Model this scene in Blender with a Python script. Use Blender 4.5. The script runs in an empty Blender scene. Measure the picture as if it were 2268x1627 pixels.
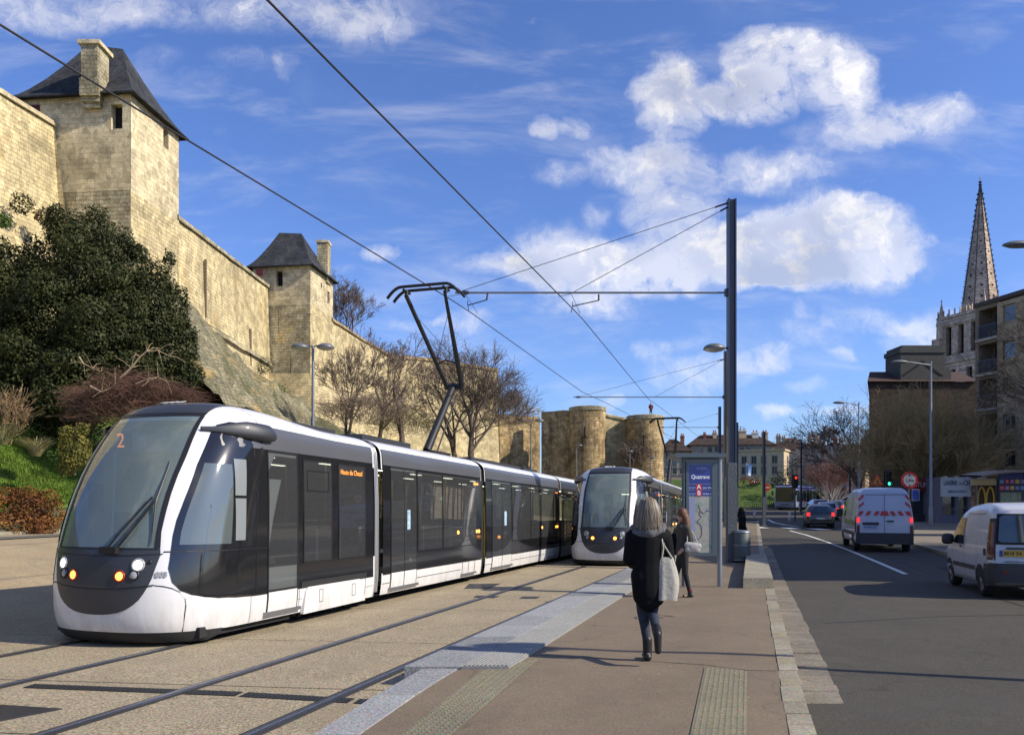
import bpy, math, random
from mathutils import Vector, Matrix, Euler, noise as mnoise
rnd = random.Random(7)
SC = bpy.context.scene
COL = SC.collection
PI = math.pi
R = math.radians
# ---------------------------------------------------------------- camera
F, HZ, CAMZ = 1764.0, 1106.0, 1.87          # focal length and horizon in units of a 2268 x 1627 picture
cam_d = bpy.data.cameras.new('camera')
cam = bpy.data.objects.new('camera', cam_d)
COL.objects.link(cam)
cam.location = (0, 0, CAMZ)
cam.rotation_euler = (R(90), 0, 0)
cam_d.sensor_width = 36
cam_d.lens = 28.0
cam_d.shift_y = (HZ - 813.5) / 2268
cam_d.clip_start = 0.1
cam_d.clip_end = 6000
SC.camera = cam
# ---------------------------------------------------------------- sun, sky, exposure
SUN_EL = R(35)
sun_dir = Vector((0.955, -0.295, 0)).normalized()
SUNV = Vector((sun_dir.x * math.cos(SUN_EL), sun_dir.y * math.cos(SUN_EL), math.sin(SUN_EL)))
sl = bpy.data.lights.new('sun', 'SUN')
sl.energy = 5.0
sl.angle = R(0.53)
sl.color = (1, 0.90, 0.74)
so = bpy.data.objects.new('sun', sl)
COL.objects.link(so)
so.rotation_euler = SUNV.to_track_quat('Z', 'Y').to_euler()
so.location = (30, -20, 40)
SC.view_settings.view_transform = 'Standard'
SC.view_settings.look = 'None'
SC.view_settings.exposure = 0.30
SC.view_settings.gamma = 1
SC.render.resolution_x = 1024
SC.render.resolution_y = 734
SC.cycles.use_denoising = True
SC.cycles.max_bounces = 8
SC.cycles.transparent_max_bounces = 12


class NT:
    """small helper for building node trees"""
    def __init__(self, tree):
        self.t = tree
        self.n = tree.nodes
        self.l = tree.links

    def node(self, typ, **kw):
        nd = self.n.new(typ)
        for k, v in kw.items():
            if k.startswith('_'):
                setattr(nd, k[1:], v)
        for k, v in kw.items():
            if k.startswith('i'):
                key = k[1:]
                key = int(key) if key.isdigit() else key
                if hasattr(v, 'is_output'):
                    self.l.new(v, nd.inputs[key])
                else:
                    nd.inputs[key].default_value = v
        return nd

    def math(self, op, a, b=None, c=None, clamp=False):
        nd = self.n.new('ShaderNodeMath')
        nd.operation = op
        nd.use_clamp = clamp
        for i, v in enumerate((a, b, c)):
            if v is None:
                continue
            if hasattr(v, 'is_output'):
                self.l.new(v, nd.inputs[i])
            else:
                nd.inputs[i].default_value = v
        return nd.outputs[0]

    def mix(self, fac, a, b, mode='MIX'):
        nd = self.n.new('ShaderNodeMix')
        nd.data_type = 'RGBA'
        nd.blend_type = mode
        for i, v in ((0, fac), (6, a), (7, b)):
            if hasattr(v, 'is_output'):
                self.l.new(v, nd.inputs[i])
            elif i:
                nd.inputs[i].default_value = (*v, 1) if len(v) == 3 else v
            else:
                nd.inputs[i].default_value = v
        return nd.outputs[2]

    def ramp(self, fac, stops):
        nd = self.n.new('ShaderNodeValToRGB')
        self.l.new(fac, nd.inputs[0])
        cr = nd.color_ramp
        while len(cr.elements) < len(stops):
            cr.elements.new(0.5)
        for e, (p, c) in zip(cr.elements, stops):
            e.position = p
            e.color = (*c, 1) if hasattr(c, '__len__') else (c, c, c, 1)
        return nd.outputs[0]

    def noise(self, vec, scale, detail=4, rough=0.55, dist=0.0):
        nd = self.n.new('ShaderNodeTexNoise')
        nd.inputs['Scale'].default_value = scale
        nd.inputs['Detail'].default_value = detail
        nd.inputs['Roughness'].default_value = rough
        nd.inputs['Distortion'].default_value = dist
        if vec is not None:
            self.l.new(vec, nd.inputs['Vector'])
        return nd.outputs[0]


# ---------------------------------------------------------------- world: physical sky with cumulus
world = bpy.data.worlds.new('World')
SC.world = world
world.use_nodes = True
w = NT(world.node_tree)
w.n.clear()
sky = w.node('ShaderNodeTexSky', _sky_type='NISHITA', _sun_disc=False)
sky.sun_elevation = SUN_EL
sky.sun_rotation = math.atan2(sun_dir.x, sun_dir.y)
sky.altitude = 50
sky.air_density = 1.0
sky.dust_density = 0.6
sky.ozone_density = 2.0
tc = w.node('ShaderNodeTexCoord')
sep = w.node('ShaderNodeSeparateXYZ', iVector=tc.outputs['Generated'])
gx, gy, gz = sep.outputs
yy = w.math('MAXIMUM', gy, 0.02)
U = w.math('DIVIDE', gx, yy)        # direction of view as tangents: u sideways, v upwards
V = w.math('DIVIDE', gz, yy)
# clouds as they hang in the sky ahead: (u, v, half width, half height, strength)
CL = []
def cl(x, y, rx, ry, s=1.0):
    CL.append(((x - 1134) / F, (HZ - y) / F, rx / F, ry / F, s))
cl(100, 25, 240, 55, .72); cl(640, 20, 330, 60, .55); cl(800, 60, 120, 50, .45); cl(360, 140, 60, 30, .3)
cl(540, 140, 70, 25, .35); cl(630, 145, 25, 30, .4)
cl(1490, 200, 80, 80, 1.35); cl(1700, 130, 95, 60, 1.05); cl(1690, 215, 95, 55, 1.2); cl(1865, 165, 68, 78, 1.15); cl(1780, 100, 70, 38, .85); cl(1600, 215, 45, 26, .55)
cl(2020, 265, 140, 55, .85); cl(1880, 300, 110, 40, .55); cl(1200, 288, 40, 32, .75); cl(1285, 285, 38, 34, .7)
cl(1400, 365, 120, 48, .8); cl(1480, 330, 70, 36, .75); cl(1680, 375, 170, 45, .85); cl(1225, 395, 42, 30, .55)
cl(1320, 475, 46, 24, .5); cl(1480, 450, 90, 48, .75)
cl(1830, 540, 190, 95, 1.5); cl(1720, 560, 160, 80, 1.3); cl(1990, 560, 80, 45, .9); cl(1560, 570, 200, 70, 1.15); cl(1230, 560, 130, 60, .85)
cl(1330, 600, 180, 62, 1.05); cl(1100, 590, 110, 32, .55); cl(1700, 610, 90, 32, 1.0); cl(1900, 470, 70, 34, .8)
cl(850, 555, 44, 22, .75); cl(1030, 715, 60, 24, .65); cl(900, 715, 80, 18, .45); cl(760, 590, 40, 14, .35)
cl(1690, 795, 62, 34, .95); cl(1800, 745, 100, 36, .4); cl(1920, 700, 90, 30, .55); cl(1780, 690, 30, 22, .4)
cl(1540, 830, 110, 46, .65); cl(1440, 770, 60, 28, .6); cl(1300, 680, 140, 26, .5)
cl(2080, 730, 110, 50, .8); cl(1860, 790, 40, 18, .5); cl(1790, 860, 60, 16, .45); cl(1715, 915, 48, 14, .75); cl(1900, 915, 120, 16, .5)
cl(1340, 905, 30, 22, .65); cl(1540, 750, 60, 22, .35); cl(2010, 600, 120, 30, .3)
cvec = w.node('ShaderNodeCombineXYZ', iX=U, iY=V, iZ=0.0)
warp = w.node('ShaderNodeTexNoise', iVector=cvec.outputs[0], iScale=9.0, iDetail=5.0, iRoughness=.6)
wv = w.node('ShaderNodeVectorMath', _operation='SUBTRACT')
w.l.new(warp.outputs['Color'], wv.inputs[0]); wv.inputs[1].default_value = (.5, .5, .5)
wv2 = w.node('ShaderNodeVectorMath', _operation='MULTIPLY_ADD')
w.l.new(wv.outputs[0], wv2.inputs[0]); wv2.inputs[1].default_value = (.11, .06, 0); w.l.new(cvec.outputs[0], wv2.inputs[2])
ws = w.node('ShaderNodeSeparateXYZ', iVector=wv2.outputs[0])
field = None
for (u, v, a, b, s) in CL:
    du = w.math('MULTIPLY', w.math('SUBTRACT', ws.outputs[0], u), 1 / (a * 1.35))
    dv = w.math('MULTIPLY', w.math('SUBTRACT', ws.outputs[1], v), 1 / (b * 1.35))
    d2 = w.math('ADD', w.math('MULTIPLY', du, du), w.math('MULTIPLY', dv, dv))
    g = w.math('MULTIPLY', w.math('SUBTRACT', 1.0, d2, clamp=True), s)
    field = g if field is None else w.math('ADD', field, g)
n1 = w.noise(wv2.outputs[0], 13, 9, .68)
n2 = w.noise(cvec.outputs[0], 5, 6, .6)
# elsewhere in the sky loose fair-weather cloud, so the light and the reflections stay right all round
f1 = w.math('MINIMUM', field, 1.05)
n4 = w.noise(wv2.outputs[0], 42, 6, .7)
thr = w.math('ADD', w.math('MULTIPLY_ADD', n1, -2.9, 1.86), w.math('MULTIPLY_ADD', n4, -.45, .22))
dens = w.math('SUBTRACT', f1, thr, clamp=True)
dens = w.math('ADD', dens, w.math('MULTIPLY', w.math('SUBTRACT', n2, .50, clamp=True), .8))
cm = w.node('ShaderNodeMapRange', iValue=dens, iFrom_Min=0) if False else None
mr = w.n.new('ShaderNodeMapRange'); mr.interpolation_type = 'SMOOTHSTEP'
w.l.new(dens, mr.inputs[0]); mr.inputs[1].default_value = .0; mr.inputs[2].default_value = 1.2
mr.inputs[3].default_value = 0; mr.inputs[4].default_value = .93
cmask = mr.outputs[0]
# thin veil around and between the heaps
vl = w.n.new('ShaderNodeMapRange'); vl.interpolation_type = 'SMOOTHSTEP'
w.l.new(w.math('MULTIPLY', field, w.math('MULTIPLY_ADD', n4, 1.2, w.math('MULTIPLY_ADD', n1, 1.6, -.75))), vl.inputs[0]); vl.inputs[1].default_value = .02; vl.inputs[2].default_value = .75; vl.inputs[4].default_value = .55
st_ = w.node('ShaderNodeMapping', iVector=cvec.outputs[0]); st_.inputs['Rotation'].default_value = (0, 0, .35); st_.inputs['Scale'].default_value = (1.6, 6.5, 1)
ci = w.n.new('ShaderNodeMapRange'); ci.interpolation_type = 'SMOOTHSTEP'
w.l.new(w.noise(st_.outputs[0], 2.2, 7, .62, .4), ci.inputs[0]); ci.inputs[1].default_value = .46; ci.inputs[2].default_value = .78; ci.inputs[4].default_value = .24
cmask = w.math('MAXIMUM', cmask, w.math('MAXIMUM', vl.outputs[0], ci.outputs[0]))
tex2 = w.noise(tc.outputs['Generated'], 3.2, 7, .6)
mr2 = w.n.new('ShaderNodeMapRange'); mr2.interpolation_type = 'SMOOTHSTEP'
w.l.new(tex2, mr2.inputs[0]); mr2.inputs[1].default_value = .50; mr2.inputs[2].default_value = .72
mr2.inputs[4].default_value = .75
ahead = w.math('GREATER_THAN', gy, 0.25)
cmask = w.math('ADD', w.math('MULTIPLY', cmask, ahead), w.math('MULTIPLY', mr2.outputs[0], w.math('SUBTRACT', 1.0, ahead)))
cmask = w.math('MULTIPLY', cmask, w.math('GREATER_THAN', gz, 0.0))
# cloud: bright tops, greyer thick undersides
sh1 = w.noise(wv2.outputs[0], 6.0, 3, .5)
shade = w.math('MULTIPLY', w.math('SUBTRACT', field, .45, clamp=True), w.math('MULTIPLY_ADD', sh1, 4.5, -1.75, clamp=True))
ccol = w.mix(w.math('MULTIPLY', shade, 1.1, clamp=True), (9.6, 9.3, 9.0), (5.8, 5.8, 6.0))
skyc = w.mix(1.0, sky.outputs[0], (0.82, 1.02, 1.55), 'MULTIPLY')
tot = w.mix(cmask, skyc, ccol)
bg = w.node('ShaderNodeBackground', iColor=tot, iStrength=0.1)
wo = w.node('ShaderNodeOutputWorld', iSurface=bg.outputs[0])
world.cycles.sampling_method = 'MANUAL'
world.cycles.sample_map_resolution = 1024

# ---------------------------------------------------------------- materials
MATS = {}


def mat(name, col, rough=0.7, metal=0.0, var=0.0, vscale=3.0, bump=0.0, bscale=40.0, coat=0.0, emit=None, es=1.0, spec=0.5, fine=0.0):
    if name in MATS:
        return MATS[name]
    m = bpy.data.materials.new(name)
    m.use_nodes = True
    t = NT(m.node_tree)
    b = t.n['Principled BSDF']
    b.inputs['Base Color'].default_value = (*col, 1)
    b.inputs['Roughness'].default_value = rough
    b.inputs['Metallic'].default_value = metal
    b.inputs['Specular IOR Level'].default_value = spec
    b.inputs['Coat Weight'].default_value = coat
    b.inputs['Coat Roughness'].default_value = 0.05
    geo = None
    if var or bump or fine:
        geo = t.node('ShaderNodeTexCoord')
        vec = geo.outputs['Object']
    if var:
        n = t.noise(vec, vscale, 6, .65)
        c = t.ramp(n, [(.25, tuple(max(0, x * (1 - var)) for x in col)), (.55, col), (.8, tuple(min(1, x * (1 + var)) for x in col))])
        if fine:
            nf = t.noise(vec, bscale, 2, .6)
            c = t.mix(1.0, c, t.ramp(nf, [(.3, 1 - fine), (.7, 1 + fine * .6)]), 'MULTIPLY')
        t.l.new(c, b.inputs['Base Color'])
    if bump:
        n = t.noise(vec, bscale, 3, .6)
        bp = t.node('ShaderNodeBump', iHeight=n, iStrength=bump, iDistance=0.02)
        t.l.new(bp.outputs[0], b.inputs['Normal'])
    if emit:
        b.inputs['Emission Color'].default_value = (*emit, 1)
        b.inputs['Emission Strength'].default_value = es
    MATS[name] = m
    return m


def glass_mat(name, tint=(.6, .68, .66), opacity=.0, rough=.02, base=(.02, .025, .03)):
    if name in MATS:
        return MATS[name]
    m = bpy.data.materials.new(name)
    m.use_nodes = True
    t = NT(m.node_tree)
    t.n.clear()
    tr = t.node('ShaderNodeBsdfTransparent', iColor=(*tint, 1))
    df = t.node('ShaderNodeBsdfDiffuse', iColor=(*base, 1))
    m1 = t.node('ShaderNodeMixShader', i0=opacity, i1=tr.outputs[0], i2=df.outputs[0])
    gl = t.node('ShaderNodeBsdfGlossy', iColor=(1, 1, 1, 1), iRoughness=rough)
    fr = t.node('ShaderNodeFresnel', iIOR=1.5)
    f2 = t.math('MULTIPLY_ADD', fr.outputs[0], 1.0, .02, clamp=True)
    m2 = t.node('ShaderNodeMixShader', i0=f2, i1=m1.outputs[0], i2=gl.outputs[0])
    t.node('ShaderNodeOutputMaterial', iSurface=m2.outputs[0])
    MATS[name] = m
    return m


def stone_mat(name, c1, c2, mortar, stain=(.10, .08, .055), stain_amt=.5, bw=.45, bh=.25, bump=.6, lichen=None, warmth=(.42, .26, .09), warm=.35, rows=True):
    """coursed limestone: uses metric UVs (u along the wall, v up)"""
    if name in MATS:
        return MATS[name]
    m = bpy.data.materials.new(name)
    m.use_nodes = True
    t = NT(m.node_tree)
    b = t.n['Principled BSDF']
    b.inputs['Roughness'].default_value = .92
    b.inputs['Specular IOR Level'].default_value = .15
    uv = t.node('ShaderNodeUVMap')
    tcn = t.node('ShaderNodeTexCoord')
    ob = tcn.outputs['Object']
    nz = t.node('ShaderNodeTexNoise', iVector=uv.outputs[0], iScale=1.3, iDetail=3.0)
    off = t.node('ShaderNodeVectorMath', _operation='MULTIPLY_ADD')
    t.l.new(nz.outputs['Color'], off.inputs[0]); off.inputs[1].default_value = (.42, .17, 0); t.l.new(uv.outputs[0], off.inputs[2])
    br = t.node('ShaderNodeTexBrick', iVector=off.outputs[0], iScale=1.0, iColor1=(*c1, 1), iColor2=(*c2, 1), iMortar=(*mortar, 1))
    br.inputs['Mortar Size'].default_value = .011
    br.inputs['Mortar Smooth'].default_value = .3
    br.inputs['Bias'].default_value = -.1
    br.inputs['Brick Width'].default_value = bw
    br.inputs['Row Height'].default_value = bh
    br.offset = .5
    br.squash = .75
    br.squash_frequency = 3
    big = t.noise(ob, .33, 7, .65, .4)
    mid = t.noise(ob, 1.7, 6, .7)
    fin = t.noise(ob, 9, 5, .7)
    col = t.mix(1.0, br.outputs[0], t.ramp(mid, [(.28, .74), (.5, 1.0), (.72, 1.18)]), 'MULTIPLY')
    col = t.mix(1.0, col, t.ramp(fin, [(.3, .82), (.7, 1.15)]), 'MULTIPLY')
    wm = t.ramp(t.noise(ob, .55, 5, .6), [(.56, 0.), (.68, warm)])
    col = t.mix(wm, col, warmth)
    pv = t.node('ShaderNodeTexVoronoi', iVector=off.outputs[0], iScale=2.6)
    pvs = t.node('ShaderNodeSeparateXYZ', iVector=pv.outputs['Color'])
    col = t.mix(1.0, col, t.ramp(pvs.outputs[0], [(0., .74), (.5, 1.0), (1., 1.18)]), 'MULTIPLY')
    col = t.mix(1.0, col, t.ramp(t.noise(ob, .22, 6, .7, .8), [(.35, .70), (.5, 1.0), (.66, 1.15)]), 'MULTIPLY')
    # streaked vertical staining
    mp = t.node('ShaderNodeMapping', iVector=ob)
    mp.inputs['Scale'].default_value = (1.2, 1.2, .28)
    st = t.noise(mp.outputs[0], .9, 7, .7)
    sm = t.ramp(t.math('MULTIPLY_ADD', st, .6, t.math('MULTIPLY', big, .4)), [(.48, 0.), (.64, stain_amt)])
    col = t.mix(sm, col, stain)
    t.l.new(col, b.inputs['Base Color'])
    hgt = t.math('ADD', t.math('MULTIPLY', br.outputs[1], -1.0), t.math('MULTIPLY', fin, .9))
    bp = t.node('ShaderNodeBump', iHeight=hgt, iStrength=bump, iDistance=.05)
    t.l.new(bp.outputs[0], b.inputs['Normal'])
    MATS[name] = m
    return m


# ---------------------------------------------------------------- tagging and mesh building
def tag(o, label=None, cat=None, group=None, kind=None):
    if label: o['label'] = label
    if cat: o['category'] = cat
    if group: o['group'] = group
    if kind: o['kind'] = kind
    return o


def empty(name, loc=(0, 0, 0), rz=0.0, label=None, cat=None, group=None, rot=None, scale=1.0):
    o = bpy.data.objects.new(name, None)
    COL.objects.link(o)
    o.location = loc
    o.rotation_euler = rot if rot else (0, 0, rz)
    o.scale = (scale,) * 3
    o.empty_display_size = .2
    return tag(o, label, cat, group)


def kids(o):
    return [c for c in bpy.data.objects if c.parent == o]


def copy_tree(o, parent=None):
    ch = kids(o)
    c = o.copy()
    COL.objects.link(c)
    if parent is not None:
        c.parent = parent
    for k in ch:
        copy_tree(k, c)
    return c


class MB:
    def __init__(self):
        self.v = []; self.f = []; self.mi = []; self.uv = []; self.cur = 0

    def quad(self, *pts, uv=None):
        i = len(self.v)
        self.v.extend([tuple(p) for p in pts])
        self.f.append(tuple(range(i, i + len(pts))))
        self.mi.append(self.cur); self.uv.append(uv)

    def box(self, c, s, rz=0.0, M=None, taper=1.0):
        hx, hy, hz = s[0] / 2, s[1] / 2, s[2] / 2
        P = []
        for z, k in ((-hz, 1.0), (hz, taper)):
            for x, y in ((-hx, -hy), (hx, -hy), (hx, hy), (-hx, hy)):
                P.append(Vector((x * k, y * k, z)))
        if rz:
            m = Matrix.Rotation(rz, 3, 'Z'); P = [m @ p for p in P]
        P = [p + Vector(c) for p in P]
        if M is not None:
            P = [M @ p for p in P]
        for q in ((0, 3, 2, 1), (4, 5, 6, 7), (0, 1, 5, 4), (1, 2, 6, 5), (2, 3, 7, 6), (3, 0, 4, 7)):
            self.quad(*[P[j] for j in q])
        return self

    def box2(self, a, b, **k):
        return self.box(((a[0] + b[0]) / 2, (a[1] + b[1]) / 2, (a[2] + b[2]) / 2), (abs(b[0] - a[0]), abs(b[1] - a[1]), abs(b[2] - a[2])), **k)

    def grid(self, rows, closed=False, flip=False, uvs=None):
        """rows: list of equally long point lists; shared vertices"""
        i0 = len(self.v); n = len(rows[0])
        for r in rows:
            self.v.extend([tuple(p) for p in r])
        for a in range(len(rows) - 1):
            for b in range(n if closed else n - 1):
                b2 = (b + 1) % n
                q = (i0 + a * n + b, i0 + a * n + b2, i0 + (a + 1) * n + b2, i0 + (a + 1) * n + b)
                if flip: q = q[::-1]
                self.f.append(q); self.mi.append(self.cur)
                if uvs:
                    u = [uvs[a][b], uvs[a][b + 1], uvs[a + 1][b + 1], uvs[a + 1][b]]
                    self.uv.append(u[::-1] if flip else u)
                else:
                    self.uv.append(None)
        return self

    def poly(self, pts):
        self.quad(*pts); return self

    def tube(self, path, rad, n=8, caps=True):
        path = [Vector(p) for p in path]
        if not hasattr(rad, '__len__'): rad = [rad] * len(path)
        rows = []
        up = None
        for i, p in enumerate(path):
            d = (path[min(i + 1, len(path) - 1)] - path[max(i - 1, 0)])
            if d.length < 1e-9: d = Vector((0, 0, 1))
            d.normalize()
            if up is None:
                up = Vector((0, 0, 1)) if abs(d.z) < .9 else Vector((1, 0, 0))
            a = d.cross(up)
            if a.length < 1e-6: a = d.cross(Vector((0, 1, 0)))
            a.normalize(); b = a.cross(d); up = b
            rows.append([p + (a * math.cos(2 * PI * k / n) + b * math.sin(2 * PI * k / n)) * rad[i] for k in range(n)])
        self.grid(rows, closed=True)
        if caps:
            self.poly(rows[0]); self.poly(rows[-1][::-1])
        return self

    def lathe(self, prof, c=(0, 0, 0), n=24, M=None, sx=1.0, sy=1.0):
        rows = []
        for r, z in prof:
            row = [Vector((c[0] + r * sx * math.cos(2 * PI * k / n), c[1] + r * sy * math.sin(2 * PI * k / n), c[2] + z)) for k in range(n)]
            if M is not None: row = [M @ p for p in row]
            rows.append(row)
        self.grid(rows, closed=True)
        return self

    def prism(self, pts, a, b, axis='y', M=None):
        """pts 2D outline extruded between a and b along an axis (x: pts are (y,z); y: (x,z); z: (x,y))"""
        def mk(p, h):
            v = Vector({'x': (h, p[0], p[1]), 'y': (p[0], h, p[1]), 'z': (p[0], p[1], h)}[axis])
            return M @ v if M is not None else v
        A = [mk(p, a) for p in pts]; B = [mk(p, b) for p in pts]
        self.quad(*A[::-1]); self.quad(*B)
        n = len(pts)
        for i in range(n):
            self.quad(A[i], A[(i + 1) % n], B[(i + 1) % n], B[i])
        return self

    def build(self, name, mats, parent=None, smooth=False, merge=False, bevel=0.0, bseg=2, recalc=True, autouv=True, loc=None):
        me = bpy.data.meshes.new(name)
        me.from_pydata(self.v, [], self.f)
        if not hasattr(mats, '__len__'): mats = [mats]
        for m in mats: me.materials.append(m)
        for p, k in zip(me.polygons, self.mi):
            p.material_index = k
        if recalc or merge:
            import bmesh
            bm = bmesh.new(); bm.from_mesh(me)
            if merge: bmesh.ops.remove_doubles(bm, verts=bm.verts, dist=1e-5)
            if recalc: bmesh.ops.recalc_face_normals(bm, faces=bm.faces)
            bm.to_mesh(me); bm.free()
        if autouv:
            uvl = me.uv_layers.new(name='UVMap')
            custom = any(u is not None for u in self.uv) and not (recalc or merge)
            for pi, p in enumerate(me.polygons):
                if custom and self.uv[pi] is not None:
                    for li, u in zip(p.loop_indices, self.uv[pi]): uvl.data[li].uv = u
                    continue
                nn = p.normal
                if abs(nn.z) > .75:
                    for li in p.loop_indices:
                        co = me.vertices[me.loops[li].vertex_index].co; uvl.data[li].uv = (co.x, co.y)
                else:
                    tx, ty = -nn.y, nn.x
                    L = math.hypot(tx, ty) or 1; tx /= L; ty /= L
                    for li in p.loop_indices:
                        co = me.vertices[me.loops[li].vertex_index].co; uvl.data[li].uv = (co.x * tx + co.y * ty, co.z)
        if smooth:
            for p in me.polygons: p.use_smooth = True
        o = bpy.data.objects.new(name, me)
        COL.objects.link(o)
        if parent is not None: o.parent = parent
        if loc: o.location = loc
        if bevel:
            md = o.modifiers.new('bevel', 'BEVEL'); md.width = bevel; md.segments = bseg; md.limit_method = 'ANGLE'; md.angle_limit = R(35)
            md.harden_normals = False
        return o


def mesh_text(name, s, size, material, parent=None, M=None, depth=0.003, align='CENTER', sx=1.0, bold=0.0):
    cu = bpy.data.curves.new(name + '_c', 'FONT')
    cu.body = s; cu.size = size; cu.align_x = align; cu.align_y = 'CENTER'; cu.extrude = depth; cu.offset = bold
    cu.resolution_u = 3
    tmp = bpy.data.objects.new('tmp', cu)
    COL.objects.link(tmp)
    dg = bpy.context.evaluated_depsgraph_get()
    me = bpy.data.meshes.new_from_object(tmp.evaluated_get(dg))
    bpy.data.objects.remove(tmp); bpy.data.curves.remove(cu)
    me.materials.clear(); me.materials.append(material)
    if sx != 1.0: me.transform(Matrix.Diagonal((sx, 1, 1, 1)))
    if M is not None: me.transform(M)
    me.name = name
    o = bpy.data.objects.new(name, me); COL.objects.link(o)
    if parent is not None: o.parent = parent
    return o


def facing(loc, right, up=(0, 0, 1)):
    """matrix that puts text lying in XY upright at loc, reading along `right`"""
    r = Vector(right).normalized(); u = Vector(up).normalized(); n = r.cross(u).normalized(); u = n.cross(r)
    m = Matrix((r, u, n)).transposed().to_4x4(); m.translation = Vector(loc)
    return m


def px(x, y, Y):
    """point at depth Y seen at (x, y) of the survey picture"""
    return Vector(((x - 1134) / F * Y, Y, CAMZ + (HZ - y) / F * Y))


def smooth01(a, b, x):
    t = max(0., min(1., (x - a) / (b - a))); return t * t * (3 - 2 * t)


# ground levels. The tramway falls 1.8 % away from the camera; the street follows, then rises again.
def bed(Y): return -.018 * (min(Y, 60) - 8)
def gz_(Y):
    base = -.018 * (Y - 8) if Y < 20 else -.216 - .018 * 6 * (1 - math.exp(-(Y - 20) / 6)) * .5
    return base + .36 * smooth01(32, 58, Y) + .45 * smooth01(55, 110, Y)
def road_z(Y): return gz_(Y) + .08
def pave_z(Y): return gz_(Y) + .20
T = .302
TD = Vector((.2917, .9565, 0))       # direction of the tramway
TR = Vector((.9565, -.2917, 0))      # to its right
TANG = math.atan2(TD.y, TD.x)
# ================================================================= GROUND
def G(off, Y, z=0.0): return Vector((off + T * Y, Y, z))
def frange(a, b, n): return [a + (b - a) * i / n for i in range(n + 1)]
def yrows(a, b, step=2.0):
    n = max(1, int((b - a) / step)); return frange(a, b, n)
def sheet(name, offs, Ys, zf, m, thick=0.0, kind='structure', parent=None, uvscale=1):
    mb = MB()
    rows = [[G(o(Y) if callable(o) else o, Y, zf(o(Y) if callable(o) else o, Y)) for o in offs] for Y in Ys]
    mb.grid(rows)
    if thick:
        for col in (0, -1):
            mb.grid([[r[col] for r in rows], [r[col] - Vector((0, 0, thick)) for r in rows]])
        mb.grid([[p for p in rows[0]], [p - Vector((0, 0, thick)) for p in rows[0]]])
    o = mb.build(name, m, parent)
    # faces of the top must look up
    if kind: o['kind'] = kind
    return o


def agg_mat(name, base, amp=.35, s1=150, joints=None, rough=.9, big=.12, stains=None, spots=0.0, bump=.4):
    m = bpy.data.materials.new(name); m.use_nodes = True
    t = NT(m.node_tree); b = t.n['Principled BSDF']
    b.inputs['Roughness'].default_value = rough; b.inputs['Specular IOR Level'].default_value = .25
    tcn = t.node('ShaderNodeTexCoord'); v = tcn.outputs['Object']
    vo = t.node('ShaderNodeTexVoronoi', iVector=v, iScale=s1)
    f = t.noise(v, s1 * .55, 3, .7)
    c = t.mix(1.0, base, t.ramp(f, [(.32, 1 - amp), (.5, 1.0), (.68, 1 + amp)]), 'MULTIPLY')
    c = t.mix(.35, c, t.mix(1.0, c, vo.outputs['Color'], 'MULTIPLY'))
    c = t.mix(1.0, c, t.ramp(t.noise(v, .7, 7, .65), [(.3, 1 - big), (.7, 1 + big)]), 'MULTIPLY')
    c = t.mix(1.0, c, t.ramp(t.noise(v, 4.5, 5, .7), [(.3, 1 - big * .6), (.7, 1 + big * .5)]), 'MULTIPLY')
    if stains:
        c = t.mix(t.ramp(t.noise(v, .45, 8, .7, 1.2), [(.55, 0.), (.7, .55)]), c, stains)
    if spots:
        sp = t.node('ShaderNodeTexVoronoi', iVector=v, iScale=2.3)
        c = t.mix(t.ramp(sp.outputs['Distance'], [(.040, spots * .8), (.055, 0.)]), c, tuple(x * 1.5 for x in base))
        sp2 = t.node('ShaderNodeTexVoronoi', iVector=v, iScale=3.1)
        c = t.mix(t.ramp(sp2.outputs['Distance'], [(.03, spots * .6), (.05, 0.)]), c, tuple(x * .6 for x in base))
        # hair cracks between irregular fields
        cr = t.node('ShaderNodeTexVoronoi', _feature='DISTANCE_TO_EDGE', iScale=.33)
        wn_ = t.node('ShaderNodeTexNoise', iVector=v, iScale=2.5, iDetail=5.0)
        va = t.node('ShaderNodeVectorMath', _operation='MULTIPLY_ADD'); t.l.new(wn_.outputs['Color'], va.inputs[0]); va.inputs[1].default_value = (.7, .7, .0); t.l.new(v, va.inputs[2]); t.l.new(va.outputs[0], cr.inputs['Vector'])
        c = t.mix(t.ramp(cr.outputs[0], [(.0, .55), (.0045, 0.)]), c, tuple(x * .4 for x in base))
    t.l.new(c, b.inputs['Base Color'])
    bp = t.node('ShaderNodeBump', iHeight=f, iStrength=bump, iDistance=.01)
    t.l.new(bp.outputs[0], b.inputs['Normal'])
    return m


M_bed = agg_mat('washed aggregate concrete', (.36, .30, .20), .7, 85, stains=(.22, .18, .12))
M_pave = agg_mat('brown asphalt pavement', (.220, .172, .118), .25, 120, spots=.9, stains=(.15, .12, .095))
M_road = agg_mat('road asphalt', (.080, .073, .058), .4, 110, stains=(.062, .060, .056), spots=.25)
M_road2 = agg_mat('pale worn asphalt', (.38, .30, .19), .25, 60, stains=(.19, .17, .12))
M_grass = agg_mat('lawn', (.065, .110, .018), .45, 25, big=.35, stains=(.11, .12, .035))
M_earth = agg_mat('hill soil and scrub', (.10, .10, .045), .5, 9, big=.4, stains=(.16, .12, .07))
M_granite = [agg_mat('grey granite', (.29, .295, .295), .5, 90, big=.1), agg_mat('darker granite', (.235, .24, .24), .55, 90, big=.14), agg_mat('lighter granite', (.34, .345, .34), .4, 90, big=.1)]
M_kerb = agg_mat('pale kerb stone', (.33, .30, .225), .25, 70, big=.22)
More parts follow.
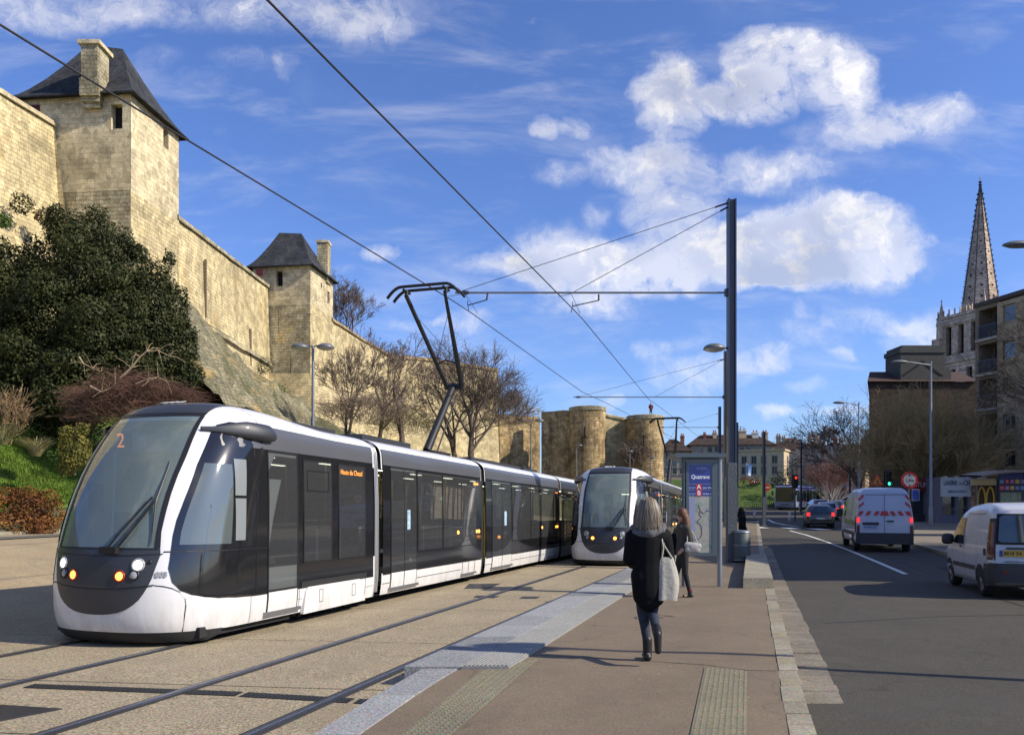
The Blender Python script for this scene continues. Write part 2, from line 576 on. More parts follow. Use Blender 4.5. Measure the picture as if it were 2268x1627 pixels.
M_kerbs = [M_kerb, agg_mat('darker kerb stone', (.285, .255, .19), .3, 70, big=.3), agg_mat('warm kerb stone', (.32, .275, .19), .3, 70, big=.25)]
M_gutter = [agg_mat('gutter stone', (.235, .205, .155), .3, 70, big=.3), agg_mat('dark gutter stone', (.205, .18, .138), .3, 70, big=.3)]
M_tact = agg_mat('beige tactile paving', (.25, .225, .15), .22, 70, big=.15)
M_tactgrey = agg_mat('grey tactile paving', (.27, .275, .265), .25, 90, big=.1)
M_white = mat('road paint', (.62, .62, .58), .8, var=.25, vscale=9)
M_steel = mat('rail steel', (.30, .30, .31), .32, .9, var=.25, vscale=6)
M_rubber = mat('rail rubber', (.028, .029, .031), .8, var=.3, vscale=8)
M_dark = mat('dark gap', (.012, .012, .013), .9)

# base terrain, to the horizon
def toe(Y): return -21 + 15 * smooth01(66, 92, Y)
def land(off, Y):
    d = toe(Y) - off
    z0 = bed(Y) * (1 - smooth01(30, 70, Y)) + gz_(Y) * smooth01(30, 70, Y) - .02
    if off > -9.6 and d < 0: return z0 - .05
    near = z0 - .05 + (.90 - z0) * smooth01(0, 1, (-9.6 - off) / 10.5) if Y < 66 else z0
    near = near * (1 - smooth01(60, 90, Y)) + (z0) * smooth01(60, 90, Y)
    if d <= 0: return near
    s = .56 * (1 - smooth01(62, 90, Y)) + .10 * smooth01(62, 90, Y)
    top = 9.2 * (1 - smooth01(66, 90, Y)) + 3.0 * smooth01(66, 90, Y)
    r = .9 * (1 - smooth01(60, 90, Y)) + z0 * smooth01(60, 90, Y)
    return min(r + s * d + .25 * mnoise.noise(Vector((off * .35, Y * .2, 0))), top)
mb = MB()
offs = [-260, -160, -100, -70, -55] + frange(-48, -20, 28) + frange(-19, -3, 16) + [0, 8, 20, 40, 80, 160, 320]
Ysl = [-60, -30, -15, -5] + frange(0, 130, 65) + [150, 190, 260, 400, 700, 1500, 3000]
mb.grid([[G(o, Y, (land(o, min(Y, 130)) if o < 0 else gz_(min(Y, 130)) - .06) if o > -200 else 3.0) for o in offs] for Y in Ysl])
terrain = mb.build('terrain', M_earth, smooth=True); terrain['kind'] = 'structure'

# trackbed with joints
tb = sheet('trackbed', [-10.4, -9.2, -7.5, -6.6, -5.5, -4.4, -3.3, -2.9], yrows(-2, 66), lambda o, Y: bed(Y), M_bed)
# smooth side road left of the trackbed and its kerb
sheet('side_road', [-21.0, -19.8, -18, -16, -14, -12, -10.4], yrows(4, 62), lambda o, Y: land(o, Y) + .03, M_road2)
mb = MB()
y0 = 6.
while y0 < 60:
    L = .95
    a = G(-21.25, y0, 0); z = land(-20.9, y0) + .12
    p = [G(-21.3, y0 + .01, z), G(-20.98, y0 + .01, z), G(-20.98, y0 + L, z), G(-21.3, y0 + L, z)]
    mb.quad(*p); mb.quad(p[1], p[1] - Vector((0, 0, .3)), p[2] - Vector((0, 0, .3)), p[2]); mb.quad(p[0], p[0] - Vector((0, 0, .3)), p[1] - Vector((0, 0, .3)), p[1])
    y0 += L
o = mb.build('bank_kerb', M_kerb); o['kind'] = 'structure'
mb = MB()
mb.grid([[G(-19.9, Y, land(-19.9, Y) + .036), G(-19.2, Y, land(-19.2, Y) + .036)] for Y in yrows(8, 60)])  # darker grey band along the side road
o = mb.build('dark_strip', mat('dark grey asphalt', (.11, .105, .09), .9, var=.3)); o['kind'] = 'structure'
# expansion joints over the bed
mb = MB()
for Yj in [3.9, 6.35, 8.15, 10.9, 14.5, 18.5, 22.5, 27, 32]:
    rows = []
    for o in frange(-10.4, -2.95, 8):
        Y = Yj - (o + 6.5) * .42 * .3
        rows.append([Vector((o + T * Yj, Y - .006, bed(Y) + .004)), Vector((o + T * Yj, Y + .006, bed(Y) + .004))])
    mb.grid(rows)
o = mb.build('trackbed_joints', M_dark); o['kind'] = 'structure'

# rails -------------------------------------------------------------
def rail(root, off, y0=-1.5, y1=62):
    c = 1 / .9565
    def ribbon(name, m, a, b, h):
        mb = MB()
        mb.grid([[G(off + a * c, Y, bed(Y) + h), G(off + b * c, Y, bed(Y) + h)] for Y in yrows(y0, y1, 3)])
        return mb.build(name, m, par)
    mb = MB()
    mb.grid([[G(off + x * c, Y, bed(Y) + h) for x, h in ((-.085, .004), (-.055, .010), (.055, .010), (.095, .004))] for Y in yrows(y0, y1, 3)])
    par = mb.build('rail', M_rubber, root)
    mb = MB()
    mb.grid([[G(off + x * c, Y, bed(Y) + h) for x, h in ((-.036, .012), (-.030, .018), (.012, .018), (.018, .012))] for Y in yrows(y0, y1, 3)])
    mb.grid([[G(off + x * c, Y, bed(Y) + h) for x, h in ((.042, .0135), (.056, .0135))] for Y in yrows(y0, y1, 3)])
    mb.build('rail_head', M_steel, par)
for lab, offs2 in (('pair of grooved steel rails under the nearer tram', (-9.13, -7.53)), ('pair of empty grooved steel rails running beside the granite platform edge', (-5.56, -3.93))):
    r_ = empty('tram_track', (0, 0, 0), 0, lab, 'tram track', 'tram tracks sunk in the concrete')
    for o_ in offs2: rail(r_, o_)

# drainage gratings, access plates -------------------------------------
def bedpoly(name, pts, h, m, lab, cat):
    mb = MB(); P = []
    for x, y in pts:
        # intersect the line of sight with the sloping bed
        k = (y - HZ) / F
        Y = (CAMZ - 8 * .018) / (k - .018)
        P.append(Vector(((x - 1134) / F * Y, Y, bed(Y) + h)))
    mb.quad(*P); mb.quad(*[p - Vector((0, 0, h)) for p in P][::-1])
    for i in range(len(P)):
        q = P[(i + 1) % len(P)]; mb.quad(P[i], q, q - Vector((0, 0, h)), P[i] - Vector((0, 0, h)))
    return P, tag(mb.build(name, m), lab, cat)
M_iron = mat('cast iron', (.05, .055, .06), .6, .4, var=.3, vscale=12)
def grating(a, b, wdt, lab):
    """a, b: end points on the bed; slotted steel channel"""
    root = empty('drain_grating', (0, 0, 0), 0, lab, 'drain grating', 'channel gratings across the tracks')
    d = (b - a); L = d.length; d.normalize(); n = Vector((-d.y, d.x, 0)).normalized() * wdt / 2
    mb = MB(); h = Vector((0, 0, .006))
    mb.quad(a - n + h, b - n + h, b + n + h, a + n + h)
    mb.build('channel', M_dark, root)
    mb = MB()
    for s in (-1, 1):
        mb.quad(a + n * s + h * 1.7, b + n * s + h * 1.7, b + n * s * .86 + h * 1.7, a + n * s * .86 + h * 1.7)
    k = int(L / .045)
    for i in range(k):
        p = a + d * (i * .045); q = p + d * .020
        mb.quad(p - n * .9 + h * 1.7, q - n * .9 + h * 1.7, q + n * .9 + h * 1.7, p + n * .9 + h * 1.7)
    mb.quad(a - n * .06 + h * 1.8, b - n * .06 + h * 1.8, b + n * .06 + h * 1.8, a + n * .06 + h * 1.8)
    mb.build('bars', M_iron, root)
def bedpt(x, y):
    k = (y - HZ) / F; Y = (CAMZ - .144) / (k - .018); return Vector(((x - 1134) / F * Y, Y, bed(Y)))
grating(bedpt(64, 1519), bedpt(530, 1537), .16, 'long slotted channel grating between the rails near the front tram')
grating(bedpt(540, 1538), bedpt(778, 1552), .16, 'slotted channel grating across the empty track')
grating(bedpt(790, 1553), bedpt(850, 1556), .16, 'short end of slotted channel grating beside the granite strip')
P_, pl_ = bedpoly('access_cover', [(-30, 1559), (188 * .735, 1570), (0, 1597), (-60, 1606)], .009, mat('dark plate', (.045, .045, .05), .5, .5, var=.3, vscale=5), 'large dark steel access plate in front of the tram track', 'access cover')
mb = MB()
bedpoly('access_cover', [(1040, 1293), (1109, 1292), (1082, 1303), (1028, 1303)], .009, mat('dark plate', (.045, .045, .05)), 'small dark square plate between the two tram tracks', 'access cover')
bedpoly('drain_grating', [(1055, 1319), (1106, 1320), (1094, 1324), (1048, 1322)], .009, M_iron, 'narrow dark grating crossing the left rail of the empty track', 'drain grating')
bedpoly('drain_grating', [(1158, 1321), (1196, 1321), (1188, 1325), (1150, 1325)], .009, M_iron, 'narrow dark grating beside the granite platform edge', 'drain grating')

# pavement -----------------------------------------------------------
def plev(off, Y):
    full = pave_z(Y) - .035 * (1 - smooth01(-1.6, -.1, off))
    if Y < 8:
        low = bed(Y) + .03 + (pave_z(Y) - .035 - bed(Y) - .03) * smooth01(5.0, 8.0, Y)
        k = smooth01(-2.96, -1.9, off)
        return low * (1 - k) + full * k
    return full
sheet('pavement', [-2.96, -2.6, -2.2, -1.9, -1.5, -1, -.5, 0, .25], yrows(-2, 60, .5), plev, M_pave, thick=.3)
# low granite strip, raised granite edge, ribbed tactile band
def stones(name, oa, ob, y0, y1, L, zt, m, base=.3, gap=.006, jit=.002, ljit=0.0, kind='structure', jo=0.0):
    mb = MB(); y = y0; rr = random.Random(hash(name) % 1000 if False else len(name) * 7)
    while y < y1 - .02:
        l = L * (1 + rr.uniform(-ljit, ljit)); ye = min(y + l, y1); dz = rr.uniform(-jit, jit)
        jx = rr.uniform(-jo, jo)
        A, B = oa + jx, ob + jx
        p = [G(A, y + gap, zt(A, y) + dz), G(B, y + gap, zt(B, y) + dz), G(B, ye, zt(B, ye) + dz), G(A, ye, zt(A, ye) + dz)]
        q = [v - Vector((0, 0, base)) for v in p]
        ch = .006
        c = (p[0] + p[2]) / 2; mb.cur = rr.randrange(len(m)) if hasattr(m, '__len__') else 0
        pt = [v + (c - v).normalized() * ch for v in p]; ps = [v - Vector((0, 0, ch)) for v in p]
        mb.quad(*pt)
        for i in range(4):
            j = (i + 1) % 4
            mb.quad(pt[i], pt[j], ps[j], ps[i]); mb.quad(ps[i], ps[j], q[j], q[i])
        y = ye
    o = mb.build(name, m)
    if kind: o['kind'] = kind
    return o
stones('low_granite_strip', -3.31, -2.965, -2, 7.99, 1.0, lambda o, Y: bed(Y) + .03 + (pave_z(Y) - .02 - bed(Y) - .03) * smooth01(5.0, 8.0, Y), M_granite, gap=.014)
stones('platform_edge', -3.50, -2.93, 8.0, 60, .97, lambda o, Y: pave_z(Y), M_granite, base=.8, gap=.012)
band = sheet('platform_band', [-2.925, -2.45], yrows(8.0, 60), lambda o, Y: pave_z(Y) - .002, M_tactgrey, thick=.12)
mb = MB()
for k in range(11):
    o_ = -2.905 + k * .0415
    mb.grid([[G(o_ + dx, Y, pave_z(Y) + h) for dx, h in ((0, -.001), (.005, .006), (.017, .006), (.022, -.001))] for Y in yrows(8.02, 60)])
rb = mb.build('platform_ribs', M_tactgrey); rb['kind'] = 'structure'
def tact(name, quad_px, lab, nu, nv):
    P = []
    for x, y in quad_px:
        k = (y - HZ) / F; Y = (CAMZ - .2 + .035 - .144) / (k - .018); X = (x - 1134) / F * Y
        P.append(Vector((X, Y, 0)))
    def at(u, v):
        p = P[0].lerp(P[1], u).lerp(P[3].lerp(P[2], u), v)
        off = p.x - T * p.y
        return Vector((p.x, p.y, plev(off, p.y)))
    mb = MB()
    mb.grid([[at(i / 6, j / 16) + Vector((0, 0, .007)) for i in range(7)] for j in range(17)])
    root = mb.build(name, M_tact); root['kind'] = 'structure'
    mb = MB()
    for i in range(nu):
        for j in range(nv):
            c = at((i + .5) / nu, (j + .5) / nv)
            n = 7; r = .0115; top = []; bot = []
            for k in range(n):
                a = 2 * PI * k / n
                bot.append(c + Vector((math.cos(a) * r, math.sin(a) * r, .006))); top.append(c + Vector((math.cos(a) * r * .6, math.sin(a) * r * .6, .0125)))
            mb.quad(*top)
            for k in range(n): mb.quad(bot[k], bot[(k + 1) % n], top[(k + 1) % n], top[k])
    mb.build('studs', M_tact, root)
tact('tactile_strip', [(1069, 1484), (1195, 1459), (975, 1645), (828, 1645)], '', 7, 44)
tact('tactile_strip', [(1561, 1483), (1655, 1494), (1654, 1640), (1528, 1640)], '', 9, 34)
# kerb and gutter of the near side of the road, then the far kerb
stones('kerb', .25, .44, 2.0, 9.0, .42, lambda o, Y: pave_z(Y) + .004, M_kerbs, ljit=.5, jit=.006, gap=.022, jo=.008)
stones('kerb_far_part', .25, .44, 9.0, 16.3, .5, lambda o, Y: pave_z(Y) + .004, M_kerbs, ljit=.3, jit=.006, gap=.022, jo=.008)
stones('kerb_beyond_block', .25, .44, 25.1, 60, .9, lambda o, Y: pave_z(Y) + .004, M_kerb)
stones('gutter', .455, .80, 6.9, 34, .42, lambda o, Y: road_z(Y) + .012, M_gutter, ljit=.45, jit=.008, gap=.026, jo=.012)
road = sheet('road', [.43, 2, 4, 6, 8.2, 12], [-40, -20, -10] + yrows(-4, 128), lambda o, Y: road_z(Y), M_road)
# junction: the road widens at the far end
sheet('junction', [-6, 0.4, 12, 40], yrows(66, 128), lambda o, Y: road_z(Y) + .004 if Y > 66 else road_z(Y), M_road)
sheet('far_pavement', [7.35, 7.5, 9, 14, 22, 40], yrows(-20, 110), lambda o, Y: road_z(Y) + .12, agg_mat('pale pavement', (.25, .215, .165), .2, 60, stains=(.20, .17, .13)), thick=.2)
stones('far_kerb', 7.05, 7.345, -10, 90, 1.0, lambda o, Y: road_z(Y) + .125, M_kerb)
# pavement seam lines and a manhole ring
mb = MB()
def pavept(x, y, h=.004):
    k = (y - HZ) / F; Y = (CAMZ - .2 + .035 - .144) / (k - .018); X = (x - 1134) / F * Y
    return Vector((X, Y, plev(X - T * Y, Y) + h))
def seam(pts, wd=.008):
    for a, b in zip(pts[:-1], pts[1:]):
        A, B = pavept(*a), pavept(*b); n = (B - A).cross(Vector((0, 0, 1))).normalized() * wd
        N = 6
        rows = []
        for i in range(N + 1):
            p = A.lerp(B, i / N); p.z = plev(p.x - T * p.y, p.y) + .004
            j = n * (1 + rnd.uniform(-.4, .4)); rows.append([p - j, p + j])
        mb.grid(rows)
seam([(1172, 1449), (1300, 1456), (1440, 1466), (1560, 1478), (1660, 1492), (1728, 1493)])
seam([(1470, 1295), (1600, 1300), (1680, 1301)])
o = mb.build('pavement_seams', mat('seam', (.09, .07, .05), .95)); o['kind'] = 'structure'
c = pavept(1455, 1368, .0)
mh = MB()
for r0, r1, h in ((.33, .30, .006), (.26, .24, .006), (.10, .07, .006)):
    mh.grid([[c + Vector((math.cos(a) * r0, math.sin(a) * r0, h)), c + Vector((math.cos(a) * r1, math.sin(a) * r1, h))] for a in frange(0, 2 * PI, 40)])
mroot = mh.build('manhole_cover', mat('manhole rim', (.10, .08, .06), .9, var=.3))
tag(mroot, 'round brown manhole cover set in the pavement behind the walking woman', 'manhole cover')
# raised stone block at the kerb
mb = MB()
A = [G(-.19, 16.4, 0), G(.42, 16.4, 0), G(.42, 25, 0), G(-.19, 25, 0)]
zt = pave_z(16.4) + .16
H_ = .21
Pb = [Vector((p.x, p.y, pave_z(p.y) - .06)) for p in A]; Pt = [Vector((p.x, p.y, pave_z(p.y) + H_)) for p in A]
mb.quad(*Pt)
for i in range(4): mb.quad(Pb[i], Pb[(i + 1) % 4], Pt[(i + 1) % 4], Pt[i])
o = mb.build('stone_block', M_kerb, bevel=.03)
tag(o, 'long low pale stone block along the kerb behind the map shelter', 'stone block')

# tar sealed seams and patches in the carriageway
def roadribbon(pts, wd, h, m, name):
    mb = MB(); rows = []; P = [Vector((x, y, 0)) for x, y in pts]; out = []
    for a, b in zip(P[:-1], P[1:]):
        for i in range(8): out.append(a.lerp(b, i / 8))
    out.append(P[-1])
    for i, p in enumerate(out):
        d = (out[min(i + 1, len(out) - 1)] - out[max(0, i - 1)]).normalized(); n = Vector((-d.y, d.x, 0)) * wd * (1 + rnd.uniform(-.35, .35) * (wd < .1)) / 2; j = n * rnd.uniform(-.8, .8) if wd < .1 else Vector((0, 0, 0))
        rows.append([Vector((q.x, q.y, road_z(q.y) + h)) for q in (p - n + j, p + n + j)])
    mb.grid(rows); o = mb.build(name, m); o['kind'] = 'structure'; return o
M_tar = mat('tar seal', (.030, .028, .026), .6, var=.3, vscale=6); M_patch = agg_mat('newer asphalt patch', (.048, .045, .040), .35, 120); M_worn = agg_mat('worn wheel track', (.082, .075, .062), .35, 110)
roadribbon([(6.1 + T * -2 , -2), (5.0 + T * 9, 9), (4.6 + T * 22, 22), (4.4 + T * 40, 40)], .035, .004, M_tar, 'road_seam')
roadribbon([(3.2 + T * 6, 6), (7.0 + T * 7.6, 7.6)], .03, .004, M_tar, 'road_seam')
roadribbon([(1.1 + T * 12, 12), (3.0 + T * 12.8, 12.8), (5.5 + T * 13.1, 13.1)], .03, .004, M_tar, 'road_seam')
roadribbon([(5.9 + T * 13, 13), (5.9 + T * 24, 24)], .7, .0035, M_patch, 'road_patch')
# painted markings
def ribbonroad(pts, wdt, name='road_marking', h=.006, dash=None):
    mb = MB(); P = []
    for x, y in pts:
        Y = 20.
        for _ in range(30): Y = (CAMZ - road_z(Y)) * F / (y - HZ)
        P.append(Vector(((x - 1134) / F * Y, Y, 0)))
    rows = []
    for i, p in enumerate(P):
        d = (P[min(i + 1, len(P) - 1)] - P[max(0, i - 1)]).normalized(); n = Vector((-d.y, d.x, 0)) * wdt / 2
        rows.append([Vector((q.x, q.y, road_z(q.y) + h)) for q in (p - n, p + n)])
    mb.grid(rows)
    o = mb.build(name, M_white); o['kind'] = 'structure'
    return o
ribbonroad([(2006, 1271), (1950, 1247), (1890, 1222), (1830, 1199), (1785, 1184), (1750, 1175)], .15)
ribbonroad([(1772, 1166), (1740, 1162), (1715, 1157), (1700, 1150)], .22)
for (xa, xb, y) in ((1655, 1680, 1166.5), (1722, 1750, 1168), (1782, 1812, 1170), (1855, 1890, 1172)):
    Y = (CAMZ - .0) * F / (y - HZ)
    for _ in range(20): Y = (CAMZ - road_z(Y)) * F / (y - HZ)
    mb = MB(); X0 = (xa - 1134) / F * Y; X1 = (xb - 1134) / F * Y
    mb.quad((X0, Y - 2.2, road_z(Y) + .006), (X1, Y - 2.2, road_z(Y) + .006), (X1 + .3, Y + 2.2, road_z(Y) + .006), (X0 + .3, Y + 2.2, road_z(Y) + .006))
    o = mb.build('crossing_mark', M_white); o['kind'] = 'structure'
# ================================================================= TRAMS
ZT = [.05, .15, .3, .5, .8, 1.1, 1.3, 1.6, 2.0, 2.4, 2.8, 3.0, 3.12, 3.22, 3.30, 3.38, 3.44, 3.47]
S0 = [.20, .10, .03, .005, .0, .03, .07, .15, .30, .50, .76, .91, 1.02, 1.13, 1.27, 1.52, 2.0, 2.6]
WT = [1.22, 1.27, 1.30, 1.32, 1.32, 1.32, 1.32, 1.32, 1.315, 1.30, 1.28, 1.25, 1.20, 1.12, 1.02, .86, .62, .3]
DT = [1.3, 1.35, 1.4, 1.4, 1.4, 1.4, 1.4, 1.4, 1.4, 1.4, 1.45, 1.5, 1.5, 1.5, 1.45, 1.3, .8, .4]
NP = 2.7
def itp(z, TB):
    if z <= ZT[0]: return TB[0]
    for i in range(len(ZT) - 1):
        if z <= ZT[i + 1]:
            # smooth (Catmull-Rom) interpolation
            x0, x1 = ZT[i], ZT[i + 1]; u = (z - x0) / (x1 - x0)
            y0, y1 = TB[i], TB[i + 1]
            m0 = (y1 - TB[i - 1]) / (x1 - ZT[i - 1]) if i else (y1 - y0) / (x1 - x0)
            m1 = (TB[i + 2] - y0) / (ZT[i + 2] - x0) if i + 2 < len(ZT) else (y1 - y0) / (x1 - x0)
            h = x1 - x0
            return (2 * u ** 3 - 3 * u * u + 1) * y0 + (u ** 3 - 2 * u * u + u) * h * m0 + (-2 * u ** 3 + 3 * u * u) * y1 + (u ** 3 - u * u) * h * m1
    return TB[-1]
def kz(s, z):
    if z <= 2.9: return z
    return 2.9 + (z - 2.9) * (1 - .42 * max(0, min(1, (s - 1.2) / 2.8)))
def fy(y, z):      # point of the nose at lateral y
    W, D, s0 = itp(z, WT), itp(z, DT), itp(z, S0)
    a = min(1, abs(y) / W)
    s = s0 + D * (1 - (1 - a ** NP) ** (1 / NP))
    return Vector((s, y, kz(s, z)))
def fs(s, z, sg=-1):      # point of the flank at distance s from the nose
    W, D, s0 = itp(z, WT), itp(z, DT), itp(z, S0)
    a = (s - s0) / D
    y = W if a >= 1 else (0 if a <= 0 else W * (1 - (1 - a) ** NP) ** (1 / NP))
    return Vector((s, sg * y, kz(s, z)))
def lut(tab, z):
    if z <= tab[0][0]: return tab[0][1]
    for (a, u), (b, v) in zip(tab[:-1], tab[1:]):
        if z <= b: return u + (v - u) * (z - a) / (b - a)
    return tab[-1][1]
def offs_patch(rows, off):
    """push a grid of points outward along its own normals"""
    n, m = len(rows), len(rows[0]); out = []
    for i in range(n):
        r = []
        for j in range(m):
            a = rows[min(i + 1, n - 1)][j] - rows[max(i - 1, 0)][j]
            b = rows[i][min(j + 1, m - 1)] - rows[i][max(j - 1, 0)]
            nn = a.cross(b)
            nn = nn.normalized() if nn.length > 1e-9 else Vector((0, 0, 0))
            # outward = away from the inside of the tram
            if nn.dot(rows[i][j] - Vector((8, 0, 1.6))) < 0 and abs(nn.x) > .5 or (abs(nn.x) <= .5 and nn.dot(Vector((0, rows[i][j].y, rows[i][j].z - 1.8))) < 0): nn = -nn
            r.append(rows[i][j] + nn * off)
        out.append(r)
    return out
def patch_s(mb, zs, a, b, n, off, sg=-1):
    rows = []
    for z in zs:
        A = a(z) if callable(a) else a; B = b(z) if callable(b) else b
        rows.append([fs(A + (B - A) * k / n, z, sg) for k in range(n + 1)])
    mb.grid(offs_patch(rows, off), flip=sg > 0)
def patch_y(mb, zs, a, b, n, off):
    rows = []
    for z in zs:
        A = a(z) if callable(a) else a; B = b(z) if callable(b) else b
        rows.append([fy(A + (B - A) * k / n, z) for k in range(n + 1)])
    mb.grid(offs_patch(rows, off))
M_tw = mat('tram white paint', (.70, .70, .70), .33, coat=.4, var=.07, vscale=1.4)
_t = NT(M_tw.node_tree); _b = _t.n['Principled BSDF']; _c = _b.inputs['Base Color'].links[0].from_socket
_o = _t.node('ShaderNodeTexCoord').outputs['Object']; _s = _t.node('ShaderNodeSeparateXYZ', iVector=_o)
_m = _t.node('ShaderNodeMapping', iVector=_o); _m.inputs['Scale'].default_value = (3.0, 3.0, .7)
_z = _t.math('MULTIPLY', _t.math('SUBTRACT', .85, _s.outputs[2], clamp=True), _t.math('MULTIPLY_ADD', _t.noise(_m.outputs[0], 2.2, 7, .7), 2.2, -.55, clamp=True))
_t.l.new(_t.mix(_t.math('MULTIPLY', _z, .8, clamp=True), _c, (.26, .235, .20)), _b.inputs['Base Color'])      # road film on the skirts
M_tg = mat('tram dark grey paint', (.032, .034, .040), .48, coat=.3, var=.08, vscale=1.5)
M_tgl = glass_mat('tram window glass', (.42, .45, .46), .30, .02, (.11, .115, .12))  # grey diffuse share stands in for sky reflected in the panes
M_tband = mat('tram mid grey paint', (.085, .088, .096), .35, coat=.3, var=.06, vscale=1.2)
M_tblk = mat('tram black panel', (.012, .0125, .014), .10, coat=.6, spec=.6)
M_twin = mat('tram tinted window', (.055, .058, .063), .035, coat=1.0, spec=.9)
M_tfr = mat('window seam rubber', (.010, .010, .011), .5)
M_bel = mat('gangway bellows', (.16, .16, .17), .6)
M_under = mat('underframe', (.015, .015, .016), .7, var=.3)
M_lite = mat('headlamp lit', (.9, .9, .9), .2, emit=(1, .98, .92), es=2.2)
M_amb = mat('running lamp lit', (1, .5, .1), .3, emit=(1, .36, .05), es=3.5)
M_lens = mat('lamp lens unlit', (.35, .35, .36), .15, coat=1)
M_redr = mat('red lamp ring', (.35, .015, .01), .4)
M_ambd = mat('dot display lit', (1, .4, .08), .4, emit=(1, .26, .04), es=.9)
M_int = mat('cab lining', (.80, .82, .78), .7)
M_intd = mat('cab dark trim', (.035, .038, .045), .6)
M_red = mat('signal red', (.5, .02, .02), .5)
M_wgl = glass_mat('windscreen glass', (.74, .84, .80), .34, .015, (.34, .42, .38))  # pale diffuse haze put in for sky reflected on the windscreen

SEC = [(0, 5.28), (5.56, 11.32), (11.62, 19.85), (20.12, 25.4)]
GB = [(.568, 1.5), (.585, 1.12), (.61, .80), (.64, .60), (.68, .45), (.74, .34), (.85, .27), (1.03, .25), (1.25, .29), (1.44, .33), (1.58, .365), (1.97, .535), (2.48, .80), (2.56, .86), (2.87, 1.07), (3.0, 1.20), (3.06, 1.42)]
def gb(z): return lut(GB, z)
SM = [(.425, 0.0), (.43, .12), (.44, .22), (.46, .34), (.50, .45), (.56, .55), (.63, .63), (.72, .69), (.82, .74), (.9, .77), (1.2, .835), (1.44, .80), (1.6, .80), (2.0, .795), (2.5, .80), (2.87, .765), (3.05, .745), (3.16, .735), (3.25, .73), (3.35, .70), (3.44, .60)]
def sm(z): return lut(SM, z)
GL = [(1.29, .755), (1.6, .74), (1.95, .735), (2.45, .74), (2.9, .705), (3.10, .69)]
def gl_(z): return lut(GL, z)

def holed_band(mb, a, b, holes, sg, zlo=.568, zhi=3.04, off=.007):
    xs = sorted(set([a, b] + [v for h in holes for v in h[:2]])); base_z = [zlo, .8, 1.2, 2, 2.45, 2.8, 2.9, zhi]
    for x0, x1 in zip(xs[:-1], xs[1:]):
        h = [q for q in holes if q[0] < (x0 + x1) / 2 < q[1]]
        if not h: patch_s(mb, base_z, x0, x1, 1, off, sg); continue
        q = h[0]
        patch_s(mb, [z for z in base_z if z < q[2]] + [q[2]], x0, x1, 1, off, sg); patch_s(mb, [q[3]] + [z for z in base_z if z > q[3]], x0, x1, 1, off, sg)


